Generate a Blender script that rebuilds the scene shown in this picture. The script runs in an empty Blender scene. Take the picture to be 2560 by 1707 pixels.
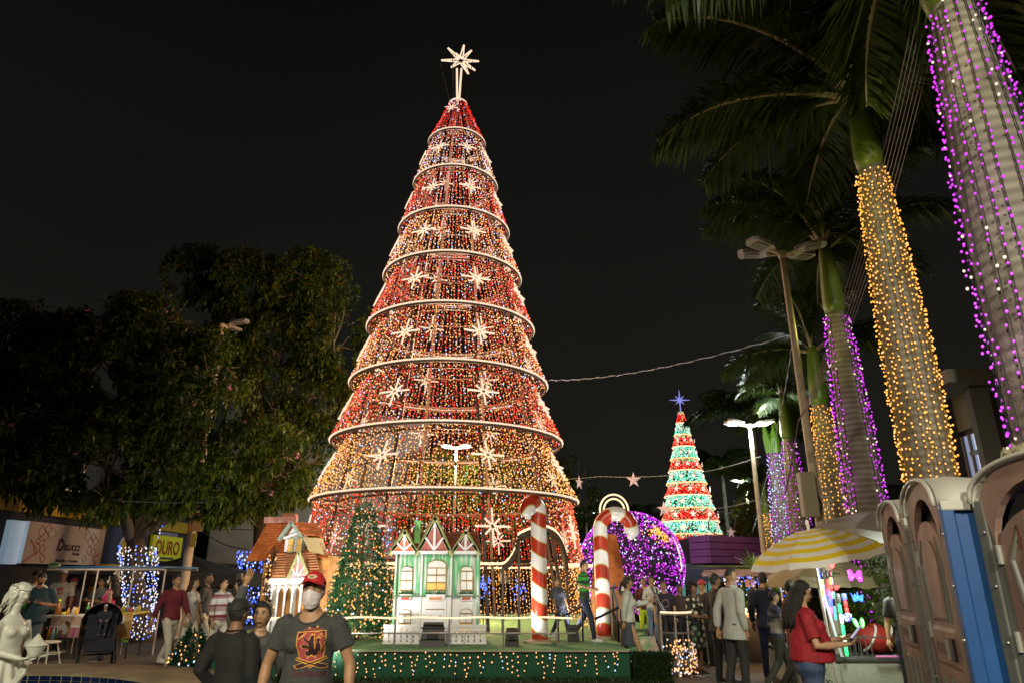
import bpy, bmesh, math, random
from math import sin, cos, pi, radians, sqrt, atan2
from mathutils import Vector, Matrix, noise
from mathutils.bvhtree import BVHTree
random.seed(11)
sc = bpy.context.scene
COL = sc.collection
R = random.random
def U(a, b): return a + (b - a) * random.random()
# ------------------------------------------------------------------ camera
PITCH = radians(19.0); CAMZ = 1.65; FOC = 2560 * 24 / 36
cd = bpy.data.cameras.new('camera'); cam = bpy.data.objects.new('camera', cd); COL.objects.link(cam)
cam.location = (0, 0, CAMZ); cam.rotation_euler = (pi / 2 + PITCH, 0, 0)
cd.lens = 24; cd.sensor_width = 36; cd.clip_start = 0.05; cd.clip_end = 2000
cd.dof.use_dof = True; cd.dof.focus_distance = 14; cd.dof.aperture_fstop = 4.0
sc.camera = cam
sc.render.engine = 'CYCLES'
sc.cycles.use_denoising = True
sc.cycles.sample_clamp_indirect = 1.5
sc.cycles.max_bounces = 5; sc.cycles.diffuse_bounces = 2; sc.cycles.glossy_bounces = 2
sc.cycles.transparent_max_bounces = 6
sc.view_settings.view_transform = 'Standard'; sc.view_settings.look = 'None'
sc.view_settings.exposure = 0; sc.view_settings.gamma = 1
# ------------------------------------------------------------------ night sky: dull city glow that fades upward
wd = bpy.data.worlds.new('World'); sc.world = wd; wd.use_nodes = True
nt = wd.node_tree; nt.nodes.clear()
out = nt.nodes.new('ShaderNodeOutputWorld'); bg = nt.nodes.new('ShaderNodeBackground')
tc = nt.nodes.new('ShaderNodeTexCoord'); sx = nt.nodes.new('ShaderNodeSeparateXYZ'); cr = nt.nodes.new('ShaderNodeValToRGB')
nt.links.new(tc.outputs['Generated'], sx.inputs[0]); nt.links.new(sx.outputs['Z'], cr.inputs[0])
nt.links.new(cr.outputs[0], bg.inputs[0]); nt.links.new(bg.outputs[0], out.inputs[0])
ns = nt.nodes.new('ShaderNodeTexNoise'); ns.inputs['Scale'].default_value = 1.4; ns.inputs['Detail'].default_value = 3; nt.links.new(tc.outputs['Generated'], ns.inputs['Vector'])
mr = nt.nodes.new('ShaderNodeMapRange'); mr.inputs['To Min'].default_value = .55; mr.inputs['To Max'].default_value = 1.45; nt.links.new(ns.outputs[0], mr.inputs[0]); nt.links.new(mr.outputs[0], bg.inputs[1])
cr.color_ramp.elements[0].position = 0.0; cr.color_ramp.elements[0].color = (0.0115, 0.0110, 0.0090, 1)
cr.color_ramp.elements[1].position = 0.75; cr.color_ramp.elements[1].color = (0.0036, 0.0036, 0.0032, 1)
bg.inputs[1].default_value = 1.0
def lamp(name, kind, loc, energy, color, size=0.1, aim=None, spot=None, blend=0.5):
 l = bpy.data.lights.new(name, kind); l.energy = energy; l.color = color
 if kind in ('POINT', 'SPOT'): l.shadow_soft_size = size
 if kind == 'AREA': l.size = size
 if kind == 'SPOT': l.spot_size = radians(spot or 90); l.spot_blend = blend
 o = bpy.data.objects.new(name, l); COL.objects.link(o); o.location = loc
 if aim is not None:
  o.rotation_euler = (Vector(aim) - Vector(loc)).to_track_quat('-Z', 'Y').to_euler()
 return o
# ------------------------------------------------------------------ helpers
CP, SP = cos(PITCH), sin(PITCH)
def ray(px, py):
 a = (px - 1280) / FOC; b = (853.5 - py) / FOC
 return Vector((a, CP - b * SP, SP + b * CP))
def at_y(px, py, Y):
 d = ray(px, py); t = Y / d.y
 return Vector((d.x * t, Y, CAMZ + d.z * t))
def at_z(px, py, Z):
 d = ray(px, py); t = (Z - CAMZ) / d.z
 return Vector((d.x * t, d.y * t, Z))
def X_at(px, Y, z=CAMZ):
 return (px - 1280) / FOC * (Y * CP + (z - CAMZ) * SP)
def gpos(px, Y, z=0.0):
 return Vector((X_at(px, Y, z), Y, z))
MATS = {}
def mat(name, c, rough=0.6, metal=0.0, c2=None, scale=8.0, bump=0.0, bscale=None, emit=0.0, ecol=None, spec=None, detail=4, sample=False, trans=0.0, contrast=(0.35, 0.65), stretch=None):
 if name in MATS: return MATS[name]
 m = bpy.data.materials.new(name); m.use_nodes = True
 t = m.node_tree; b = t.nodes['Principled BSDF']
 b.inputs['Base Color'].default_value = (*c, 1)
 b.inputs['Roughness'].default_value = rough; b.inputs['Metallic'].default_value = metal
 if spec is not None: b.inputs['Specular IOR Level'].default_value = spec
 if trans: b.inputs['Transmission Weight'].default_value = trans
 co = None
 if c2 is not None or bump:
  co = t.nodes.new('ShaderNodeTexCoord')
  src = co.outputs['Object']
  if stretch:
   mp = t.nodes.new('ShaderNodeMapping'); mp.inputs['Scale'].default_value = stretch
   t.links.new(src, mp.inputs[0]); src = mp.outputs[0]
 if c2 is not None:
  n = t.nodes.new('ShaderNodeTexNoise'); n.inputs['Scale'].default_value = scale; n.inputs['Detail'].default_value = detail
  r = t.nodes.new('ShaderNodeValToRGB')
  r.color_ramp.elements[0].position = contrast[0]; r.color_ramp.elements[1].position = contrast[1]
  r.color_ramp.elements[0].color = (*c, 1); r.color_ramp.elements[1].color = (*c2, 1)
  t.links.new(src, n.inputs['Vector']); t.links.new(n.outputs[0], r.inputs[0]); t.links.new(r.outputs[0], b.inputs['Base Color'])
 if bump:
  n2 = t.nodes.new('ShaderNodeTexNoise'); n2.inputs['Scale'].default_value = bscale or scale * 3; n2.inputs['Detail'].default_value = 5
  bp = t.nodes.new('ShaderNodeBump'); bp.inputs['Strength'].default_value = bump; bp.inputs['Distance'].default_value = 0.02
  t.links.new(src, n2.inputs['Vector']); t.links.new(n2.outputs[0], bp.inputs['Height']); t.links.new(bp.outputs[0], b.inputs['Normal'])
 if emit:
  b.inputs['Emission Color'].default_value = (*(ecol or c), 1); b.inputs['Emission Strength'].default_value = emit
  if not sample:
   m.cycles.emission_sampling = 'NONE'
 MATS[name] = m
 return m
def leafmat(name, c, c2, rough=0.5, trans=0.25):
 if name in MATS: return MATS[name]
 m = bpy.data.materials.new(name); m.use_nodes = True; t = m.node_tree
 b = t.nodes['Principled BSDF']; b.inputs['Roughness'].default_value = rough; b.inputs['Specular IOR Level'].default_value = 0.35
 g = t.nodes.new('ShaderNodeNewGeometry'); r = t.nodes.new('ShaderNodeValToRGB')
 r.color_ramp.elements[0].color = (*c, 1); r.color_ramp.elements[1].color = (*c2, 1)
 t.links.new(g.outputs['Random Per Island'], r.inputs[0]); t.links.new(r.outputs[0], b.inputs['Base Color'])
 tr = t.nodes.new('ShaderNodeBsdfTranslucent'); t.links.new(r.outputs[0], tr.inputs[0])
 mx = t.nodes.new('ShaderNodeMixShader'); mx.inputs[0].default_value = trans
 o = t.nodes['Material Output']
 t.links.new(b.outputs[0], mx.inputs[1]); t.links.new(tr.outputs[0], mx.inputs[2]); t.links.new(mx.outputs[0], o.inputs[0])
 MATS[name] = m
 return m
def bulbmat(name, c, s):
 return mat(name, (0.02, 0.02, 0.02), 0.3, emit=s, ecol=c)
W = {}
def loc_of(o): return W.get(o.name, Vector((0, 0, 0))) if o is not None else Vector((0, 0, 0))
def tag(o, label=None, cat=None, group=None, kind=None):
 if label: o['label'] = label
 if cat: o['category'] = cat
 if group: o['group'] = group
 if kind: o['kind'] = kind
 return o
def thing(name, label, cat, loc=(0, 0, 0), rz=0, group=None):
 o = bpy.data.objects.new(name, None); COL.objects.link(o); o.location = loc; o.rotation_euler = (0, 0, rz)
 o.empty_display_size = 0.1
 W[o.name] = Vector(loc)
 return tag(o, label, cat, group)
def frame(d, up=Vector((0, 0, 1))):
 d = Vector(d).normalized()
 if abs(d.dot(up)) > 0.98: up = Vector((0, 1, 0)) if abs(d.y) < 0.9 else Vector((1, 0, 0))
 x = d.cross(up).normalized(); y = x.cross(d).normalized()
 return x, y, d
class G:
 def __init__(s): s.v = []; s.f = []; s.m = []
 def add(s, vs, fs, mi=0, M=None):
  n = len(s.v)
  if M is not None: vs = [M @ Vector(v) for v in vs]
  s.v += [tuple(v) for v in vs]
  s.f += [tuple(n + i for i in f) for f in fs]; s.m += [mi] * len(fs)
  return s
 def box(s, c, d, mi=0, M=None, rz=0.0):
  x, y, z = d[0] / 2, d[1] / 2, d[2] / 2
  vs = [Vector((i * x, j * y, k * z)) for k in (-1, 1) for i, j in ((-1, -1), (1, -1), (1, 1), (-1, 1))]
  if rz:
   q = Matrix.Rotation(rz, 3, 'Z'); vs = [q @ v for v in vs]
  vs = [v + Vector(c) for v in vs]
  return s.add(vs, [(3, 2, 1, 0), (4, 5, 6, 7), (0, 1, 5, 4), (1, 2, 6, 5), (2, 3, 7, 6), (3, 0, 4, 7)], mi, M)
 def bar(s, p0, p1, w, h=None, mi=0, up=Vector((0, 0, 1))):
  h = h or w; p0 = Vector(p0); p1 = Vector(p1); x, y, d = frame(p1 - p0, up)
  vs = [p + x * i * w / 2 + y * j * h / 2 for p in (p0, p1) for i, j in ((-1, -1), (1, -1), (1, 1), (-1, 1))]
  return s.add(vs, [(3, 2, 1, 0), (4, 5, 6, 7), (0, 1, 5, 4), (1, 2, 6, 5), (2, 3, 7, 6), (3, 0, 4, 7)], mi)
 def tube(s, pts, rad, n=8, mi=0, caps=True, closed=False, M=None):
  pts = [Vector(p) for p in pts]; k = len(pts)
  if not hasattr(rad, '__len__'): rad = [rad] * k
  vs = []; fs = []; up = None
  for i, p in enumerate(pts):
   if closed: d = pts[(i + 1) % k] - pts[i - 1]
   else: d = pts[min(i + 1, k - 1)] - pts[max(i - 1, 0)]
   if d.length < 1e-9: d = Vector((0, 0, 1))
   d.normalize()
   if up is None:
    up = Vector((0, 0, 1)) if abs(d.z) < 0.9 else Vector((0, 1, 0))
   x = d.cross(up)
   if x.length < 1e-4: x = d.cross(Vector((1, 0.1, 0)))
   x.normalize(); y = x.cross(d).normalized(); up = y
   r = rad[i]; rx, ry = (r if hasattr(r, '__len__') else (r, r))
   for j in range(n):
    a = 2 * pi * j / n
    vs.append(p + x * rx * cos(a) + y * ry * sin(a))
  for i in range(k if closed else k - 1):
   for j in range(n):
    a = i * n + j; b = i * n + (j + 1) % n; c = ((i + 1) % k) * n
    fs.append((a, b, c + (j + 1) % n, c + j))
  if caps and not closed:
   fs.append(tuple(range(n - 1, -1, -1))); fs.append(tuple((k - 1) * n + j for j in range(n)))
  return s.add(vs, fs, mi, M)
 def cyl(s, p0, p1, r0, r1=None, n=12, mi=0): return s.tube([p0, p1], [r0, r0 if r1 is None else r1], n, mi)
 def sphere(s, c, r, nu=12, nv=8, mi=0, M=None):
  rx, ry, rz = r if hasattr(r, '__len__') else (r, r, r); c = Vector(c)
  vs = [c + Vector((0, 0, -rz))]
  for i in range(1, nv):
   t = -pi / 2 + pi * i / nv
   for j in range(nu):
    a = 2 * pi * j / nu
    vs.append(c + Vector((rx * cos(t) * cos(a), ry * cos(t) * sin(a), rz * sin(t))))
  vs.append(c + Vector((0, 0, rz))); L = len(vs) - 1
  fs = [(0, 1 + (j + 1) % nu, 1 + j) for j in range(nu)]
  for i in range(nv - 2):
   for j in range(nu):
    a = 1 + i * nu; b = a + nu
    fs.append((a + j, a + (j + 1) % nu, b + (j + 1) % nu, b + j))
  a = 1 + (nv - 2) * nu
  fs += [(a + j, a + (j + 1) % nu, L) for j in range(nu)]
  return s.add(vs, fs, mi, M)
 def lathe(s, prof, n=24, c=(0, 0, 0), mi=0, M=None, caps=True):
  c = Vector(c); vs = []; fs = []
  for r, z in prof:
   for j in range(n):
    a = 2 * pi * j / n; vs.append(c + Vector((r * cos(a), r * sin(a), z)))
  for i in range(len(prof) - 1):
   for j in range(n):
    fs.append((i * n + j, i * n + (j + 1) % n, (i + 1) * n + (j + 1) % n, (i + 1) * n + j))
  if caps:
   fs.append(tuple(range(n - 1, -1, -1))); fs.append(tuple((len(prof) - 1) * n + j for j in range(n)))
  return s.add(vs, fs, mi, M)
 def prism(s, poly, depth, M, mi=0):
  n = len(poly)
  vs = [Vector((x, y, 0)) for x, y in poly] + [Vector((x, y, depth)) for x, y in poly]
  fs = [tuple(range(n - 1, -1, -1)), tuple(range(n, 2 * n))] + [(i, (i + 1) % n, n + (i + 1) % n, n + i) for i in range(n)]
  return s.add(vs, fs, mi, M)
 def loft(s, secs, n=16, mi=0, M=None, power=2.0):
  # secs: (cx, cy, z, rx, ry)
  vs = []; fs = []
  for cx, cy, z, rx, ry in secs:
   for j in range(n):
    a = 2 * pi * j / n; ca, sa = cos(a), sin(a)
    if power != 2.0:
     ca = math.copysign(abs(ca) ** (2 / power), ca); sa = math.copysign(abs(sa) ** (2 / power), sa)
    vs.append((cx + rx * ca, cy + ry * sa, z))
  for i in range(len(secs) - 1):
   for j in range(n):
    fs.append((i * n + j, i * n + (j + 1) % n, (i + 1) * n + (j + 1) % n, (i + 1) * n + j))
  fs.append(tuple(range(n - 1, -1, -1))); fs.append(tuple((len(secs) - 1) * n + j for j in range(n)))
  return s.add(vs, fs, mi, M)
 def octa(s, c, r, mi=0):
  x, y, z = c; n = len(s.v)
  s.v += [(x + r, y, z), (x, y + r, z), (x - r, y, z), (x, y - r, z), (x, y, z + r * 1.25), (x, y, z - r * 1.25)]
  s.f += [(n, n + 1, n + 4), (n + 1, n + 2, n + 4), (n + 2, n + 3, n + 4), (n + 3, n, n + 4), (n + 1, n, n + 5), (n + 2, n + 1, n + 5), (n + 3, n + 2, n + 5), (n, n + 3, n + 5)]
  s.m += [mi] * 8
  return s
 def leaf(s, p, d, L, w, mi=0, up=Vector((0, 0, 1)), droop=0.25):
  x, y, d = frame(d, up); n = len(s.v); p = Vector(p)
  q = p + d * L * 0.5 + y * L * 0.06; e = p + d * L - y * L * droop
  s.v += [tuple(p), tuple(q + x * w / 2), tuple(e), tuple(q - x * w / 2)]
  s.f.append((n, n + 1, n + 2, n + 3)); s.m.append(mi)
  return s
 def mesh(s, name, mats, smooth=False, off=None):
  me = bpy.data.meshes.new(name)
  v = s.v
  if off is not None and off.length > 0: v = [(a - off.x, b - off.y, c - off.z) for a, b, c in v]
  me.from_pydata(v, [], s.f)
  for m in (mats if isinstance(mats, (list, tuple)) else [mats]): me.materials.append(m)
  if any(s.m): me.polygons.foreach_set('material_index', s.m)
  if smooth: me.polygons.foreach_set('use_smooth', [True] * len(me.polygons))
  return me
 def obj(s, name, mats, parent=None, smooth=False, label=None, cat=None, group=None, kind=None, bevel=0.0):
  off = loc_of(parent)
  me = s.mesh(name, mats, smooth, off)
  o = bpy.data.objects.new(name, me); COL.objects.link(o)
  if parent is not None: o.parent = parent; W[o.name] = Vector(off)
  if bevel:
   md = o.modifiers.new('bevel', 'BEVEL'); md.width = bevel; md.segments = 2; md.limit_method = 'ANGLE'
  return tag(o, label, cat, group, kind)
def inst(src, name, parent, M=None, label=None):
 o = bpy.data.objects.new(name, src.data if hasattr(src, 'data') else src); COL.objects.link(o)
 o.parent = parent; W[o.name] = loc_of(parent)
 if M is not None: o.matrix_local = M
 if label: o['label'] = label
 return o
def kids(o): return [c for c in bpy.data.objects if c.parent == o]
def copy_tree(o, parent=None, loc=None, rz=None, label=None):
 c = o.copy(); COL.objects.link(c)
 if parent is not None: c.parent = parent
 for ch in list(o.children): copy_tree(ch, c)
 if loc is not None: c.location = loc
 if rz is not None: c.rotation_euler = (0, 0, rz)
 if label: c['label'] = label
 return c
TMP = bpy.data.scenes.new('tmp_eval')
def tmp_dg():
 vl = TMP.view_layers[0]; vl.update()
 if vl.depsgraph is not None: return vl.depsgraph
 with bpy.context.temp_override(scene=TMP, view_layer=vl):
  dg = bpy.context.evaluated_depsgraph_get(); dg.update()
 return dg
def remesh(g, voxel, smooth_it=6, factor=0.5):
 me = bpy.data.meshes.new('t'); me.from_pydata(g.v, [], g.f)
 o = bpy.data.objects.new('t', me); TMP.collection.objects.link(o)
 r = o.modifiers.new('r', 'REMESH'); r.mode = 'VOXEL'; r.voxel_size = voxel
 if smooth_it:
  s = o.modifiers.new('s', 'SMOOTH'); s.factor = factor; s.iterations = smooth_it
 dg = tmp_dg()
 ev = o.evaluated_get(dg); m2 = ev.to_mesh()
 V = [v.co.copy() for v in m2.vertices]; F = [tuple(p.vertices) for p in m2.polygons]
 ev.to_mesh_clear()
 TMP.collection.objects.unlink(o); bpy.data.objects.remove(o); bpy.data.meshes.remove(me)
 return V, F
def text_geo(body, size=1.0, extrude=0.0, shear=0.0, align='CENTER', spacing=1.0, bold=0.0):
 c = bpy.data.curves.new('t', 'FONT'); c.body = body; c.size = size; c.extrude = extrude; c.shear = shear
 c.align_x = align; c.space_character = spacing; c.offset = bold; c.resolution_u = 3
 o = bpy.data.objects.new('t', c); TMP.collection.objects.link(o)
 dg = tmp_dg()
 ev = o.evaluated_get(dg); m2 = ev.to_mesh()
 V = [v.co.copy() for v in m2.vertices]; F = [tuple(p.vertices) for p in m2.polygons]
 ev.to_mesh_clear(); TMP.collection.objects.unlink(o); bpy.data.objects.remove(o); bpy.data.curves.remove(c)
 return V, F
def basis(o, x, y, z):
 m = Matrix.Identity(4)
 for i, a in enumerate((Vector(x), Vector(y), Vector(z))):
  m[0][i], m[1][i], m[2][i] = a.x, a.y, a.z
 m[0][3], m[1][3], m[2][3] = o[0], o[1], o[2]
 return m
def strip_lights(g, pts, step, r, cols, wts, jit=0.3, round_=False):
 """bulbs every step metres along a polyline"""
 acc = U(0, step)
 for a, b in zip(pts[:-1], pts[1:]):
  a = Vector(a); b = Vector(b); L = (b - a).length
  while acc < L:
   p = a.lerp(b, acc / L)
   k = random.choices(cols, wts)[0]
   q = (p.x + U(-jit, jit) * r, p.y + U(-jit, jit) * r, p.z); rr = r * U(0.8, 1.15)
   if round_: g.sphere(q, (rr, rr, rr * 1.2), 7, 5, k)
   else: g.octa(q, rr, k)
   acc += step * U(0.5, 1.6)
  acc -= L
# bulb colours
B_RED = bulbmat('bulb_red', (1.0, 0.018, 0.014), 1.5)
B_WARM = bulbmat('bulb_warm', (1.0, 0.47, 0.17), 1.9)
B_GOLD = bulbmat('bulb_gold', (1.0, 0.42, 0.055), 1.8)
B_WHITE = bulbmat('bulb_white', (1.0, 0.78, 0.62), 1.25)
B_COOL = bulbmat('bulb_cool', (0.5, 0.6, 1.0), 2.2)
B_BLUE = bulbmat('bulb_blue', (0.08, 0.16, 1.0), 2.6)
B_PURPLE = bulbmat('bulb_purple', (0.76, 0.045, 0.95), 1.2)
B_GREEN = bulbmat('bulb_green', (0.02, 0.75, 0.3), 1.5)
B_TEAL = bulbmat('bulb_teal', (0.35, 0.95, 0.85), 1.6)
ROPE = bulbmat('rope_light_white', (1.0, 0.76, 0.53), 1.1)
ROPEW = bulbmat('rope_light_warm', (1.0, 0.72, 0.42), 1.6)
# ------------------------------------------------------------------ street lighting that reaches the scene
TX, TY = -1.86, 19.6
STG = 0.48
RINGS = [(0.47, 4.05), (3.6, 3.71), (5.25, 3.31), (6.95, 2.91), (8.7, 2.53), (10.4, 2.14), (12.05, 1.76), (13.75, 1.37), (15.4, 0.95), (17.05, 0.29)]
# light of the thousands of LEDs of the giant tree, gathered along its axis
for z, e, c in ((1.6, 330, (1, .62, .3)), (4.4, 420, (1, .66, .34)), (6.1, 260, (1, .5, .3)), (7.9, 300, (1, .62, .38)), (9.5, 200, (1, .42, .28)), (11.2, 200, (1, .68, .42)), (12.9, 130, (1, .5, .35)), (14.6, 120, (1, .75, .6)), (16.2, 60, (1, .25, .2))):
 lamp('tree_led_light', 'POINT', (TX, TY, z), e * 1.95, c, 0.5)
# ------------------------------------------------------------------ ground
def ground_mat():
 m = mat('plaza_paving', (0.075, 0.058, 0.04), 0.75, c2=(0.12, 0.095, 0.065), scale=1.3, bump=0.25, bscale=30)
 t = m.node_tree; b = t.nodes['Principled BSDF']
 br = t.nodes.new('ShaderNodeTexBrick'); br.inputs['Scale'].default_value = 3.2; br.inputs['Mortar Size'].default_value = 0.012
 br.inputs['Color1'].default_value = (1, 1, 1, 1); br.inputs['Color2'].default_value = (0.72, 0.72, 0.72, 1); br.inputs['Mortar'].default_value = (0.4, 0.4, 0.4, 1)
 co = t.nodes.new('ShaderNodeTexCoord'); t.links.new(co.outputs['Object'], br.inputs['Vector'])
 mx = t.nodes.new('ShaderNodeMix'); mx.data_type = 'RGBA'; mx.blend_type = 'MULTIPLY'; mx.inputs[0].default_value = 1
 src = b.inputs['Base Color'].links[0].from_socket
 t.links.new(src, mx.inputs[6]); t.links.new(br.outputs[0], mx.inputs[7]); t.links.new(mx.outputs[2], b.inputs['Base Color'])
 return m
g = G(); g.add([(-110, -40, 0), (110, -40, 0), (110, 120, 0), (-110, 120, 0)], [(0, 1, 2, 3)])
g.obj('ground', ground_mat(), kind='structure')
g = G(); g.add([(-60, 16.9, 0.004), (-5.8, 16.9, 0.004), (-5.8, 60, 0.004), (-60, 60, 0.004)], [(0, 1, 2, 3)])
g.obj('road', mat('asphalt', (0.035, 0.033, 0.03), 0.85, c2=(0.055, 0.05, 0.045), scale=3, bump=0.3), kind='structure')
# ------------------------------------------------------------------ round tiled pool, lower left
def pool():
 cx, cy, rx, ry = -7.6, 8.75, 3.25, 3.25
 n = 72
 rim = G();
 def ring(f, z, ex=0.0): return [Vector((cx + (rx * f + ex) * cos(2 * pi * i / n), cy + (ry * f + ex) * sin(2 * pi * i / n), z)) for i in range(n)]
 A = [ring(1, 0.0, 1.36), ring(1, 0.17, 1.35), ring(1, 0.20, 1.31), ring(1, 0.20, 0.06), ring(1, 0.17, 0.0), ring(1, -0.02, 0.0)]
 fs = [(i * n + j, i * n + (j + 1) % n, (i + 1) * n + (j + 1) % n, (i + 1) * n + j) for i in range(len(A) - 1) for j in range(n)]
 rim.add([v for r in A for v in r], fs)
 root = thing('fountain_pool', 'round blue tiled pool with a wide tan concrete rim at bottom left', 'pool', (cx, cy, 0))
 rim.obj('rim', mat('pool_concrete', (0.30, 0.25, 0.15), 0.8, c2=(0.2, 0.16, 0.095), scale=2.5, bump=0.3), root, True)
 tl = mat('pool_tile', (0.004, 0.012, 0.045), 0.12, c2=(0.008, 0.022, 0.075), scale=5); sh = None
 # two courses of tiles on the inner wall
 k = 0
 gm = G()
 for row in range(2):
  z0 = 0.165 - row * 0.07
  for i in range(110):
   a0 = 2 * pi * (i + 0.06) / 110; a1 = 2 * pi * (i + 0.94) / 110
   if not (0.05 * pi < a0 < 0.95 * pi): continue
   p = [Vector((cx + (rx - o) * cos(a), cy + (ry - o) * sin(a), z)) for o in (0.004, 0.014) for a, z in ((a0, z0 - 0.063), (a1, z0 - 0.063), (a1, z0), (a0, z0))]
   q = G(); q.add(p, [(4, 5, 6, 7), (0, 1, 5, 4), (1, 2, 6, 5), (2, 3, 7, 6), (3, 0, 4, 7)])
   q.obj('tile', tl, root)
 wt = G(); wt.add(ring(0.995, 0.045), [tuple(range(n))])
 wm = mat('pool_water', (0.004, 0.014, 0.06), 0.06, bump=0.25, bscale=7, spec=0.6)
 wt.obj('water', wm, root)
pool()
# ------------------------------------------------------------------ stage
GREENM = mat('green_cloth', (0.004, 0.07, 0.03), 0.85, c2=(0.0025, 0.045, 0.02), scale=3, bump=0.2)
TURF = mat('stage_turf', (0.1, 0.26, 0.11), 0.9, c2=(0.16, 0.3, 0.13), scale=5, bump=0.4, bscale=120)
DARKM = mat('dark_metal', (0.02, 0.02, 0.022), 0.45, metal=0.6)
STEEL = mat('steel_rail', (0.45, 0.43, 0.4), 0.35, metal=0.8)
WIRE = mat('black_wire', (0.006, 0.006, 0.006), 0.6)
WHITEP = mat('white_paint', (0.78, 0.76, 0.73), 0.5, c2=(0.68, 0.66, 0.62), scale=6)
SY = at_z(1280, 1622, STG).y
SXL, SXR = -5.1, 2.0
def stage():
 root = thing('stage', 'low stage with green turf top and green cloth skirt under the giant tree', 'stage', (0, SY, 0))
 d = G()
 poly = [(SXL, SY), (SXR, SY), (2.25, 14.6), (2.9, 16.2), (3.5, 19), (3.2, 24.5), (SXL - 1.2, 24.5), (SXL - 1.0, 16)]
 d.prism(poly, 0.06, basis((0, 0, STG - 0.06), (1, 0, 0), (0, 1, 0), (0, 0, 1)))
 d.obj('deck', TURF, root)
 # pleated skirt
 s = G();
 def run(p0, p1):
  n = int((Vector(p1) - Vector(p0)).length / 0.05); vs = []
  nx, ny, _ = frame(Vector((p1[0] - p0[0], p1[1] - p0[1], 0)))
  for i in range(n + 1):
   t = i / n; x = p0[0] + (p1[0] - p0[0]) * t; y = p0[1] + (p1[1] - p0[1]) * t
   o = 0.012 * sin(i * 1.3) + 0.01 * noise.noise((i * 0.13, 0, p0[0]))
   for z, kk in ((STG - 0.062, 0.5), (STG * 0.5, 0.9), (0.0, 1.3)):
    vs.append((x + nx.x * (0.02 + o * kk), y + nx.y * (0.02 + o * kk), z))
  s.add(vs, [(i * 3 + j, (i + 1) * 3 + j, (i + 1) * 3 + j + 1, i * 3 + j + 1) for i in range(n) for j in range(2)])
 run((SXL, SY), (SXR, SY)); run((SXR, SY), (2.25, 14.6)); run((2.25, 14.6), (2.9, 16.2)); run((SXL - 1.0, 16), (SXL, SY))
 s.obj('skirt', GREENM, root, True)
 e = G(); e.tube([(SXL, SY - 0.03, STG - 0.03), (SXR, SY - 0.03, STG - 0.03)], 0.02, 6); e.obj('edge_trim', mat('tan_trim', (0.3, 0.28, 0.2), 0.7), root)
 # low rail with a rope light on top
 ry = SY + 0.06; H = 0.5
 for i in range(9):
  x = SXL + 0.25 + i * 0.94
  if x > 1.1: break
  p = G(); p.cyl((x, ry, STG), (x, ry, STG + H), 0.014, n=8); p.obj('rail_post', STEEL, root)
 for nm, z, m in (('rail_bar', STG + 0.25, STEEL),):
  b = G(); b.cyl((SXL + 0.2, ry, z), (1.1, ry, z), 0.012, n=8); b.obj(nm, m, root)
 r = G(); n = 330
 x0, x1 = SXL + 0.2, 1.05
 r.tube([(x0 + (x1 - x0) * i / n, ry, STG + H + 0.008 * sin(i * .11)) for i in range(n + 1)], [0.021 if i % 2 else 0.013 for i in range(n + 1)], 6)
 r.obj('rail_rope_light', ROPEW, root)
 # dangling icicle strings on the skirt
 w = G(); b = G()
 x = SXL + 0.1
 while x < SXR - 0.1:
  L = U(0.22, 0.40); pts = []; xx = x
  for i in range(6):
   pts.append((xx, SY - 0.075 - 0.01 * (i % 2), STG - 0.04 - L * i / 5)); xx += U(-0.025, 0.03)
  w.tube(pts, 0.004, 4)
  strip_lights(b, [(p[0], p[1] - 0.02, p[2]) for p in pts], 0.085, 0.0135, [0, 1], [9, 1])
  x += U(0.07, 0.17)
 w.tube([(SXL, SY - 0.07, STG - 0.035), (SXR, SY - 0.07, STG - 0.04)], 0.006, 5)
 st = thing('icicle_light_string', 'black wired icicle lights with warm bulbs hanging on the green stage skirt', 'string lights', (0, SY - 0.08, STG))
 w.obj('wire', WIRE, st); b.obj('bulb', [B_WARM, B_COOL], st, kind='stuff')
 return root
stage()
# ground cover along the skirt foot
def ground_cover():
 g = G()
 for i in range(2600):
  x = U(SXL - 0.2, SXR + 0.5); y = SY - 0.13 - abs(random.gauss(0, 0.12));
  g.leaf((x, y, 0), (U(-.5, .5), U(-.6, .2), 1), U(.05, .13), .018)
 g.obj('grass', leafmat('grass_leaf', (0.02, 0.05, 0.012), (0.05, 0.09, 0.02)), kind='stuff', label='dark grass strip growing along the foot of the green stage skirt', cat='grass')
ground_cover()
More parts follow.
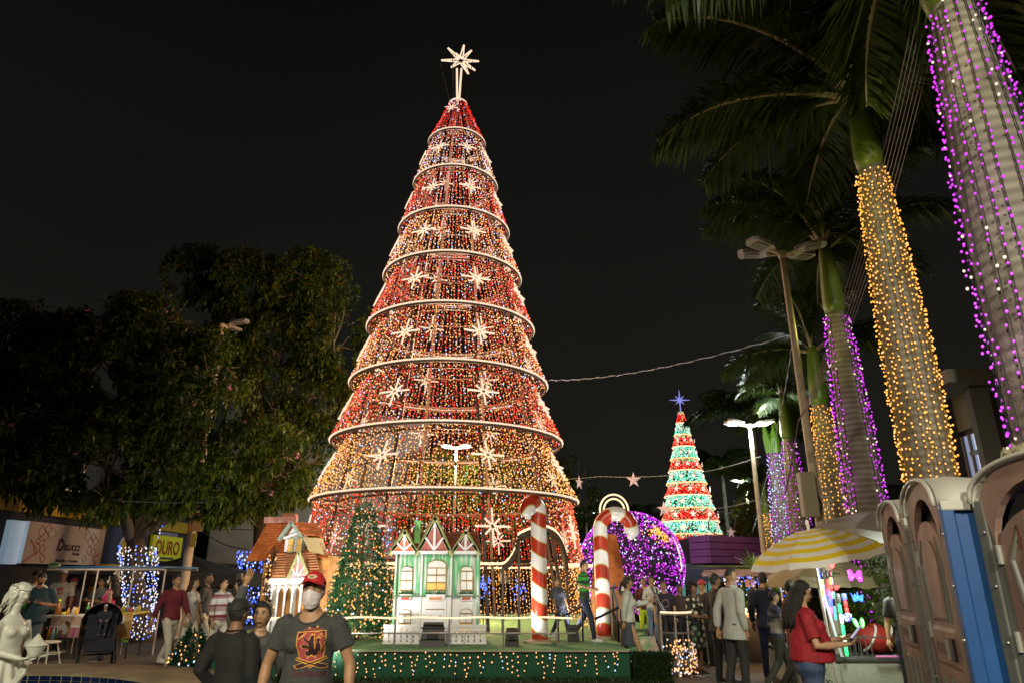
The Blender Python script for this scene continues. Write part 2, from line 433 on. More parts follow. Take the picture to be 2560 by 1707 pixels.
# ------------------------------------------------------------------ giant LED tree
RUST = mat('tree_frame_steel', (0.06, 0.028, 0.013), 0.6, c2=(0.035, 0.017, 0.009), scale=4)
def ring_pts(z, r, n=160): return [Vector((TX + r * cos(2 * pi * i / n), TY + r * sin(2 * pi * i / n), z)) for i in range(n)]
def giant_tree():
 root = thing('giant_christmas_tree', 'towering tiered tree of red gold and white lights with a star on top', 'christmas tree', (TX, TY, STG))
 NL = 8; an = [radians(-90 + 22.5 + 45 * i) for i in range(NL)]
 topr = [0] * 10
 tiers = []
 for i in range(9):
  z0, r0 = RINGS[i]; z1, r1 = RINGS[i + 1]
  tiers.append((z0, r0, z1 - 0.02, r1 * (0.87 if i < 8 else 1.0) if i else r1 * 0.95))
 # legs follow the inner line of the tiers
 for a in an:
  g = G(); pts = []
  for z0, r0, z1, r1 in tiers:
   pts.append(Vector((TX + r0 * 0.86 * cos(a), TY + r0 * 0.86 * sin(a), z0)) if not pts else Vector((TX + r0 * 0.80 * cos(a), TY + r0 * 0.80 * sin(a), z0)))
  pts.append(Vector((TX + 0.2 * cos(a), TY + 0.2 * sin(a), 17.0)))
  pts[0].z = STG
  for p, q in zip(pts[:-1], pts[1:]): g.bar(p, q, 0.085, 0.085)
  g.obj('frame_leg', RUST, root)
 for i in range(1, 9):
  z, r = RINGS[i]
  g = G(); g.tube(ring_pts(z - 0.05, r * 0.985, 80), 0.035, 6, closed=True); g.tube(ring_pts(z - 0.06, r * 0.80, 64), 0.03, 6, closed=True)
  g.obj('frame_ring', RUST, root)
  for a in [radians(-90 + 22.5 * k) for k in range(16)]:
   s = G(); s.bar((TX + r * .79 * cos(a), TY + r * .79 * sin(a), z - 0.06), (TX + r * .98 * cos(a), TY + r * .98 * sin(a), z - 0.05), 0.035)
   s.bar((TX + r * .79 * cos(a), TY + r * .79 * sin(a), z - 0.36), (TX + r * .95 * cos(a), TY + r * .95 * sin(a), z - 0.06), 0.025)
   s.obj('ring_bracket', RUST, root)
 for i in range(1, 10):
  z, r = RINGS[i]; n = max(40, int(2 * pi * r / 0.045)) // 2 * 2
  g = G(); g.tube(ring_pts(z, r, n), [0.028 if k % 2 else 0.020 for k in range(n)], 6, closed=True)
  g.obj('ring_rope_light', ROPE, root)
 # horizontal braces in mid tier
 for i in range(0, 6):
  z0, r0, z1, r1 = tiers[i]; t = 0.5; zz = z0 + (z1 - z0) * t; rr = (r0 + (r1 - r0) * t) * 0.83
  g = G(); g.tube(ring_pts(zz, rr, 8 * 6), 0.022, 5, closed=True); g.obj('frame_hoop', RUST, root)
 # curtains: (red, warm, white, cool, gold)
 mix = [None, (1.5, 11, 1, .5, 9), (16, 4, .9, 1.1, 1.5), (5, 9, 2.5, 2, 5), (18, 2, 1, 1.2, 1), (3, 9, 4, 2.5, 5), (16, 2.5, 1.6, 1.4, 1), (2, 5, 8, 3, 1), (14, 0, .5, .9, 0)]
 cols = [0, 1, 2, 3, 4]
 for i, (z0, r0, z1, r1) in enumerate(tiers):
  b = G(); w = G()
  n = int(2 * pi * (r0 + r1) / 2 / (0.118 if i else 0.112))
  for k in range(n):
   a = 2 * pi * (k + U(-.2, .2)) / n
   if i == 0 and -72 < math.degrees(a if a < pi else a - 2 * pi) < -30 : zb = 2.6
   else: zb = z0
   p1 = Vector((TX + r1 * cos(a), TY + r1 * sin(a), z1))
   t = (z1 - zb) / (z1 - z0); rb = r1 + (r0 - r1) * t
   p0 = Vector((TX + rb * cos(a), TY + rb * sin(a), zb))
   if i == 0:
    zm = 1.95; rm = r1 + (r0 - r1) * (z1 - zm) / (z1 - z0)
    if zb < zm:
     pm = Vector((TX + rm * cos(a), TY + rm * sin(a), zm))
     strip_lights(b, [p1, pm], 0.108, 0.0195, cols, (12, 3, 1, 1, 1), 1.5)
     strip_lights(b, [pm, p0], 0.09, 0.0195, cols, (0, 12, 2, 0, 12), 1.5)
    else: strip_lights(b, [p1, p0], 0.11, 0.0195, cols, (10, 3, 1, 1, 1), 1.5)
   else:
    wt = mix[i]
    strip_lights(b, [p1, p0], 0.105 if i < 5 else 0.098, 0.0195, cols, wt, 1.5)
   w.tube([p0, p1], 0.0055, 3, caps=False)
  b.obj('light_curtain', [B_RED, B_WARM, B_WHITE, B_COOL, B_GOLD], root, kind='stuff')
  w.obj('curtain_wire', mat('copper_wire', (.17, .06, .02), .6), root, kind='stuff')  # real wires; their brown also stands in for the glow between bulbs
 # eight-armed snowflakes on the face of each tier
 sf = G()
 for k in range(8):
  a = pi / 4 * k; L = 0.43 if k % 2 == 0 else 0.26
  n = 14
  sf.tube([(cos(a) * (0.05 + (L - 0.05) * j / n), 0, sin(a) * (0.05 + (L - 0.05) * j / n)) for j in range(n + 1)], [0.029 if j % 2 else 0.020 for j in range(n + 1)], 6)
 sme = sf.mesh('snowflake', [ROPE])
 for i, (z0, r0, z1, r1) in enumerate(tiers):
  if i == 8: continue
  t = 0.52; z = z0 + (z1 - z0) * t; r = r0 + (r1 - r0) * t + 0.06
  if i == 0: z = 2.75; r = 3.70
  s = 1.0 if i < 5 else (0.92 - 0.1 * (i - 5))
  slope = atan2(r0 - r1, z1 - z0)
  for a in an:
   if i == 0 and abs(a - radians(-67.5 + 22.5)) < 0.4 and False: continue
   n = Vector((cos(a) * cos(slope), sin(a) * cos(slope), sin(slope))); x = Vector((-sin(a), cos(a), 0)); zz = x.cross(n) * -1
   zz = n.cross(x)
   M = basis(Vector((TX + r * cos(a), TY + r * sin(a), z)) - loc_of(root), x * s, n * -s, zz * s)
   inst(sme, 'snowflake', root, M)
 a = radians(-105); z = 16.45; r = 0.62
 n = Vector((cos(a), sin(a), .3)).normalized(); x = Vector((-sin(a), cos(a), 0)); zz = n.cross(x)
 q = Matrix.Rotation(radians(20), 4, 'Y')
 inst(sme, 'snowflake', root, basis(Vector((TX + r * cos(a), TY + r * sin(a), z)) - loc_of(root), x * .6, n * -.6, zz * .6) @ q)
 # star topper on twin posts
 st = G(); zt = 17.05; zc = 20.15
 zc = at_y(1154, 152, TY).z
 c = Vector((TX + 0.05, TY, zc))
 for dx in (-0.05, 0.05): st.tube([(TX + dx * 0.6, TY, zt), (TX + dx * 1.6, TY, zc - 0.35)], 0.035, 6)
 star = st.obj('star_post', ROPE, root)
 spikes = [(82, .95), (112, .75), (138, .88), (50, .80), (15, .95), (192, .98), (222, .62), (-58, .75), (-72, .7), (-40, .93), (100, .5)]
 for k, (ang, L) in enumerate(spikes):
  sp = G(); a = radians(ang); dep = (0.35 if k % 3 == 1 else -0.25 if k % 3 == 2 else 0)
  d = Vector((cos(a), dep, sin(a))).normalized(); pr = Vector((-sin(a), 0, cos(a)))
  L *= .72; tip = c + d * L
  for s in (-1, 1): sp.tube([c + d * 0.10 + pr * 0.06 * s, tip + pr * 0.010 * s], 0.024, 6)
  sp.obj('star_spike', ROPE, star)
 for dx, dz, rx in ((-.66, -.22, -.28), (.48, -.1, .27), (-.24, .2, -.16), (.5, -.5, .30)):
  gw = G(); gw.tube([(TX + dx, TY - 0.1, zc + dz), (TX + rx, TY - 0.15, zt)], 0.012, 5); gw.obj('guy_wire', mat('brass_wire', (0.35, 0.22, 0.06), 0.5, metal=0.5), root)
 # rope light belt with the arched doorway
 zb = 1.93; rb = 4.02
 a0, a1 = radians(-66.5), radians(-38)
 pts = []
 nb = 180
 for k in range(nb + 1):
  a = a1 + (2 * pi - (a1 - a0)) * k / nb
  pts.append(Vector((TX + rb * cos(a), TY + rb * sin(a), zb)))
 pl = pts[-1]; pr_ = pts[0]; arch = []
 for k in range(1, 40):
  t = k / 40; p = pl.lerp(pr_, t); outw = Vector((p.x - TX, p.y - TY, 0)).normalized() * 0.55
  if t < 0.16: zz = zb + 0.42 * (t / 0.16) ** 2.2
  elif t > 0.93: zz = zb
  else:
   s = (t - 0.16) / 0.77; zz = zb + 0.42 * (1 - s) + 0.55 * sin(pi * (0.12 + 0.88 * s))
  arch.append(p + outw * sin(pi * t) + Vector((0, 0, zz - zb)))
 P = pts + arch
 g = G(); D = []
 for p, q in zip(P, P[1:] + P[:1]):
  m = max(1, int((q - p).length / 0.05))
  for j in range(m): D.append(p.lerp(q, j / m))
 g.tube(D, [0.036 if k % 2 else 0.026 for k in range(len(D))], 6, closed=True)
 g.obj('belt_rope_light', ROPEW, root)
 g = G()
 back = [p + Vector((0, 0.35, -0.05)) for p in arch]
 for A_ in (arch, back): g.tube([p - Vector((0, 0, 0.07)) for p in A_], 0.045, 6)
 for k in range(2, 39, 6): g.bar(arch[k] - Vector((0, 0, .07)), back[k] - Vector((0, 0, .07)), 0.04)
 for p in (arch[0], arch[-1], arch[6]): g.bar((p.x, p.y, STG), p - Vector((0, 0, .05)), 0.055)
 g.obj('doorway_frame', RUST, root)
 # blue and amber lights of small figures seen inside through the curtain
 return root
giant_tree()
# ------------------------------------------------------------------ candy canes
def candy_cane(label, px, ybase, ytop, Y, rad, hook_dir, hook_r, tint):
 base = gpos(px, Y, STG); ztop = at_y(px, ytop, Y).z
 root = thing('candy_cane', label, 'candy cane', base, group='giant candy canes on the stage')
 zs = ztop - hook_r - rad
 h = Vector(hook_dir).normalized()
 pts = [base + Vector((0, 0, 0.04 + (zs - base.z - 0.04) * i / 60)) for i in range(61)]
 nh = 34; sweep = radians(205)
 cc = Vector((base.x, base.y, zs)) + h * hook_r
 for i in range(1, nh + 1):
  a = pi - sweep * i / nh
  pts.append(cc + h * hook_r * cos(a) + Vector((0, 0, hook_r * sin(a))))
 n = 20; L = [0]
 for p, q in zip(pts[:-1], pts[1:]): L.append(L[-1] + (q - p).length)
 # dense sweep with helical stripe choice per face
 m = G(); M2 = []
 up = None; rings = []
 for i, p in enumerate(pts):
  d = (pts[min(i + 1, len(pts) - 1)] - pts[max(i - 1, 0)]).normalized()
  side = Vector((-h.y, h.x, 0)); x = side; y = d.cross(x).normalized()
  rr = rad * (1.0 if i < len(pts) - 3 else (0.96, 0.8, 0.45)[i - len(pts) + 3])
  rings.append([p + x * rr * cos(2 * pi * j / n) + y * rr * sin(2 * pi * j / n) for j in range(n)])
 # strips are cut along the helix so that every stripe has a clean slanted edge
 pitch = 0.56; twist = 0.20
 K = len(pts)
 def pt(s, j):
  s = max(0, min(L[-1] - 1e-6, s));
  lo, hi = 0, K - 1
  while hi - lo > 1:
   md = (lo + hi) // 2
   if L[md] <= s: lo = md
   else: hi = md
  t = (s - L[lo]) / (L[lo + 1] - L[lo])
  return rings[lo][j % n].lerp(rings[lo + 1][j % n], t)
 red = G(); wht = G(); yel = G()
 nst = int(L[-1] / (pitch / 2)) + 3
 def band(gg, sa, sb, lift=0.0):
  steps = 5; vs = []; ok = []
  for q in range(steps + 1):
   for j in range(n):
    off = twist * (0.5 - 0.5 * cos(2 * pi * j / n))
    s = sa + (sb - sa) * q / steps + off - twist
    vs.append(pt(s, j)); ok.append(0 <= s <= L[-1])
  fs = []
  for q in range(steps):
   for j in range(n):
    a = q * n + j; b_ = q * n + (j + 1) % n; c_ = b_ + n; d_ = a + n
    if ok[a] or ok[b_] or ok[c_] or ok[d_]: fs.append((a, b_, c_, d_))
  if fs: gg.add(vs, fs)
 for k in range(-1, nst):
  s0 = k * pitch / 2
  band(red if k % 2 == 0 else wht, s0, s0 + pitch / 2 - 0.022); band(yel, s0 + pitch / 2 - 0.022, s0 + pitch / 2)
 endc = pts[-1]; wht.sphere(endc, rad * 0.45, 12, 8); wht.add([tuple(v) for v in rings[0]], [tuple(range(n))])
 wht.obj('cane_body', mat('cane_white', (0.74, 0.72, 0.7), 0.3, c2=(0.66, 0.64, 0.62), scale=4), root, True)
 red.obj('red_stripe', mat('cane_red', (0.42, 0.035, 0.012), 0.3, c2=(0.34, 0.025, 0.01), scale=4), root, True)
 yel.obj('yellow_line', mat('cane_yellow', (0.5, 0.42, 0.12), 0.35), root, True)
 f = G(); f.lathe([(rad * 2.0, base.z + 0.004), (rad * 2.0, base.z + 0.04), (rad * 1.2, base.z + 0.06)], 24, (base.x, base.y, 0)); f.obj('foot', mat('cane_foot', (0.35, 0.3, 0.2), 0.7), root)
candy_cane('red and white candy cane with its hook turned toward the viewer', 1350, 1605, 1236, 14.0, 0.155, (-0.55, -0.83, 0), 0.20, 0)
candy_cane('red and white candy cane whose hook curls right in profile', 1511, 1590, 1266, 14.9, 0.150, (0.97, -0.2, 0), 0.33, 0)
# ------------------------------------------------------------------ second tree, red and green
def tiered_tree():
 Y = 40.0; px_ = 1742; base = gpos(px_, Y, 0); top = at_y(1703, 1030, Y).z
 X0 = base.x
 root = thing('green_christmas_tree', 'distant tree of light in red and green tiers with a blue star', 'christmas tree', base)
 # tier edges measured on its left outline
 n = 12; zb = 2.45; ztop = top; rb = 2.12; rt = 0.16
 zs = [zb + (ztop - zb) * (1 - (1 - i / n) ** 1.0) for i in range(n + 1)]
 cols = [0, 1, 2, 3, 4]
 for i in range(n):
  z0, z1 = zs[i], zs[i + 1]; t0 = i / n; t1 = (i + 1) / n
  r0 = rb + (rt - rb) * t0; r1 = (rb + (rt - rb) * t1) * 0.86
  b = G(); red = (i % 2 == 1)
  area = pi * (r0 + r1) * (z1 - z0)
  nb = int(min(1600, area * 170))
  for k in range(nb):
   a = radians(U(175, 365)); t = sqrt(U(0, 1)) if False else U(0, 1); z = z0 + (z1 - z0) * t; r = r0 + (r1 - r0) * t
   if red: c = random.choices(cols, (14, 1, 1, 1 + 6 * (t > .72), 3 * (t > .72)))[0]
   else: c = random.choices(cols, (0.6, 0, 4, 7, 7))[0]
   b.octa((X0 + r * cos(a), Y + r * sin(a), z), 0.03, c)
  b.obj('light_tier', [B_RED, B_WARM, B_WHITE, B_GREEN, B_TEAL], root, kind='stuff')
  sk = G(); sk.lathe([(r0 * 0.97, z0), (r1 * 0.97, z1)], 32, (X0, Y, 0), caps=False)
  sk.obj('tier_net', mat('net_red' if red else 'net_green', (0.12, 0.008, 0.006) if red else (0.005, 0.07, 0.035), 0.8), root, True)
  rg = G(); rg.tube([(X0 + r0 * cos(2 * pi * k / 60), Y + r0 * sin(2 * pi * k / 60), z0) for k in range(60)], 0.035, 5, closed=True)
  rg.obj('tier_ring', B_WARM if i % 2 == 0 else ROPEW, root)
 # five-pointed white stars on the face
 sg = G(); poly = [(cos(pi / 2 + pi * k / 5) * (0.34 if k % 2 == 0 else 0.13), sin(pi / 2 + pi * k / 5) * (0.34 if k % 2 == 0 else 0.13)) for k in range(10)]
 sg.prism(poly, 0.05, basis((0, 0, 0), (1, 0, 0), (0, 0, 1), (0, -1, 0)))
 sme = sg.mesh('tier_star', [B_WHITE])
 for i in range(n - 1):
  for a in (215, 250, 285, 320):
   aa = radians(a + (14 if i % 2 else -6)); t = i / n + 0.5 / n; z = zs[i] * .5 + zs[i + 1] * .5; r = (rb + (rt - rb) * t) * 0.97 + 0.1
   inst(sme, 'tier_star', root, Matrix.Translation(Vector((X0 + r * cos(aa), Y + r * sin(aa), z)) - loc_of(root)) @ Matrix.Rotation(aa + pi / 2, 4, 'Z') @ Matrix.Scale(.72 - 0.04 * i, 4))
 s = G(); c = Vector((X0, Y, ztop + 0.75))
 for k in range(8):
  a = pi / 4 * k; L = 0.62 if k % 2 == 0 else 0.36
  s.tube([c, c + Vector((cos(a) * L, 0, sin(a) * L))], [0.06, 0.015], 5)
 s.tube([c, (X0, Y, ztop - 0.1)], 0.035, 5)
 s.obj('star', bulbmat('star_blue', (0.3, 0.3, 0.9), 0.9), root)
 tr = G(); tr.cyl((X0, Y, 0), (X0, Y, zb + .2), 0.25, n=10); tr.obj('trunk', DARKM, root)
tiered_tree()
# ------------------------------------------------------------------ purple bauble of lights
def bauble():
 Y = 26.0; c = at_y(1579, 1412, Y); r = 1.88
 root = thing('giant_bauble', 'giant purple bauble made of lights with a glowing hanger ring', 'light sculpture', (c.x, c.y, 0))
 b = G()
 ax = Vector((-0.20, -0.15, 1)).normalized()
 for k in range(4000):
  z = U(-0.86, 1); a = U(0, 2 * pi); q = sqrt(1 - z * z)
  p = Vector((q * cos(a), q * sin(a), z))
  if p.y > 0.35: continue
  col_ = random.choices([0, 1, 2], [12, 1, 2])[0]
  b.octa(c + p * r, 0.026, col_)
 b.obj('light_net', [B_PURPLE, B_WHITE, B_COOL], root, kind='stuff')
 w = G()
 for k in range(12):
  a = pi * k / 12
  w.tube([c + Vector((cos(a) * cos(t), sin(a) * cos(t), sin(t))) * r * 0.985 for t in [2 * pi * i / 48 for i in range(48)]], 0.018, 5, closed=True)
 for t in (-0.9, -.6, -.3, 0, .3, .6, .9):
  w.tube([c + Vector((cos(a) * cos(t), sin(a) * cos(t), sin(t))) * r * 0.985 for a in [2 * pi * i / 48 for i in range(48)]], 0.018, 5, closed=True)
 w.obj('frame', DARKM, root)
 s = G(); s.sphere(c, r * .95, 32, 20); s.obj('net_backing', mat('bauble_net', (.02, .008, .03), .9), root, True)
 # warm patches and the white seam
 s = G()
 for k in range(150):
  d = Vector((0.42, -0.72, 0.55)) + Vector((random.gauss(0, .12), 0, random.gauss(0, .10))); s.octa(c + d.normalized() * (r + .03), 0.022)
 s.obj('gold_patch', [B_GOLD], root, kind='stuff')
 s = G()
 for k in range(70):
  t = U(-0.1, 0.5); d = Vector((cos(t) * 0.80, -cos(t) * 0.6, sin(t))); d += Vector((random.gauss(0, .02), 0, random.gauss(0, .02))); s.octa(c + d.normalized() * (r + .03), 0.024)
 s.obj('white_seam', [B_WHITE], root, kind='stuff')
 hr = at_y(1535, 1268, Y - 0.3)
 for R_ in (0.52, 0.38):
  h = G(); h.tube([hr + Vector((R_ * cos(t), 0, R_ * 1.1 * sin(t) - 0.1)) for t in [radians(-40 + 260 * i / 40) for i in range(41)]], 0.035, 6); h.obj('hanger_ring', ROPEW, root)
 cp = G(); cp.lathe([(0.5, -0.45), (0.5, -0.2), (0.3, -0.15)], 20, (hr.x, hr.y, hr.z)); cp.obj('cap', mat('gold_cap', (0.5, 0.3, 0.08), 0.4, metal=0.6), root)
 for dx in (-0.3, 0, 0.3):
  lg = G(); lg.cyl((c.x + dx * 3, c.y, 0), (c.x + dx * 3, c.y, max(0.05, c.z - r * .8)), 0.05); lg.obj('support', DARKM, root)
 lamp('bauble_led_light', 'POINT', (c.x, c.y, c.z), 120, (0.8, 0.2, 1.0), 0.4)
bauble()
# ------------------------------------------------------------------ buildings on the left
YEL = mat('yellow_wall', (0.42, 0.29, 0.02), 0.6, c2=(0.34, 0.22, 0.015), scale=2)
NAVY = mat('navy_panel', (0.012, 0.018, 0.06), 0.5, c2=(0.02, 0.028, 0.085), scale=1.5)
SHUT = mat('roller_shutter', (0.05, 0.05, 0.055), 0.5, metal=0.4)
SIGNW = mat('sign_white', (0.42, 0.37, 0.34), 0.5, c2=(0.34, 0.3, 0.28), scale=0.8, detail=6)
REDBR = mat('sign_red', (0.22, 0.03, 0.015), 0.5)
MAROON = mat('sign_maroon', (0.06, 0.004, 0.01), 0.5)
BLACKL = mat('sign_black', (0.008, 0.008, 0.01), 0.5)
FX = -14.2
def facade_M(y, z, off=0.0):       # local x runs along +Y, local y up, local z toward +X
 return basis((FX + off, y, z), (0, 1, 0), (0, 0, 1), (1, 0, 0))
def shop():
 y0, y1 = 17.0, 31.5
 root = thing('shop_building', 'yellow and navy shop building with roller shutters under the left trees', 'building', (FX, y0, 0))
 g = G(); g.box((FX - 4, (y0 + y1) / 2, 2.9), (8, y1 - y0, 5.8)); g.obj('wall', mat('shop_wall', (0.02, 0.02, 0.035), 0.8, c2=(0.03, 0.03, 0.05), scale=2), root)
 for z0, z1, a, b_ in ((3.42, 3.85, y0, y1), (1.95, 2.08, 24.6, y1)):
  g = G(); g.box((FX + 0.06, (a + b_) / 2, (z0 + z1) / 2), (0.12, b_ - a, z1 - z0)); g.obj('yellow_band', YEL, root)
 for yy, w in ((24.45, .22), (26.9, .25), (y1 - .2, .4)):
  g = G(); g.box((FX + 0.05, yy, 1.72), (0.1, w, 3.4)); g.obj('yellow_pilaster', YEL, root)
 g = G(); g.box((FX + 0.04, 25.7, 2.74), (0.08, 2.2, 1.3)); g.obj('navy_panel', NAVY, root)
 g = G(); g.lathe([(0.36, 0), (0.36, 0.03), (0.3, 0.05)], 28, M=basis((FX + 0.08, 25.9, 2.7), (0, 1, 0), (0, 0, 1), (1, 0, 0))); g.obj('round_emblem', mat('emblem_ring', (0.3, 0.3, 0.28), .5), root)
 g = G(); g.lathe([(0.29, 0.05), (0.29, 0.07)], 28, M=basis((FX + 0.08, 25.9, 2.7), (0, 1, 0), (0, 0, 1), (1, 0, 0))); g.obj('round_emblem', YEL, root)
 for ya, yb in ((17.3, 24.2), (24.7, 26.7), (27.2, 31.0)):
  g = G(); n = 30
  for i in range(n):
   z = 0.03 + i * 1.9 / n; g.box((FX + 0.03 + 0.012 * (i % 2), (ya + yb) / 2, z + .03), (0.05, yb - ya, 1.9 / n * .96))
  g.obj('shutter', SHUT, root, kind='stuff')
 # upper windows
 for k in range(4):
  g = G(); g.box((FX + .02, 19.5 + k * 3.2, 4.8), (.05, 1.6, 1.0)); w = g.obj('window', mat('dark_glass', (0.01, 0.012, 0.016), 0.1), root)
  f = G(); f.box((FX + .06, 19.5 + k * 3.2, 4.8), (.05, .06, 1.0)); f.box((FX + .04, 19.5 + k * 3.2, 4.27), (.12, 1.8, .06)); f.obj('frame', WHITEP, w)
 # sign
 y_a, y_b, z0, z1 = 20.35, 24.25, 2.02, 3.18
 s = thing('shop_sign', 'pale shop sign with overlapping brown squares and the name Delucci', 'sign', (FX, y_a, z0))
 g = G(); g.box((FX + 0.16, (y_a + y_b) / 2, (z0 + z1) / 2), (0.2, y_b - y_a, z1 - z0)); g.obj('board', SIGNW, s)
 g = G(); g.box((FX + 0.15, y_a - 0.012, (z0 + z1) / 2), (0.23, 0.02, z1 - z0)); g.box((FX - .15, y_a - .30, (z0 + z1) / 2 - .02), (.62, .56, z1 - z0 + .02)); g.obj('side_return', mat('sign_side', (0.5, 0.58, 0.62), 0.5, emit=0.25, ecol=(.5, .7, .9)), s)
 M0 = facade_M((y_a + y_b) / 2, (z0 + z1) / 2, 0.262)
 def txt(body, size, x, y, m, nm, shear=0.0, bold=0.0, spacing=1.0, ex=0.004):
  v, f = text_geo(body, size, ex, shear, 'CENTER', spacing, bold); t = G(); t.add([q + Vector((x, y, 0)) for q in v], f, 0, M0); t.obj(nm, m, s)
 txt('D', 0.46, -0.33, -0.18, MAROON, 'printed_word', 0.15, 0.02)
 txt('ELUCCI', 0.235, 0.26, -0.16, BLACKL, 'printed_word', 0.15, 0.012)
 txt('Modas', 0.15, 0.52, -0.30, MAROON, 'printed_word', 0.35, 0.004)
 txt('Masculina', 0.125, -0.2, -0.51, BLACKL, 'printed_word', 0.35, 0.003); txt('e', 0.125, 0.13, -0.51, BLACKL, 'printed_word', 0.35, 0.003); txt('Feminina', 0.125, 0.46, -0.51, BLACKL, 'printed_word', 0.35, 0.003)
 # flourish over the D
 t = G(); t.tube([M0 @ Vector(p) for p in ((-.45, .14, 0), (-.30, .17, 0), (-.34, .24, 0), (-.28, .29, 0))], [.012, .02, .014, .006], 5); t.obj('letter', MAROON, s)
 def sq(x, y, r, w, m=REDBR):
  t = G()
  for k in range(4):
   a = pi / 2 * k; b_ = a + pi / 2
   t.bar(M0 @ Vector((x + r * cos(a), y + r * sin(a), 0)), M0 @ Vector((x + r * cos(b_), y + r * sin(b_), 0)), w, 0.006, up=Vector((1, 0, 0)))
  t.obj('square_outline', m, s)
 for x, y, r in ((-1.33, .33, .17), (-1.13, .2, .15), (-1.05, .42, .15), (-1.4, .05, .1), (-1.38, -.17, .17), (-1.15, -.17, .15), (-1.05, -.44, .12),
     (1.3, .3, .14), (1.2, .14, .17), (1.48, .17, .15), (1.22, -.12, .16), (1.44, -.16, .15), (1.02, -.38, .12)): sq(x, y, r, .022)
 for x, y, r in ((-.83, .3, .2), (1.0, .32, .18)): sq(x, y, r, .008, BLACKL)
 for p, q in (((-1.9, -.56), (-1.35, -.25)), ((-1.35, -.25), (-1.75, .08)), ((1.9, -.18), (1.5, -.36)), ((1.5, -.36), (1.72, -.56))):
  t = G(); t.bar(M0 @ Vector((*p, 0)), M0 @ Vector((*q, 0)), .04, .006, up=Vector((1, 0, 0))); t.obj('square_outline', REDBR, s)
 # OURO sign
 s2 = thing('gold_shop_sign', 'small yellow sign with the red word OURO beyond the lit trunk', 'sign', (FX, 28.2, 2))
 g = G(); g.box((FX + .12, 29.0, 2.72), (.12, 2.5, 1.0)); g.obj('board', mat('ouro_yellow', (0.5, 0.52, 0.02), 0.5, emit=0.05, ecol=(.8, .8, .05)), s2)
 M1 = facade_M(29.0, 2.68, .19)
 v, f = text_geo('OURO', 0.74, .004, 0, 'CENTER', 1.0, .015); t = G(); t.add([Vector((q.x * 0.95, q.y - .16, q.z)) for q in v], f, 0, M1); t.obj('letter', mat('ouro_red', (0.28, 0.03, 0.02), .5), s2)
 g = G(); g.bar(M1 @ Vector((-.6, -.32, 0)), M1 @ Vector((.6, -.32, 0)), .07, .01, up=Vector((1, 0, 0))); g.bar(M1 @ Vector((-.9, -.44, 0)), M1 @ Vector((.9, -.44, 0)), .04, .01, up=Vector((1, 0, 0))); g.obj('print_line', NAVY, s2)
 g = G(); g.box((FX + .1, 29.0, 3.3), (.1, 1.6, .14)); g.obj('header', mat('lilac', (0.2, 0.18, 0.3), .5), s2)
shop()
def grey_building():
 root = thing('concrete_building', 'grey concrete panel building behind the black canopy tent', 'building', (-10, 33, 0))
 A = Vector((-13.6, 31.8, 0)); B = Vector((-4.5, 36.5, 0)); nx, _, d = frame(B - A); L = (B - A).length
 body = G(); back = Vector((-d.y, d.x, 0)) * 8
 q = [A - d * 0, B, B + back, A + back]
 body.add([(p.x, p.y, 0) for p in q] + [(p.x, p.y, 9) for p in q], [(3, 2, 1, 0), (4, 5, 6, 7), (0, 1, 5, 4), (1, 2, 6, 5), (2, 3, 7, 6), (3, 0, 4, 7)])
 body.obj('wall', mat('grey_wall_core', (0.1, 0.1, 0.1), .8), root)
 pm = mat('concrete_panel', (0.2, 0.195, 0.19), 0.85, c2=(0.15, 0.145, 0.14), scale=1.5, bump=.15)
 for i in range(4):
  for j in range(5):
   c = A + d * (L * (i + .5) / 4) - Vector((-d.y, d.x, 0)) * 0.05 + Vector((0, 0, 2.35 + j * 1.5 + .6)); p = G(); p.box((0, 0, 0), (L / 4 - .04, .08, 1.46)); p.v = [tuple(Matrix.Rotation(atan2(d.y, d.x), 3, 'Z') @ Vector(v) + c) for v in p.v]
   p.obj('panel', pm, root)
 b = thing('department_banner', 'dark banner with white capitals hanging under the grey wall', 'banner', A + Vector((0, 0, 2)))
 yb = 30.5; tl = at_y(475, 1413, yb); br = at_y(640, 1470, yb)
 g = G(); g.add([tl, (br.x, yb, tl.z), br, (tl.x, yb, br.z)], [(0, 1, 2, 3)]); g.add([v + Vector((0, .03, 0)) for v in (tl, Vector((br.x, yb, tl.z)), br, Vector((tl.x, yb, br.z)))], [(3, 2, 1, 0)])
 g.obj('cloth', mat('banner_dark', (0.02, 0.014, 0.03), .7), b)
 for body_, py, size in (('SECRETARIA DE', 1432, .40), ('CULTURA E TURISMO', 1446, .40)):
  p = at_y(563 if size else 0, py, yb - .02); v, f = text_geo(body_, size, .003, 0, 'CENTER', 1, .008)
  t = G(); t.add([Vector((p.x + q.x * .92, yb - .03 - q.z, p.z + q.y * .85)) for q in v], f); t.obj('letter', mat('banner_white', (.6, .6, .6), .6), b)
grey_building()
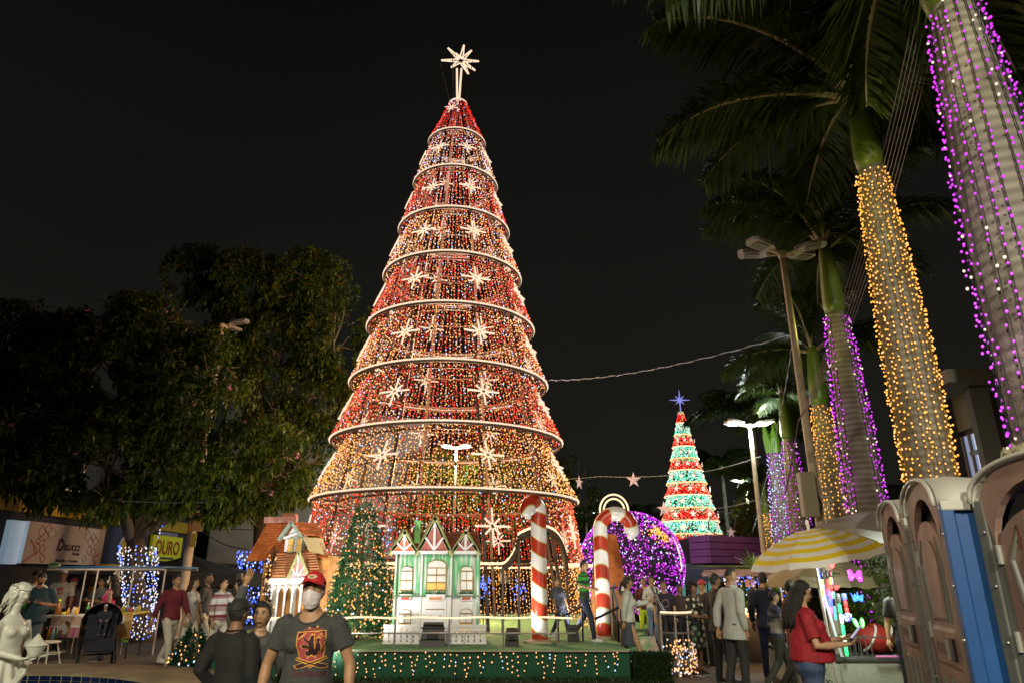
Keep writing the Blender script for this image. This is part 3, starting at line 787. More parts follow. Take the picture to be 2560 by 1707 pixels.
def ridge_tent(name, label, apex, eave_z, half, m, leg=True, val=0.35):
 root = thing(name, label, 'tent', (apex[0], apex[1], 0))
 ax, ay, az = apex; n = 10; v = []; f = []
 g = G()
 cs = [(-half, -half), (half, -half), (half, half), (-half, half)]
 for k in range(4):
  c0 = Vector((ax + cs[k][0], ay + cs[k][1], eave_z)); c1 = Vector((ax + cs[(k + 1) % 4][0], ay + cs[(k + 1) % 4][1], eave_z)); A = Vector(apex)
  vs = []
  for i in range(n + 1):
   t = i / n
   for j in range(9):
    s = j / 8; e = c0.lerp(c1, s); p = A.lerp(e, t); p.z -= (az - eave_z) * 0.28 * sin(pi * t) * (0.4 + .6 * abs(2 * s - 1)) ; p.z -= 0.05 * sin(pi * s) * t
    vs.append(p)
  g.add(vs, [(i * 9 + j, (i + 1) * 9 + j, (i + 1) * 9 + j + 1, i * 9 + j + 1) for i in range(n) for j in range(8)])
  w = []
  for j in range(25):
   s = j / 24; e = c0.lerp(c1, s); e.z -= 0.05 * sin(pi * s); o = (0.02 * sin(j * 1.7))
   w += [e, e + Vector((o, o, -val - .03 * sin(j)))]
  g.add(w, [(2 * j, 2 * j + 1, 2 * j + 3, 2 * j + 2) for j in range(24)])
 g.obj('canopy', m, root, True)
 for cx, cy in cs:
  l = G(); l.cyl((ax + cx * .98, ay + cy * .98, 0), (ax + cx * .98, ay + cy * .98, eave_z), .03, n=8); l.obj('leg', DARKM, root)
 return root
p = at_y(478, 1385, 24.0); ridge_tent('black_canopy_tent', 'black pointed canopy tent in front of the grey wall', (p.x, 24.0, p.z), 1.75, 2.6, mat('black_tent', (0.008, 0.008, 0.009), .7))
tb = thing('stall_lettering', 'dim yellow lettering on the black tent valance', 'sign', (p.x, 21.3, 1.4))
v, f = text_geo('CHÁ E LO', .34, .004, 0, 'CENTER'); t = G(); t.add([Vector((p.x - .9 + q.x, 21.33 - q.z, 1.47 + q.y * .8)) for q in v], f); t.obj('letter', mat('dim_yellow', (.1, .085, .01), .6), tb)
p = at_y(1688, 1398, 30.0); ridge_tent('blue_gazebo_tent', 'slate blue gazebo tent beside the purple building', (p.x, 30.0, p.z), 1.98, 1.75, mat('blue_tent', (0.055, 0.062, 0.12), .6, c2=(0.04, 0.046, 0.095), scale=2), val=.5)
# ------------------------------------------------------------------ purple building centre right
def purple():
 Y = 34.0
 a = at_y(1744, 1335, Y); bz = at_y(1744, 1407, Y).z
 root = thing('purple_building', 'boxy purple plank parapet above a lime green canopy', 'building', (a.x, Y, 0))
 l = X_at(1768, Y - .0, a.z); r = X_at(1905, Y + 2.6, a.z)
 PUR = mat('purple_plank', (0.32, 0.10, 0.42), .55, c2=(0.26, 0.08, 0.35), scale=1.2)
 n = 4; H = a.z - bz; tl, tr = Vector((l, Y, 0)), Vector((r, Y + 2.6, 0))
 bk = Vector((-1.4, 4.5, 0)); ll = Vector((a.x, Y + 1.6, 0))
 for i in range(n):
  z = bz + H * (i + .5) / n; h = H / n - .035
  p = G(); p.bar(tl + Vector((0, 0, z)), tr + Vector((0, 0, z)), .12, h); p.obj('plank', PUR, root)
  p = G(); p.bar(ll + Vector((0, 0, z)), tl + Vector((0, 0, z)), .12, h); p.obj('plank', PUR, root)
 g = G(); q = [tl + Vector((.1, .1, 0)), tr + Vector((-.1, .1, 0)), tr + Vector((0, 5, 0)), ll + Vector((0, 5, 0)), ll + Vector((.12, 0, 0))]
 g.prism([(v.x, v.y) for v in q], H - .05, basis((0, 0, bz), (1, 0, 0), (0, 1, 0), (0, 0, 1))); g.obj('parapet_core', mat('purple_dark', (.03, .012, .045), .8), root)
 g = G(); zc = bz - .06
 c = [Vector((a.x - 3.2, Y - 1.2, zc)), Vector((r + .5, Y + 1.0, zc)), Vector((r + .5, Y + 6, zc)), Vector((a.x - 3.2, Y + 6, zc))]
 g.prism([(v.x, v.y) for v in c], .14, basis((0, 0, zc - .3), (1, 0, 0), (0, 1, 0), (0, 0, 1))); g.prism([(v.x, v.y) for v in c], .1, basis((0, 0, zc - .12), (1, 0, 0), (0, 1, 0), (0, 0, 1)), 1)
 g.obj('canopy', [mat('lime_green', (0.26, 0.42, 0.02), .5), mat('canopy_cream', (.4, .38, .26), .6)], root)
 g = G(); g.box(((a.x + r) / 2, Y + 5.5, (zc - .3) / 2), (r - a.x + 3, .3, zc - .3)); g.obj('wall', mat('purple_wall', (.05, .015, .07), .7), root)
 for k in range(5):
  g = G(); x = a.x - 2.5 + k * 1.7; g.cyl((x, Y - .6 + .3 * k, 0), (x, Y - .6 + .3 * k, zc - .3), .06); g.obj('post', DARKM, root)
 g = G(); g.box((a.x + 1.1, Y + 5.3, 1.1), (1.6, .06, 1.9)); g.obj('window', mat('teal_glow', (.05, .2, .2), .3, emit=.35, ecol=(.2, .6, .55)), root)
 dsh = thing('satellite_dish', 'mesh satellite dish on the roof beside the green tree', 'satellite dish', (0, 36, 0))
 c = at_y(1808, 1312, 36.5); g = G(); ax = Vector((-.5, -.7, .5)).normalized(); x, y, d = frame(ax); M = basis(c, x, y, d)
 [g.tube([M @ Vector((r_ * cos(a_), r_ * sin(a_), .2 * (r_ / .7) ** 2)) for r_ in (0, .2, .4, .55, .7)], .009, 4) for a_ in [pi * k / 8 for k in range(16)]]; [g.tube([M @ Vector((r_ * cos(2 * pi * k / 24), r_ * sin(2 * pi * k / 24), .2 * (r_ / .7) ** 2)) for k in range(24)], .007, 4, closed=True) for r_ in (.18, .32, .45, .58)]; g.obj('dish', mat('dish_mesh', (.012, .012, .011), .7), dsh, True)
 g = G(); g.tube([M @ Vector((.71 * cos(2 * pi * k / 32), .71 * sin(2 * pi * k / 32), .2)) for k in range(32)], .03, 5, closed=True); g.cyl(c, (c.x, c.y + .3, bz + .1), .05); g.obj('rim', mat('dish_rim', (.1, .095, .08), .5), dsh)
purple()
# ------------------------------------------------------------------ dark building at right
def right_building():
 root = thing('dark_apartment_building', 'dark building with a lit bluish window behind the yellow palm', 'building', (9.5, 13, 0))
 A = Vector((6.6, 8.6, 0)); B = Vector((14, 18.0, 0)); d = (B - A).normalized(); nrm = Vector((-d.y, d.x, 0))
 wm = mat('plum_wall', (.035, .02, .018), .85, c2=(.05, .03, .024), scale=1.5)
 q = [A, B, B - nrm * 7, A - nrm * 7]
 g = G(); g.prism([(v.x, v.y) for v in q], 5.4, Matrix.Identity(4)); g.obj('wall', wm, root)
 # a bay in front carrying the window
 Y = 11.4
 def P(px, py, yy=Y): return at_y(px, py, yy)
 tl, tr = P(2372, 1005, 12.0), P(2445, 935, 11.0); bl, br2 = P(2400, 1140, 12.0), P(2488, 1135, 11.0)
 fr = mat('bay_frame', (.11, .1, .08), .8)
 ztop = (tl.z + tr.z) / 2
 A2 = Vector((tl.x, 12.0, 0)); B2 = Vector((tr.x, 11.0, 0)); dd = (B2 - A2).normalized(); n2 = Vector((dd.y, -dd.x, 0)); n2 = n2 if n2.dot(A2) < 0 else -n2
 zt = max(tl.z, tr.z)
 def slab(s0, s1, z0, z1, off, th, m, nm, par=root):
  a = A2 + dd * s0 + n2 * off; b_ = A2 + dd * s1 + n2 * off
  g = G(); g.bar(a + Vector((0, 0, (z0 + z1) / 2)), b_ + Vector((0, 0, (z0 + z1) / 2)), th, z1 - z0); return g.obj(nm, m, par)
 Lw = (B2 - A2).length
 slab(-.3, Lw + .35, zt - .22, zt, .3, .8, fr, 'cornice'); slab(-.02, .08, 0, zt - .22, .12, .3, fr, 'pier'); slab(Lw - .02, Lw + .12, 0, zt - .22, .12, .3, fr, 'pier')
 slab(.08, Lw - .02, 0, zt - .3, -.1, .2, wm, 'bay_wall')
 wz1 = P(2455, 1080, 11.3).z; wz0 = P(2440, 1150, 11.3).z
 slab(.08, Lw - .02, wz1 + .1, wz1 + .75, .03, .08, mat('window_awning', (.06, .06, .03), .8), 'awning_panel')
 w = slab(.3, Lw - .08, wz0 - .6, wz1, .03, .06, mat('lit_window', (.2, .25, .4), .3, emit=.32, ecol=(.45, .58, 1.0)), 'window')
 for k in range(4):
  s0 = .3 + (Lw - .38) * k / 3; slab(s0 - .02, s0 + .02, wz0 - .6, wz1, .08, .04, fr, 'frame', w)
 slab(.45, Lw - .3, wz1 - .35, wz1 - .28, .08, .03, DARKM, 'sash', w)
right_building()
# far skyline: dark blocks and one low wall that close the square
def far_blocks():
 k = 0
 for x0, x1, Y, h, lab in ((-34, -18, 52, 9, 'far dark block of flats left of the giant tree'), (-8, 4, 62, 7.5, 'low far building straight behind the giant tree'), (5, 22, 66, 6.5, 'low far building behind the bauble and green tree'), (24, 50, 60, 9, 'far dark building beyond the row of palms')):
  r = thing('far_building', lab, 'building', ((x0 + x1) / 2, Y, 0))
  g = G(); g.box(((x0 + x1) / 2, Y + 4, h / 2), (x1 - x0, 8, h)); g.obj('wall', mat('far_wall', (.03, .03, .028), .9, c2=(.045, .043, .04), scale=.6), r)
  g = G(); g.box(((x0 + x1) / 2, Y + 4, h + .1), (x1 - x0 + .4, 8.4, .2)); g.obj('roof', mat('far_roof', (.02, .018, .016), .9), r)
  n = int((x1 - x0) / 3)
  for i in range(n):
   for j in range(int(h / 3)):
    w = G(); w.box((x0 + 1.5 + i * 3, Y - .02, 1.7 + j * 3), (1.2, .08, 1.2)); w.obj('window', mat('dark_glass', (.01, .012, .016), .1), r)
far_blocks()
# ------------------------------------------------------------------ street lamps
LGR = mat('lamp_post_paint', (.48, .40, .29), .6, c2=(.38, .31, .22), scale=3)
LHD = mat('lamp_housing', (.3, .27, .25), .5)
def street_lamp(label, x, y, h, r, heads, lit, rz=0.0, hl=.62):
 root = thing('street_lamp', label, 'street lamp', (x, y, 0), group='tall street lamps of the square')
 g = G(); n = 14
 g.tube([(x, y, h * i / n) for i in range(n + 1)], [r * (1 - .42 * i / n) for i in range(n + 1)], 14); g.obj('pole', LGR, root, True)
 g = G(); g.lathe([(r * 1.7, 0), (r * 1.7, .03), (r * 1.1, .06)], 16, (x, y, 0)); g.obj('base_plate', LGR, root)
 g = G(); g.lathe([(r * .7, h - .1), (r * .9, h - .05), (r * .9, h + .03), (.02, h + .06)], 14, (x, y, 0)); g.obj('cap', LGR, root)
 for k, a in enumerate(heads):
  a = radians(a) + rz; d = Vector((cos(a), sin(a), .12)).normalized(); s = Vector((-sin(a), cos(a), 0)); u = d.cross(s); u = -u if u.z < 0 else u
  p = Vector((x, y, h - .02))
  b = G(); b.tube([p, p + d * .28], .035, 8); b.obj('arm', LGR, root)
  M = basis(p + d * .24, d, s, u)
  b = G(); b.prism([(0, -.08), (.1, -.14), (hl, -.15), (hl + .06, -.08), (hl + .06, .08), (hl, .15), (.1, .14), (0, .08)], .07, M); hd = b.obj('lamp_head', LHD, root)
  b = G(); b.box((hl * .62, 0, -.012), (hl * .55, .2, .02), 0, M); b.obj('lens', mat('lens_lit', (.9, 1, .95), .3, emit=14, ecol=(.88, 1, .93)) if lit else mat('lens_off', (.16, .15, .13), .2), hd)
  for j in range(3):
   b = G(); b.box((hl * (.4 + .2 * j), 0, .085), (.02, .24, .03), 0, M); b.obj('fin', LHD, hd)
 return root
Y = 11.7; xx = X_at(2070, Y); zt = at_y(1954, 634, Y).z
street_lamp('tall unlit lamp post with four heads and a metal box among the palms', xx, Y, zt, .09, (205, 160, 25, -18), False, 0, .5)
bx = thing('meter_box', 'beige metal meter box strapped to the unlit lamp post', 'utility box', (xx, Y, 3)); c = at_y(2020, 1235, Y - .2)
g = G(); g.box((0, 0, 0), (.25, .16, .72)); g.v = [tuple(Vector(v) + c) for v in g.v]; g.obj('casing', mat('meter_beige', (.3, .27, .2), .6), bx, bevel=.012)
g = G(); g.tube([c + Vector((.12, 0, .1)), c + Vector((.19, -.03, -.16)), c + Vector((.15, 0, -.32)), c + Vector((.04, 0, -.36))], .018, 6); g.obj('cable', WIRE, bx)
g = G(); g.box((c.x, c.y + .14, c.z), (.3, .1, .06)); g.obj('bracket', DARKM, bx)
Y = 22.0; lx = X_at(1917, Y); lz = at_y(1896, 1062, Y).z
street_lamp('far lamp post with four glowing white heads left of the palms', lx, Y, lz, .1, (200, 168, 20, -12), True, 0, .5)
lamp('far_lamp_light', 'POINT', (lx, Y - .1, lz - .35), 650, (.86, 1, .9), .25)
Y = 44.0; x2 = X_at(1890, Y); z2 = at_y(1878, 1203, Y).z
street_lamp('most distant glowing lamp post behind the green palm tuft', x2, Y, z2, .12, (195, 165, 15, -15), True)
lamp('distant_lamp_light', 'POINT', (x2, Y - .1, z2 - .35), 1500, (.86, 1, .9), .3)
Y = 31.0; x3 = X_at(1140, Y, 7); z3 = at_y(1140, 1118, Y).z
street_lamp('glowing four headed lamp post seen through the giant tree', x3, Y, z3, .09, (190, 160, 25, -20), True, 0, .42)
lamp('inner_lamp_light', 'POINT', (x3, Y - .1, z3 - .35), 1500, (.9, 1, .85), .3)
Y = 46.0; x4 = X_at(1470, Y); z4 = at_y(1468, 1283, Y).z
street_lamp('small far lamp with two lit heads above the bauble', x4, Y, z4, .11, (185, -8), True)
Y = 21.2; x5 = X_at(463, Y); z5 = at_y(557, 813, Y).z
street_lamp('lamp post with two unlit heads poking out of the left trees', x5, Y, z5, .14, (-5, 75), False, 0, .6)
g = G(); tb = thing('wooden_sign_board', 'small blank wooden board fixed to the left lamp post', 'sign', (x5, Y, 2.7)); c = at_y(488, 1306, Y - .16)
g.box((c.x, c.y, c.z), (.42, .03, .5)); g.obj('board', mat('ply_wood', (.42, .25, .11), .7), tb)
g = G(); g.box((c.x + .03, c.y, c.z - .5), (.14, .03, .4)); g.obj('yellow_plate', mat('plate_yellow', (.45, .4, .03), .6), tb)
# lamps of the square that stand behind the viewer and light the near people
L1 = street_lamp('warm lit lamp post behind the viewer on the left', -6.2, -8.5, 8.5, .13, (60, 120), True)
lamp('rear_lamp_light', 'SPOT', (-6.0, -8.0, 8.2), 6200, (1, .88, .64), .35, aim=(-2.5, 4.5, 0), spot=66, blend=.5)
L2 = street_lamp('white lit lamp post behind the viewer on the right', 1.6, -9.0, 8.5, .13, (60, 120), True)
lamp('rear_lamp_light', 'SPOT', (1.6, -8.5, 8.2), 7200, (1, .92, .74), .35, aim=(4.3, 5, 1.6), spot=80, blend=.5)
# ------------------------------------------------------------------ royal palms
TRK = mat('palm_bark', (.30, .285, .23), .9, c2=(.17, .15, .115), scale=2.2, bump=.5, bscale=22, detail=9)
def bark_rings(m):
 t = m.node_tree; b = t.nodes['Principled BSDF']; w = t.nodes.new('ShaderNodeTexWave'); w.wave_type = 'BANDS'; w.bands_direction = 'Z'
 w.inputs['Scale'].default_value = 3.2; w.inputs['Distortion'].default_value = 2.2; w.inputs['Detail Scale'].default_value = .6
 co = t.nodes.new('ShaderNodeTexCoord'); t.links.new(co.outputs['Object'], w.inputs[0])
 mx = t.nodes.new('ShaderNodeMix'); mx.data_type = 'RGBA'; mx.blend_type = 'MULTIPLY'; mx.inputs[0].default_value = .38
 s = b.inputs['Base Color'].links[0].from_socket; t.links.new(s, mx.inputs[6]); t.links.new(w.outputs[0], mx.inputs[7]); t.links.new(mx.outputs[2], b.inputs['Base Color'])
bark_rings(TRK)
SHAFT = mat('crownshaft_green', (.06, .13, .012), .4, c2=(.12, .16, .02), scale=1.2, stretch=(2, 2, .4))
FROND = leafmat('frond_leaf', (.022, .05, .008), (.055, .085, .014), .45, .3)
RACH = mat('frond_rib', (.34, .28, .15), .6, c2=(.24, .2, .1), scale=3)
def frond_mesh(L, curve, seed):
 random.seed(seed); ribs = G(); lv = G(); n = 26; pts = []
 p = Vector((0, 0, 0)); e = radians(curve[0]);
 for i in range(n + 1):
  pts.append(p.copy()); el = e - radians(curve[1]) * (i / n) ** 1.25
  p = p + Vector((cos(el), 0, sin(el))) * L / n
 ribs.tube(pts, [(.055 * (1 - .9 * i / n) + .006, .04 * (1 - .9 * i / n) + .005) for i in range(n + 1)], 6)
 m = 86
 for k in range(m):
  t = .14 + .86 * k / m; f = t * n; i = min(n - 1, int(f)); p = pts[i].lerp(pts[i + 1], f - i); d = (pts[i + 1] - pts[i]).normalized()
  ll = (.35 + .55 * sin(pi * min(1, t * 1.05)) ** .7) * U(.85, 1.12) * L / 3.3
  for s in (-1, 1):
   for rep in (0, 1):
    dir_ = (Vector((0, s, 0)) * U(.55, .95) + d * U(.35, .65) + Vector((0, 0, U(-.55, .25)))).normalized()
    q = p + dir_ * ll * .5; e2 = p + dir_ * ll + Vector((0, 0, -ll * U(.15, .45))); w = U(.018, .03) * L / 3.3 + .004
    x = dir_.cross(Vector((0, 0, 1))).normalized() * w
    b = len(lv.v); lv.v += [tuple(p - x * .5), tuple(p + x * .5), tuple(q + x), tuple(q - x), tuple(e2)]
    lv.f += [(b, b + 1, b + 2, b + 3), (b + 3, b + 2, b + 4)]; lv.m += [0, 0]
 return ribs.mesh('frond_rib', [RACH], True), lv.mesh('frond', [FROND])
FR = [frond_mesh(3.4, (54, 82), 1), frond_mesh(3.3, (38, 76), 2), frond_mesh(3.1, (24, 70), 3), frond_mesh(2.9, (68, 95), 4)]
random.seed(21)
def palm(label, x, y, h, r, shaft, cols, nstr, step, nf=15, fs=1.0, zlo=.3, br=.017, seed=0, az0=None, sparse=None, lights='string lights wrapped round'):
 root = thing('royal_palm', label, 'palm tree', (x, y, 0), group='royal palms in a row on the right')
 prof = []; n = 60
 def rad(t): return r * (.85 + .15 * max(0, 1 - t / .06) + .16 * sin(pi * t) - .28 * max(0, (t - .6) / .4) ** 1.25)
 g = G(); nn = 150
 g.lathe([(rad(i / nn) * (1 + .012 * sin(i * 2.4) + .008 * noise.noise((i * .7, x, 0))), h * i / nn) for i in range(nn + 1)], 28, (x, y, 0)); g.obj('trunk', TRK, root, True)
 if shaft > 0:
  rs = rad(1)
  g = G(); g.lathe([(rs * 1.08, h), (rs * 1.28, h + .12 * shaft), (rs * 1.15, h + .4 * shaft), (rs * .85, h + .8 * shaft), (rs * .62, h + shaft)], 24, (x, y, 0)); g.obj('crownshaft', SHAFT, root, True)
  top = Vector((0, 0, h + shaft))
  for k in range(nf):
   a = (k * 2.39996 + seed); vi = [0, 1, 1, 2, 1, 2, 0, 1, 2, 3][k % 10]
   if cos(a - atan2(-y, -x)) > .55: vi = 0 if k % 2 else 3
   M = Matrix.Translation(top + Vector((0, 0, U(-.25, .05)))) @ Matrix.Rotation(a, 4, 'Z') @ Matrix.Rotation(U(-.15, .15), 4, 'X') @ Matrix.Scale(fs * U(.9, 1.08), 4)
   rb = inst(FR[vi][0], 'frond', root, M); c = inst(FR[vi][1], 'frond_leaves', rb); c['kind'] = 'stuff'
 b = G(); w = G()
 for k in range(nstr):
  a = 2 * pi * (k + U(-.2, .2)) / nstr; pts = []
  if sparse and (sparse[0] < math.degrees(a) % 360 < sparse[1]): continue
  top_ = h - U(.02, .12)
  m = 24; ph = U(0, 6)
  for i in range(m + 1):
   t = i / m; z = top_ + (zlo - top_) * t; aa = a + .05 * sin(ph + t * 5); rr = rad(z / h) + .022
   pts.append(Vector((x + rr * cos(aa), y + rr * sin(aa), z)))
  w.tube(pts, .006, 4, caps=False)
  out_ = [p + Vector((p.x - x, p.y - y, 0)).normalized() * .025 for p in pts]
  strip_lights(b, out_, step, br, [0, 1], cols[1], 1.6, y < 13)
 w.obj('light_wire', WIRE if cols[2] is None else cols[2], root, kind='stuff'); b.obj('string_light', cols[0], root, kind='stuff')
 if shaft > 0:
  lamp('trunk_string_light', 'POINT', (x - .75, y - .55, h * .92), 12, (.9, .85, .2), .15)  # added yellow-green lamp by each crown, brightens shaft and fronds
  if cols[2] is None and nf > 8:
   for q_ in (.5, .7, .9): lamp('purple_string_light', 'POINT', (x - .48, y - .3, h * q_), .7, (.8, .1, 1), .08)
 return root
PV = ([B_PURPLE, B_WHITE], (9, 1.4), None); GV = ([B_GOLD, B_WARM], (8, 3), mat('amber_wire', (.2, .12, .015), .6)); LV = ([B_PURPLE, B_COOL], (5, 5), None)
palm('nearest palm at the right edge, pale ringed trunk strung with purple bulbs', 3.93, 4.8, 6.45, .30, 1.5, PV, 18, .08, 9, 1.0, zlo=2.2, br=.0108, seed=.4)
palm('palm behind the toilets wrapped in dense golden bulbs', 5.17, 8.5, 7.2, .265, 1.45, GV, 26, .085, 12, 1.0, br=.0115, seed=2.0)
palm('palm with purple bulbs standing between two golden palms', 6.2, 12.2, 6.4, .285, 1.5, PV, 22, .105, 10, .85, br=.0145, seed=.9, sparse=(215, 268))
palm('golden lit palm just right of the unlit lamp post', 7.4, 16.0, 5.55, .30, 1.5, GV, 18, .115, 9, .74, br=.019, seed=1.7)
palm('pale trunk palm with lilac bulbs and a cut bright green top', X_at(1976, 25), 25.0, 6.0, .36, 0, LV, 22, .12, 0, 1, br=.024, seed=0)
palm('dim purple lit palm behind the beige meter box', X_at(2016, 20.5), 20.5, 5.6, .28, 1.4, PV, 14, .15, 8, .5, br=.022, seed=2.4)
palm('farther palm with thin golden strings behind the lilac trunk', X_at(2000, 29), 29.0, 6.4, .30, 1.4, GV, 14, .16, 10, .6, br=.026, seed=.2)
palm('farthest palm of the row with golden bulbs low on its trunk', X_at(1936, 34), 34.0, 4.6, .32, 1.3, GV, 16, .17, 10, .75, br=.03, seed=1.1)
# bright cut crown on the lilac palm
x, y = X_at(1976, 25), 25.0
g = G()
for a, L, t in ((2.6, 1.15, .1), (.4, 1.3, -.05), (4.6, 1.0, .12), (1.5, .8, .0)):
 g.tube([(x + .12 * cos(a), y + .12 * sin(a), 5.95), (x + .22 * cos(a), y + .22 * sin(a), 5.95 + L * .5), (x + (.22 + t) * cos(a), y + .2 * sin(a), 5.95 + L)], [.2, .15, .02], 8)
o = g.obj('palm_stump_sheath', mat('bright_sheath', (.12, .26, .02), .5), None); tag(o, 'bright green split sheath left on top of the cut lilac lit palm', 'palm sheath')
g = G(); g.tube([(x + .75, y + .2, 5.7), (x + .62, y + .2, 7.6), (x + .5, y + .2, 8.7)], [.05, .06, .015], 6); o = g.obj('white_pole', WHITEP); tag(o, 'thin white spar leaning behind the cut palm top', 'pole')
# ------------------------------------------------------------------ broadleaf trees
LEAFS = [leafmat('broad_leaf', (.04, .085, .008), (.13, .155, .012), .45, .25), leafmat('broad_leaf_dark', (.02, .048, .008), (.065, .095, .012), .5, .2), leafmat('broad_leaf_yellow', (.07, .08, .012), (.16, .14, .02), .5, .25)]
BARK = mat('tree_bark', (.12, .09, .055), .9, c2=(.07, .05, .03), scale=5, bump=.5)
def broad_tree(name, label, base, trunk_r, fork, blobs, nsprig, mats_, leafL=.2, seed=1, flowers=0, group='big trees round the square', limbs=True, sun=None):
 random.seed(seed)
 root = thing(name, label, 'tree', base, group=group)
 g = G(); base = Vector(base); F = Vector(fork)
 pts = [base.lerp(F, i / 8) + Vector((.06 * sin(i * 1.1), .05 * cos(i * 1.7), 0)) for i in range(9)]
 g.tube(pts, [trunk_r * (1.35 if i == 0 else 1.05 - .25 * i / 8) for i in range(9)], 12); g.obj('trunk', BARK, root, True)
 lb = G(); tips = []
 for c, r in blobs:
  c = Vector(c); k0 = F.lerp(c, .4) + Vector((U(-.3, .3), U(-.3, .3), U(0, .5)))
  lb.tube([F - Vector((0, 0, .2)), k0, c], [trunk_r * .55, trunk_r * .33, trunk_r * .14], 7)
  for j in range(9):
   d = Vector((random.gauss(0, 1), random.gauss(0, 1) - .3, random.gauss(.1, .8))).normalized(); rr = r if not hasattr(r, '__len__') else None
   e = Vector((d.x * (r[0] if rr is None else r), d.y * (r[1] if rr is None else r), d.z * (r[2] if rr is None else r))) * U(.75, 1.0)
   md = c + e * .5 + Vector((U(-.2, .2), 0, U(-.1, .3)))
   lb.tube([k0.lerp(c, U(.5, 1)), md, c + e], [trunk_r * .12, trunk_r * .07, .01], 5)
   for q in range(3):
    d2 = (d + Vector((U(-.8, .8), U(-.8, .8), U(-.3, .8)))).normalized(); s = md.lerp(c + e, U(.1, .9)); lb.tube([s, s + d2 * U(.3, .7)], [trunk_r * .035 + .006, .005], 4)
 lb.obj('branch', mat('branch_bark', (.24, .19, .12), .9, c2=(.16, .12, .07), scale=5), root, True)
 vol = [((r if not hasattr(r, '__len__') else (r[0] * r[1] * r[2]) ** (1 / 3)) ** 2) for c, r in blobs]
 lf = [G() for _ in mats_]
 for i in range(nsprig):
  c, r = random.choices(blobs, vol)[0]
  rx, ry, rz = r if hasattr(r, '__len__') else (r, r, r)
  d = Vector((random.gauss(0, 1), random.gauss(0, 1), random.gauss(0, 1))).normalized()
  if d.y > .55: d.y *= -1
  rr = U(.62, 1.06) if R() < .8 else U(.3, .7)
  p = Vector(c) + Vector((d.x * rx, d.y * ry, d.z * rz)) * rr
  if noise.noise(p * .8) < -.16: continue
  if noise.noise(p * 1.9) < -.16: continue
  mi = random.choices(range(len(mats_)), [8, 5, 1.2][:len(mats_)])[0]; gg = lf[mi]
  ax = Vector((d.x * .6 + U(-.5, .5), d.y * .6 + U(-.5, .5), d.z * .3 + U(-.4, .3))).normalized()
  for k in range(6):
   a = 2 * pi * k / 6 + U(-.3, .3); x_, y_, _ = frame(ax); dd = (x_ * cos(a) + y_ * sin(a) + ax * U(.1, .6) + Vector((0, 0, -.35))).normalized()
   gg.leaf(p + ax * .03 * k, dd, leafL * U(.5, 1.3), leafL * U(.30, .48), 0, droop=.3)
 for gg, m in zip(lf, mats_): gg.obj('crown', m, root, kind='stuff')
 if flowers:
  fl = G()
  for i in range(flowers):
   c, r = random.choice(blobs); rx, ry, rz = r if hasattr(r, '__len__') else (r, r, r); d = Vector((random.gauss(0, 1), -abs(random.gauss(0, 1)), random.gauss(0, .8))).normalized(); p = Vector(c) + Vector((d.x * rx, d.y * ry, d.z * rz)) * 1.04
   for k in range(5): fl.leaf(p, (U(-1, 1), U(-1, 0), U(-.6, 1)), .11, .08)
  fl.obj('blossom', mat('pink_blossom', (.5, .2, .32), .6), root, kind='stuff')
 random.seed(seed + 100)
 return root
def B(px, py, Y, r): return (tuple(at_y(px, py, Y)), r)
tbase = gpos(352, 19.9)
broad_tree('broadleaf_tree', 'big leafy tree whose trunk is wrapped in cool white lights', tbase, .27, at_y(330, 1330, 19.9),
 [B(120, 1010, 18.6, (1.9, 1.6, 1.7)), B(310, 880, 19.3, (2.0, 1.6, 1.7)), B(450, 1040, 18.6, (1.9, 1.5, 1.8)), B(250, 1130, 17.6, (1.9, 1.3, 1.3)), B(520, 1190, 18.4, (1.7, 1.3, 1.1)), B(640, 1130, 19.0, (1.35, 1.2, 1.0)), B(390, 1225, 18.8, (1.2, 1.1, .75)), B(540, 920, 19.4, (1.0, 1.2, 1.1)), B(680, 1210, 19.2, (1.1, 1, .7)), B(570, 1262, 18.8, (.8, .7, .4)), B(250, 1255, 17.2, (.6, .6, .35)), B(380, 800, 19.5, (1.0, 1, .7))], 14000, LEAFS, .235, 5, 26)
broad_tree('broadleaf_tree', 'tall dark tree standing just left of the giant tree', gpos(655, 27.0), .42, at_y(668, 1180, 27.0),
 [B(500, 690, 28.5, (1.6, 1.5, 1.3)), B(640, 720, 27.5, (2.0, 1.8, 1.7)), B(780, 720, 27.0, (1.8, 1.6, 1.6)), B(850, 860, 26.6, (1.7, 1.5, 1.8)), B(700, 900, 27, (2.3, 1.6, 1.9)), B(840, 1010, 27, (1.7, 1.4, 1.6)), B(720, 1080, 26.5, (1.9, 1.4, 1.4)), B(600, 860, 28, (1.6, 1.4, 1.8)), B(560, 720, 28.6, (1.2, 1.2, 1.1)), B(660, 1200, 25.5, (1.2, 1, 1.0)), B(760, 1190, 25.6, (1.0, 1, .9))], 11500, [LEAFS[1], LEAFS[0], LEAFS[2]], .27, 9)
broad_tree('broadleaf_tree', 'shadowy tree at the left edge with scattered pink blossoms', gpos(-120, 19.0), .35, at_y(-60, 1200, 19.0),
 [B(40, 850, 19.0, (1.6, 1.5, 1.2)), B(-60, 1000, 18.5, (1.7, 1.4, 1.9)), B(30, 1150, 17.2, (1.6, 1.3, 1.4)), B(140, 880, 19.5, (1.2, 1.2, 1.0)), B(60, 1215, 17.5, (1.2, 1, .55))], 5600, [LEAFS[1], LEAFS[0]], .25, 13, 10)
Y = 36.0
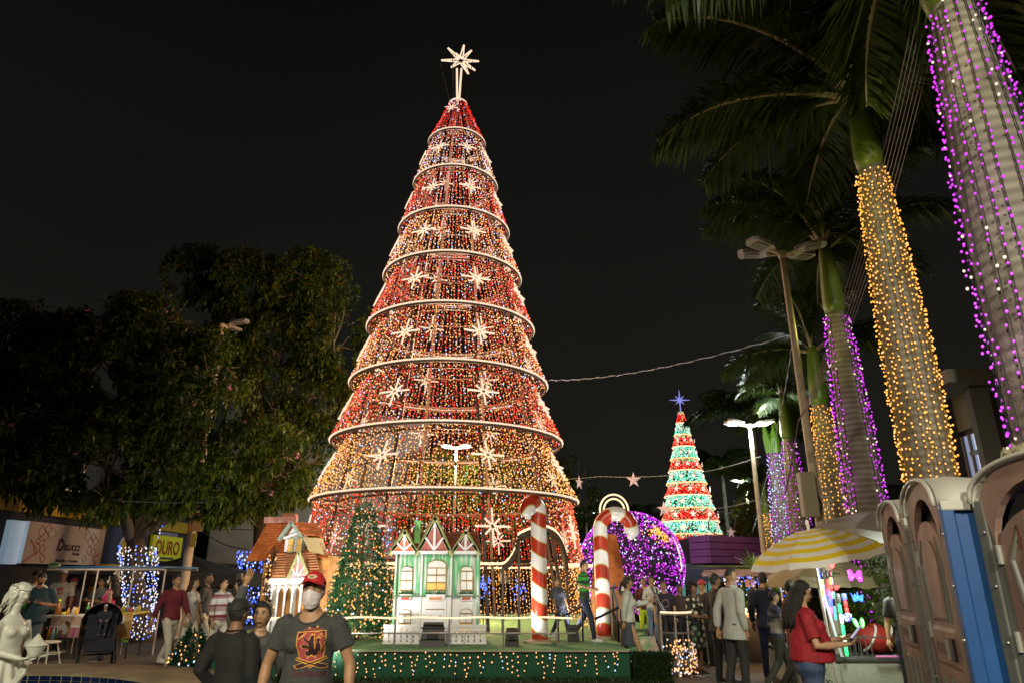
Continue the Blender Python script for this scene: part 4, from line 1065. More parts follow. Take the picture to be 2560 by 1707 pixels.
broad_tree('broadleaf_tree', 'green tree lit from above, seen through the giant tree', gpos(1180, Y), .3, at_y(1180, 1350, Y),
 [B(1100, 1190, Y - 1, (1.5, 1.2, 1.4)), B(1230, 1200, Y - 2, (1.9, 1.2, 1.7)), B(1300, 1270, Y - 1, (1.7, 1.2, 1.5)), B(1180, 1290, Y - 1, (1.9, 1.2, 1.3)), B(1060, 1300, Y, (1.4, 1.2, 1.3))], 3000, [LEAFS[0], LEAFS[2]], .3, 17)
broad_tree('broadleaf_tree', 'thin dark tree peeking out right of the giant tree', gpos(1430, 44), .25, at_y(1430, 1330, 44),
 [B(1425, 1190, 44, (1.2, 1, 1.3)), B(1450, 1260, 44, (1.5, 1, 1.3)), B(1400, 1300, 44, (1.6, 1, 1.3))], 900, [LEAFS[1]], .34, 19)
broad_tree('broadleaf_tree', 'small tree lit yellow green beyond the purple parapet', gpos(1868, 42), .16, at_y(1868, 1320, 42),
 [B(1868, 1290, 42, (1.0, .8, 1.0)), B(1850, 1330, 42, (.9, .8, .8)), B(1880, 1255, 42, (.6, .6, .6))], 600, [LEAFS[2], LEAFS[0]], .3, 23)
# distant palms as things of their own
def far_palm(label, px, pyc, Y, s, nf=13, h0=None):
 c = at_y(px, pyc, Y); root = thing('feather_palm', label, 'palm tree', (c.x, Y, 0), group='unlit palms beyond the square')
 g = G(); g.tube([(c.x, Y, c.z * i / 6) for i in range(7)], [.2 - .014 * i for i in range(7)], 10); g.obj('trunk', TRK, root, True)
 for k in range(nf):
  M = Matrix.Translation(Vector((0, 0, c.z))) @ Matrix.Rotation(k * 2.4 + px, 4, 'Z') @ Matrix.Scale(s * U(.85, 1.1), 4)
  rb = inst(FR[k % 4][0], 'frond', root, M); q = inst(FR[k % 4][1], 'frond_leaves', rb); q['kind'] = 'stuff'
far_palm('dark palm directly behind the far glowing lamp', 1880, 1040, 38, 1.35, 15)
far_palm('low bright palm under the most distant lamp', 1905, 1225, 43, .62, 12)
far_palm('dark palm above the candy cane hook', 1600, 1300, 52, .75)
far_palm('unlit palm crown low between lamp and purple parapet', 1805, 1175, 50, 1.0, 12)
# ------------------------------------------------------------------ lights wound round tree trunks
def trunk_lights(label, base, top, r0, r1, n, mats_, wts, br, forks=()):
 root = thing('trunk_light_string', label, 'string lights', base)
 b = G(); w = G(); base = Vector(base); top = Vector(top)
 for k in range(n):
  a = 2 * pi * k / n; pts = []
  for i in range(13):
   t = i / 12; p = base.lerp(top, t); r = r0 + (r1 - r0) * t; aa = a + t * .5
   pts.append(p + Vector((r * cos(aa), r * sin(aa), 0)))
  w.tube(pts, .006, 4, caps=False); strip_lights(b, pts, .105, br, list(range(len(mats_))), wts, 1.8)
 for f in forks: strip_lights(b, f, .1, br, list(range(len(mats_))), wts, 2)
 w.obj('wire', WIRE, root, kind='stuff'); b.obj('bulb', mats_, root, kind='stuff')
trunk_lights('cool white lights spiralled up the trunk beside the food stall', (tbase.x, 19.9, .1), at_y(345, 1365, 19.9), .31, .50, 22, [B_COOL, B_WHITE, B_BLUE], (6, 5, 2), .024, [[at_y(392, 1345, 19.7), at_y(410, 1302, 19.7)], [at_y(318, 1372, 19.5), at_y(332, 1400, 19.5)]])
trunk_lights('deep blue lights round the trunk behind the orange toy house', gpos(640, 26.2, .1), at_y(630, 1378, 26.2), .45, .5, 12, [B_BLUE, B_COOL], (8, 2), .034)
# ------------------------------------------------------------------ toy houses on the stage
CRM = mat('house_cream', (.68, .64, .54), .6, c2=(.6, .55, .45), scale=5)
TILE = mat('roof_tile_orange', (.64, .20, .05), .65, c2=(.48, .13, .034), scale=9)
TILEB = mat('roof_tile_brown', (.2, .055, .022), .7, c2=(.13, .036, .016), scale=9)
GRNW = mat('house_green_wash', (.10, .42, .16), .6, c2=(.62, .62, .60), scale=3.2, stretch=(6, 6, .55), contrast=(.46, .60), detail=6)
TRIMG = mat('trim_olive', (.42, .42, .18), .6, c2=(.32, .34, .13), scale=12)
OCH = mat('window_ochre', (.28, .19, .05), .6)
PANE = mat('window_pane_white', (.75, .73, .70), .35)
PANEO = mat('window_pane_amber', (.75, .42, .1), .35, emit=.25, ecol=(1, .5, .1))
REDG = mat('gable_red', (.28, .06, .05), .5, c2=(.45, .12, .09), scale=4)
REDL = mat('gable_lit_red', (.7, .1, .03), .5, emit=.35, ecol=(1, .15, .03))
WT = mat('house_white', (.76, .74, .74), .55, c2=(.68, .66, .68), scale=6)
def courses(g, tl, tr, br, bl, n, m, lift=.018, wob=.0, mi=0):
 """roof courses of overlapping round-ended tiles on a quad"""
 tl, tr, br, bl = map(Vector, (tl, tr, br, bl)); nrm = (tr - tl).cross(bl - tl).normalized()
 if nrm.y > 0.3 and nrm.z < 0: nrm = -nrm
 if nrm.z < 0: nrm = -nrm
 for i in range(n):
  t0 = i / n; t1 = (i + 1.25) / n
  for j in range(m):
   s0 = (j + (.5 if i % 2 else 0)) / m; s1 = s0 + 1 / m * .97
   if s0 >= 1: continue
   s1 = min(s1, 1.0); tt = min(t1, 1.02)
   def P(s, t, h): return tl.lerp(tr, s).lerp(bl.lerp(br, s), t) + nrm * h
   sm = (s0 + s1) / 2; h = lift * U(.8, 1.3)
   vs = [P(s0, t0, .002), P(s1, t0, .002), P(s1, tt - .25 / n, h), P(sm, tt, h * 1.1), P(s0, tt - .25 / n, h), P(sm, tt, 0), P(s1, tt - .25 / n, 0), P(s0, tt - .25 / n, 0)]
   g.add(vs, [(0, 4, 3, 2, 1), (4, 7, 5, 3), (3, 5, 6, 2)], mi)
def arch_poly(w, h, n=10):
 return [(-w / 2, 0), (w / 2, 0)] + [(w / 2 * cos(pi * i / n), h - w * .28 + w * .28 * sin(pi * i / n)) for i in range(n + 1)]
def arch_window(par, M, w, h, rows, pane, awn=True):
 g = G(); g.prism(arch_poly(w, h), .03, M); wn = g.obj('window', OCH, par)
 ph = h - w * .40; pw = w * .42
 for r in range(rows):
  for c in (-1, 1):
   q = G(); q.box((c * w * .235, ph * (r + .5) / rows + .012, .034), (pw, ph / rows - .03, .012), 0, M); q.obj('pane', pane[r % len(pane)], wn)
 q = G(); q.prism([(x * .88, y) for x, y in [(-w / 2, ph + .01), (w / 2, ph + .01)] + [(w / 2 * cos(pi * i / 10), h - w * .28 + w * .24 * sin(pi * i / 10)) for i in range(11)]], .036, M); q.obj('fanlight', PANE, wn)
 q = G()
 for k in range(9): q.sphere((-w * .44 + w * .88 * k / 8, ph + .012, .04), (.016, .012, .008), 6, 4, 0, M)
 q.obj('scallop_trim', OCH, wn, kind='stuff')
 return wn
def green_house():
 Y = 14.45; zf = STG
 P = lambda px, py, yy=Y: at_y(px, py, yy)
 x0, x1 = P(986, 1480).x, P(1197, 1480).x; cx = (x0 + x1) / 2; W_ = x1 - x0; zt = P(1090, 1382).z
 root = thing('toy_house', 'green washed two storey toy house with three pointed gables', 'toy house', (cx, Y, zf), group='painted toy houses on the stage')
 M = basis((cx, Y, zf), (1, 0, 0), (0, 0, 1), (0, -1, 0)); H = zt - zf; D = .62
 # three wall bays, the middle one proud
 for nm, a, b, off in (('wall', -W_ / 2, -W_ * .18, 0), ('wall', -W_ * .18, W_ * .17, .07), ('wall', W_ * .17, W_ / 2, 0)):
  for z0, z1 in ((0, H * .495), (H * .505, H)):
   g = G(); g.box(((a + b) / 2, (z0 + z1) / 2, off - D / 2), (b - a - .004, z1 - z0, D), 0, M); g.obj('wall', GRNW if z0 else mat('house_white_wash', (.74, .73, .72), .55, c2=(.62, .66, .64), scale=3, stretch=(6, 6, .5), contrast=(.45, .75)), root)
 for x in (-W_ / 2 + .02, -W_ * .18, W_ * .17, W_ / 2 - .02):
  g = G(); g.box((x, H / 2, .085), (.035, H, .04), 0, M); g.obj('corner_trim', WT if abs(x) < .3 * W_ else GRNW, root)
 g = G(); g.box((0, H * .5, .09), (W_ + .02, .028, .05), 0, M); g.obj('storey_band', mat('band_green', (.1, .2, .1), .6), root)
 # windows
 wz = H * .56
 for x, w, h, off, z, rows, pn in ((-W_ * .36, .24, .46, .005, wz, 2, [PANE]), (W_ * .355, .25, .46, .005, wz, 2, [PANE]), (0, .40, .58, .075, wz + .005, 3, [PANEO, PANE, PANE]), (-W_ * .36, .24, .44, .005, H * .08, 2, [PANEO, PANE]), (W_ * .355, .25, .45, .005, H * .08, 2, [PANEO, PANE])):
  arch_window(root, M @ Matrix.Translation((x, z, off)), w, h, rows, pn)
 for x, w, off, c in ((-W_ * .36, .26, 0, (.5, .06, .02)), (0, .40, .07, (.6, .25, .06)), (W_ * .355, .26, 0, (.5, .08, .03))):
  b = G(); b.prism([(-w / 2, .06), (-w * .36, -.06), (w * .36, -.06), (w / 2, .06)], .09, M @ Matrix.Translation((x, wz - .12, off))); fb = b.obj('flower_box', WT, root)
  s = G(); s.box((x, wz - .14, off + .094), (w * .62, .05, .012), 0, M); s.obj('flower_box_band', mat('band_%d' % int(c[1] * 100), c, .5), fb)
  lf = G()
  for k in range(40): lf.leaf(M @ Vector((x + U(-w / 2, w / 2), wz - .06, off + U(.02, .1))), (U(-.4, .4), U(-.8, 0), 1), .05, .025)
  lf.obj('leaves', leafmat('box_leaf', (.01, .07, .015), (.03, .12, .03)), fb, kind='stuff')
 # door
 g = G(); g.prism(arch_poly(.42, .80), .035, M @ Matrix.Translation((0, .02, .07))); dr = g.obj('door', WT, root)
 g = G(); g.box((0, .57, .112), (.38, .018, .012), 0, M); g.obj('door_rail', OCH, dr)
 for x in (-.09, .10):
  g = G(); g.tube([M @ Vector((x - .06, .40, .108)), M @ Vector((x, .46, .108)), M @ Vector((x + .06, .40, .108))], .008, 5); g.obj('chevron', mat('chevron_rose', (.4, .2, .16), .6), dr)
 # roof body behind gables with courses
 rf = G(); ez = H - .01; rz = P(1090, 1327).z - zf
 rf.add([M @ Vector(v) for v in ((-W_ * .53, ez, .05), (W_ * .53, ez, .05), (W_ * .46, rz, -.28), (-W_ * .46, rz, -.28), (-W_ * .53, ez, -D - .05), (W_ * .53, ez, -D - .05))], [(0, 1, 2, 3), (3, 2, 5, 4), (1, 5, 2), (0, 3, 4)])
 roof = rf.obj('roof', TILEB, root)
 rt = G(); courses(rt, M @ Vector((-W_ * .46, rz, -.275)), M @ Vector((W_ * .46, rz, -.275)), M @ Vector((W_ * .53, ez, .055)), M @ Vector((-W_ * .53, ez, .055)), 9, 30, .014); rt.obj('roof_tile', TILEB, roof, kind='stuff')
 ch = G(); cxx = P(1043, 1320).x - cx; ch.box((cxx, rz - .02, -.1), (.115, .42, .11), 0, M); ch.box((cxx, rz + .19, -.1), (.15, .05, .15), 0, M); ch.obj('chimney', mat('chimney_green', (.1, .36, .08), .6, c2=(.2, .5, .15), scale=6), roof)
 # gables
 def gable(xc, half, zb, za, off, gm):
  A = M @ Matrix.Translation((xc, 0, off))
  g = G(); g.prism([(-half * .86, zb), (half * .86, zb), (0, za - .1)], .05, A); gb = g.obj('gable', gm, root)
  for s in (-1, 1):
   q = G(); q.bar(A @ Vector((s * half, zb - .07, .05)), A @ Vector((0, za, .05)), .085, .05, up=Vector((0, 1, 0))); q.obj('barge_board', TRIMG, gb)
   sh = G(); n = 20
   for k in range(n):
    c = Vector((s * half, zb - .07, .05)).lerp(Vector((0, za, .05)), (k + .5) / n); sh.sphere(c + Vector((s * .022, .022, .04)), (.018, .018, .06), 6, 4, 0, A)
   sh.obj('scallop_edge', TRIMG, gb, kind='stuff')
   q = G(); q.bar(A @ Vector((0, zb + .02, .065)), A @ Vector((s * half * .5, zb + (za - zb) * .40, .065)), .04, .03, up=Vector((0, 1, 0))); q.obj('gable_strut', WT, gb)
   q = G(); q.bar(A @ Vector((s * half * .84, zb + .02, .062)), A @ Vector((s * .02, za - .12, .062)), .04, .026, up=Vector((0, 1, 0))); q.obj('gable_strut', WT, gb)
  q = G(); q.box((0, zb + (za - zb) * .42, .07), (.045, (za - zb) * .8, .03), 0, A); q.obj('gable_post', WT, gb)
  q = G(); q.box((0, zb - .02, .075), (half * 1.55, .06, .06), 0, A); q.obj('gable_beam', WT, gb)
 gz = H + .03
 gable(P(1013, 1380).x - cx, .285, gz, P(1013, 1328).z - zf, .10, REDL)
 gable(P(1088, 1380).x - cx, .355, gz, P(1088, 1294).z - zf, .16, REDG)
 gable(P(1165, 1380).x - cx, .285, gz, P(1165, 1328).z - zf, .10, REDG)
green_house()
def orange_house():
 Y = 15.2; zf = STG; P = lambda px, py, yy=Y: at_y(px, py, yy)
 cx = P(735, 1450).x
 root = thing('toy_house', 'orange roofed toy house with a dormer and columned porch on the left', 'toy house', (cx, Y, zf), group='painted toy houses on the stage')
 # body
 l, r = P(655, 1450).x, P(822, 1450).x; ze = P(720, 1400).z
 g = G(); g.box(((l + r) / 2, Y + .45, (zf + ze + .1) / 2), (r - l, .9, ze + .1 - zf)); g.obj('wall', mat('house_orange_wall', (.62, .30, .06), .6, c2=(.5, .22, .05), scale=3), root)
 for k in range(7):
  g = G(); g.box((l + (r - l) * (k + .5) / 7, Y - .012, zf + .75), (.10, .02, 1.3)); g.obj('wall_board', CRM if k % 2 else mat('board_orange', (.6, .25, .06), .6), root)
 # main roof: trapezoid front slope
 TL, TR, BR, BL = P(668, 1306, Y + .45), P(786, 1306, Y + .45), P(822, 1392, Y - .15), P(614, 1402, Y - .15)
 g = G(); bk = Vector((0, .5, -.75)); g.add([TL, TR, BR, BL, TL + bk + Vector((-.25, 0, 0)), TR + bk + Vector((.15, 0, 0))], [(0, 1, 2, 3), (0, 4, 5, 1), (1, 5, 2), (0, 3, 4), (3, 2, 5, 4)])
 roof = g.obj('roof', TILE, root)
 t = G(); courses(t, TL, TR, BR, BL, 15, 20, .02); t.obj('roof_tile', TILE, roof, kind='stuff')
 g = G(); g.bar(TL + Vector((-.05, 0, .05)), P(742, 1303, Y + .45) + Vector((0, 0, .05)), .16, .13); g.obj('ridge_cap', mat('ridge_pink', (.6, .25, .2), .6, c2=(.5, .3, .26), scale=3), roof)
 c = P(724, 1300, Y + .5); g = G(); g.box((c.x, c.y, c.z + .03), (.26, .2, .16)); g.box((c.x, c.y, c.z + .12), (.30, .24, .04)); g.obj('chimney', mat('chimney_orange', (.45, .14, .05), .6), roof)
 # dormer
 dY = Y - .3; A = lambda px, py: P(px, py, dY)
 apex, gl, gr = A(731, 1305), A(703, 1346), A(754, 1337); zb = A(730, 1378).z; xl, xr = A(712, 1360).x, A(754, 1360).x
 g = G(); M = basis((0, dY, 0), (1, 0, 0), (0, 0, 1), (0, -1, 0))
 g.prism([(xl, zb), (xr, zb), (xr, gr.z - .02), ((xl + xr) / 2 , apex.z - .06), (xl, gl.z + .02)], -.55, M); dm = g.obj('dormer_wall', WT, root)
 for px in (728, 749):
  cpt = A(px, 1362)
  q = G(); q.box((cpt.x, dY - .015, cpt.z), (.115, .03, .30)); w = q.obj('window', mat('sage_trim', (.3, .38, .26), .6), dm)
  for sx in (-1, 1):
   for sz in (-1, 1):
    q = G(); q.box((cpt.x + sx * .024, dY - .036, cpt.z + sz * .066), (.04, .012, .12)); q.obj('pane', PANEO, w)
 for a, b in ((gl, apex), (gr, apex)):
  q = G(); q.bar(Vector((a.x, dY - .05, a.z)) + Vector((-.03 if a is gl else .03, 0, -.03)), Vector((b.x, dY - .05, b.z)), .06, .12, up=Vector((0, 1, 0))); q.obj('barge_board', mat('barge_sage', (.25, .33, .26), .6), dm)
 q = G(); q.bar((gl.x + .06, dY - .04, gl.z + .01), (gr.x - .02, dY - .04, gr.z + .05), .03, .05); q.obj('tie_beam', WT, dm)
 # dormer roof on right slope with courses
 RA, RB, RC, RD = Vector((apex.x, dY - .1, apex.z)), P(790, 1309, Y + .3), P(805, 1342, Y - .1), Vector((gr.x, dY - .1, gr.z + .02))
 g = G(); g.add([RA, RB, RC, RD], [(0, 1, 2, 3)]); q = g.obj('dormer_roof', TILE, dm)
 t = G(); courses(t, RA + Vector((0, -.01, .012)), RB + Vector((0, -.01, .012)), RC + Vector((0, -.01, .012)), RD + Vector((0, -.01, .012)), 8, 8, .018); t.obj('dormer_roof_tile', TILE, root, kind='stuff')
 g = G(); a, b, c_, d_ = A(756, 1342), P(803, 1345, Y), P(818, 1386, Y), A(772, 1378)
 g.prism([(0, 0), (1, 0)] and [(a.x, a.z), (b.x, b.z), (c_.x, c_.z), (d_.x, d_.z)], -.4, basis((0, Y - .28, 0), (1, 0, 0), (0, 0, 1), (0, -1, 0))); g.obj('dormer_cheek', mat('cheek_tan', (.45, .33, .15), .6), root)
 # porch roof
 pY = Y - .75; Q = lambda px, py: P(px, py, pY)
 TL, TR, BR, BL = P(694, 1383, Y - .2), P(790, 1380, Y - .2), Q(800, 1440), Q(664, 1444)
 g = G(); dn = Vector((0, 0, -.05)); g.add([TL, TR, BR, BL, TL + dn, TR + dn, BR + dn, BL + dn], [(0, 1, 2, 3), (7, 6, 5, 4), (3, 2, 6, 7), (0, 3, 7, 4), (2, 1, 5, 6)]); pr = g.obj('porch_roof', mat('porch_board', (.5, .22, .09), .6, c2=(.62, .42, .28), scale=5), root)
 for k in range(9):
  t0 = (k + .5) / 9; a = TL.lerp(BL, t0); b = TR.lerp(BR, t0); g = G(); g.bar(a + Vector((0, -.01, .012)), b + Vector((0, -.01, .012)), .05, .03); g.obj('roof_batten', mat('batten', (.55, .2, .07), .6), pr)
 g = G(); g.bar(Vector((BL.x, pY, BL.z - .07)), Vector((BR.x, pY, BR.z - .07)), .06, .12); g.obj('fascia', WT, root)
 # small porch gable
 a, b, c_ = Q(752, 1380), Q(723, 1445), Q(777, 1440); M = basis((0, pY - .05, 0), (1, 0, 0), (0, 0, 1), (0, -1, 0))
 g = G(); g.prism([(b.x + .04, b.z + .01), (c_.x - .04, c_.z + .02), (a.x, a.z - .08)], .05, M); gb = g.obj('gable', mat('gable_rose', (.5, .2, .2), .6, c2=(.62, .36, .34), scale=5), root)
 for e in (b, c_):
  q = G(); q.bar((e.x, pY - .11, e.z - .02), (a.x, pY - .11, a.z), .05, .06, up=Vector((0, 1, 0))); q.obj('barge_board', TRIMG, gb)
  q = G(); q.bar((a.x, pY - .13, b.z + .02), ((e.x + a.x) / 2, pY - .13, (e.z + a.z) / 2 - .06), .03, .025, up=Vector((0, 1, 0))); q.obj('gable_strut', WT, gb)
 q = G(); q.bar((a.x, pY - .13, b.z), (a.x, pY - .13, a.z - .08), .03, .025); q.obj('gable_post', WT, gb)
 # columns and rail
 for px in (674, 690, 708, 727, 748, 770, 792):
  x = Q(px, 1520).x; g = G(); zt = BL.z - .12
  g.lathe([(.035, zf), (.035, zf + .1), (.024, zf + .12), (.02, zt - .14), (.032, zt - .1), (.036, zt)], 10, (x, pY, 0)); g.obj('column', WT, root, True)
  for s in (-1, 1):
   g = G(); g.tube([(x, pY, zt - .16), (x + s * .05, pY, zt - .06), (x + s * .11, pY, zt - .015)], .016, 5); g.obj('bracket', CRM, root)
 g = G(); g.bar((Q(670, 1560).x, pY, zf + .38), (Q(795, 1560).x, pY, zf + .38), .03, .04); g.obj('hand_rail', WT, root)
 for k in range(14):
  x = Q(672 + k * 9, 1560).x; g = G(); g.bar((x, pY, zf), (x, pY, zf + .37), .022); g.obj('baluster', WT, root)
orange_house()
def brown_house():
 Y = 17.2; zf = STG; P = lambda px, py, yy=Y: at_y(px, py, yy)
 c = P(1500, 1480); root = thing('toy_house', 'narrow toy house with a steep brown tiled roof behind the profile candy cane', 'toy house', (c.x, Y, zf), group='painted toy houses on the stage')
 TL, TR, BR, BL = P(1490, 1334), P(1540, 1334), P(1566, 1462, Y - .3), P(1478, 1470, Y - .3)
 g = G(); bk = Vector((0, .8, -.9)); g.add([TL, TR, BR, BL, TL + bk, TR + bk], [(0, 1, 2, 3), (0, 4, 5, 1), (1, 5, 2), (0, 3, 4), (3, 2, 5, 4)]); rf = g.obj('roof', TILEB, root)
 t = G(); courses(t, TL, TR, BR, BL, 16, 10, .02); t.obj('roof_tile', TILE, rf, kind='stuff')
 zt = BL.z - .02; g = G(); g.box(((BL.x + BR.x) / 2, Y + .2, (zf + zt) / 2), ((BR.x - BL.x) * .78, .7, zt - zf)); g.obj('wall', mat('house_brown_wall', (.4, .17, .07), .6, c2=(.5, .26, .12), scale=4), root)
 w = G(); w.box(((BL.x + BR.x) / 2 - .1, Y - .16, zt - .3), (.2, .03, .3)); wn = w.obj('window', OCH, root); w = G(); w.box(((BL.x + BR.x) / 2 - .1, Y - .18, zt - .3), (.15, .02, .24)); w.obj('pane', PANEO, wn)
 g = G(); g.box((BR.x - .12, Y - .31, zt + .02), (.14, .1, .1)); g.obj('corner_ornament', WT, root)
brown_house()
# white fence panels with cut-out diamonds: slats with pointed notches
def fence(label, px0, px1, Y):
 x0, x1 = X_at(px0, Y, .5), X_at(px1, Y, .5); zf = STG; H = at_y(1000, 1562, Y).z - zf
 root = thing('picket_fence', label, 'fence', ((x0 + x1) / 2, Y, zf), group='white cut-out fences before the green toy house')
 n = max(5, round((x1 - x0) / .105)); w = (x1 - x0) / n
 M = basis((0, Y, zf), (1, 0, 0), (0, 0, 1), (0, -1, 0))
 for i in range(n):
  xa = x0 + w * i; e = .004
  # slat outline with notches that form diamonds between neighbours
  prof = [0, .11, .17, .23, .31, .48, .65, .72, .79, .85, 1.0]; cut = [0, 0, .16, 0, 0, .17, 0, 0, .16, 0, 0]
  pl = [(xa + e + cut[k] * w, H * prof[k]) for k in range(11)]; pr = [(xa + w - e - cut[k] * w, H * prof[k]) for k in range(11)]
  vs = [];
  for z in (0, .025): vs += [M @ Vector((x, y, z)) for x, y in pl] + [M @ Vector((x, y, z)) for x, y in pr]
  fs = []
  for k in range(10): fs += [(22 + k, 33 + k, 34 + k, 23 + k), (k, k + 1, 12 + k, 11 + k), (22 + k, 23 + k, k + 1, k), (11 + k, 12 + k, 34 + k, 33 + k)]
  fs += [(0, 11, 33, 22), (10, 32, 43, 21)]
  g = G(); g.add(vs, fs); g.obj('slat', WT, root)
 for z in (.03, .97):
  g = G(); g.bar(M @ Vector((x0, H * z, .03)), M @ Vector((x1, H * z, .03)), .03, .05); g.obj('fence_rail', WT, root)
fence('white fence panel with diamond cut-outs left of the floodlight', 957, 1048, 13.75)
fence('white fence panel with diamond cut-outs right of the floodlight', 1110, 1216, 13.75)
def flood_box(label, px0, px1, Y, H, aim, e, size=.3, c=(1, .97, .95)):
 x0, x1 = X_at(px0, Y, .5), X_at(px1, Y, .5); w = x1 - x0; cx = (x0 + x1) / 2; z = STG
 root = thing('floodlight_box', label, 'floodlight', (cx, Y, z), group='black floodlight boxes on the stage edge')
 M = basis((cx, Y, z), (1, 0, 0), (0, 0, 1), (0, -1, 0)); g = G()
 a = w / 2; b = w * .40
 vs = [(-a, 0, .0), (a, 0, .0), (b, H, -.16), (-b, H, -.16), (-a * .9, 0, -.42), (a * .9, 0, -.42), (b * .9, H * .75, -.42), (-b * .9, H * .75, -.42)]
 g.add([M @ Vector(v) for v in vs], [(0, 1, 2, 3), (0, 3, 7, 4), (1, 5, 6, 2), (0, 4, 5, 1), (4, 7, 6, 5)], 0); g.obj('housing', mat('flood_black', (.03, .028, .025), .5, c2=(.05, .045, .04), scale=4), root)
 q = G(); q.box((0, H * .42, -.052), (w * .45, H * .3, .02), 0, M); q.obj('back_plate', DARKM, root)
 q = G(); q.bar(M @ Vector((-a * .95, H * .76, -.1)), M @ Vector((a * .95, H * .76, -.1)), .03, .03); q.obj('handle', DARKM, root)
 q = G(); q.add([M @ Vector((-b * .8, H * .95 - .02, -.2)), M @ Vector((b * .8, H * .95 - .02, -.2)), M @ Vector((b * .8, H * .76, -.41)), M @ Vector((-b * .8, H * .76, -.41))], [(0, 1, 2, 3)]); q.obj('lens', mat('flood_lens', (.9, .9, .9), .2, emit=2.5, ecol=(1, .96, .95)), root)
 p = M @ Vector((0, H + .03, -.34)); lamp('floodlight', 'SPOT', p, e, c, .12, aim=aim, spot=150, blend=.8)
flood_box('black floodlight box in front of the white door of the green house', 1048, 1112, 13.15, .40, (X_at(1090, 14.4), 14.4, 2.0), 9)
flood_box('black floodlight box at the stage edge below the orange house', 705, 745, 13.2, .34, (X_at(735, 15), 15.2, 2.6), 35)  # added lamp box, out of sight, brightens the orange house
flood_box('black floodlight box between the small green tree and the candy cane', 1262, 1298, 13.2, .30, (X_at(1350, 14.2), 14.6, 2.2), 110)  # added lamp box that brightens the turned cane
flood_box('black floodlight box behind the turned candy cane', 1420, 1450, 14.1, .30, (X_at(1511, 15), 15.2, 2.0), 90)  # added lamp box that brightens the profile cane
def added_flood(label, px, Y, aim, e):  # added floods, placed out of sight to brighten the houses and canes
 x = X_at(px, Y, .2); root = thing('ground_floodlight', label, 'floodlight', (x, Y, 0), group='black floodlights on the ground before the stage')
 d = (Vector(aim) - Vector((x, Y, .3))).normalized(); a, b, _ = frame(d); M = basis((x, Y, .3), a, b, d)
 g = G(); g.box((0, 0, -.08), (.42, .30, .14), 0, M); hs = g.obj('housing', mat('flood_black', (.03, .028, .025), .5), root, bevel=.02)
 g = G(); g.box((0, 0, -.006), (.36, .24, .012), 0, M); g.obj('lens', mat('flood_lens', (.9, .9, .9), .2, emit=2.5, ecol=(1, .96, .95)), root)
 for k in range(6):
  g = G(); g.box((-.17 + .068 * k, 0, -.17), (.012, .26, .05), 0, M); g.obj('cooling_fin', DARKM, hs)
 g = G(); g.tube([M @ Vector((-.23, 0, -.08)), (x - .24, Y, .01), (x + .24, Y, .01), M @ Vector((.23, 0, -.08))], .014, 6); g.obj('yoke', DARKM, root)
 lamp('ground_flood_light', 'SPOT', M @ Vector((0, 0, .03)), e, (1, .97, .94), .15, aim=aim, spot=92, blend=.7)
added_flood('black floodlight on the ground hidden behind the person in the red cap', 770, 11.6, (X_at(850, 14.6), 14.6, 2.3), 780)
added_flood('black floodlight on the ground between the hedge and the ramp', 1600, 13.35, (X_at(1420, 14.4), 14.4, 2.2), 300)
# ------------------------------------------------------------------ small bushy tree with warm bulbs
def small_tree(name, label, x, y, z0, H, R0, nb, leafm, group=None, cat='christmas tree', bulge=.5, n=5200, cols=(10, 4, 1), L=.075):
 root = thing(name, label, cat, (x, y, z0), group=group)
 g = G(); g.cyl((x, y, z0), (x, y, z0 + H * .93), .05, .01); g.obj('trunk', BARK, root)
 f = G(); b = G()
 def rad(t): return R0 * ((1 - t) ** .85) * (1 + bulge * .3 * sin(pi * t)) * (.75 + .25 * min(1, t * 6))
 for i in range(n):
  t = 1 - sqrt(1 - U(0, .985)); a = U(0, 2 * pi); lump = 1 + .22 * noise.noise((cos(a) * 2.2, sin(a) * 2.2, t * 7)); r = rad(t) * lump * U(.7, 1.02)
  p = Vector((x + r * cos(a), y + r * sin(a), z0 + .05 + t * H)); d = Vector((cos(a) * U(.5, 1.2), sin(a) * U(.5, 1.2), U(-.5, .8)))
  for k in range(3): f.leaf(p, d + Vector((U(-.8, .8), U(-.8, .8), U(-.5, .6))), L * U(.7, 1.4), L * .3, droop=.1)
 for i in range(nb):
  t = 1 - sqrt(1 - U(0, .97)); a = U(pi, 2 * pi); lump = 1 + .22 * noise.noise((cos(a) * 2.2, sin(a) * 2.2, t * 7)); r = rad(t) * lump * 1.02
  b.octa((x + r * cos(a), y + r * sin(a), z0 + .05 + t * H), .019, random.choices([0, 1, 2], cols)[0])
 f.obj('crown', leafm, root, kind='stuff')
 if nb: b.obj('bulb', [B_WARM, B_GOLD, B_COOL], root, kind='stuff')
 return root
NEEDLE = leafmat('tinsel_green', (.012, .075, .03), (.03, .15, .06), .4, .15)
ytree = 14.75; xt = X_at(892, ytree, .5)
small_tree('small_christmas_tree', 'bushy green tree with warm bulbs between the two front toy houses', xt, ytree, STG, at_y(914, 1222, ytree).z - STG, .68, 200, NEEDLE)
lamp('small_tree_light', 'POINT', (xt - .1, ytree - .9, 1.5), 6, (1, .8, .5), .2)
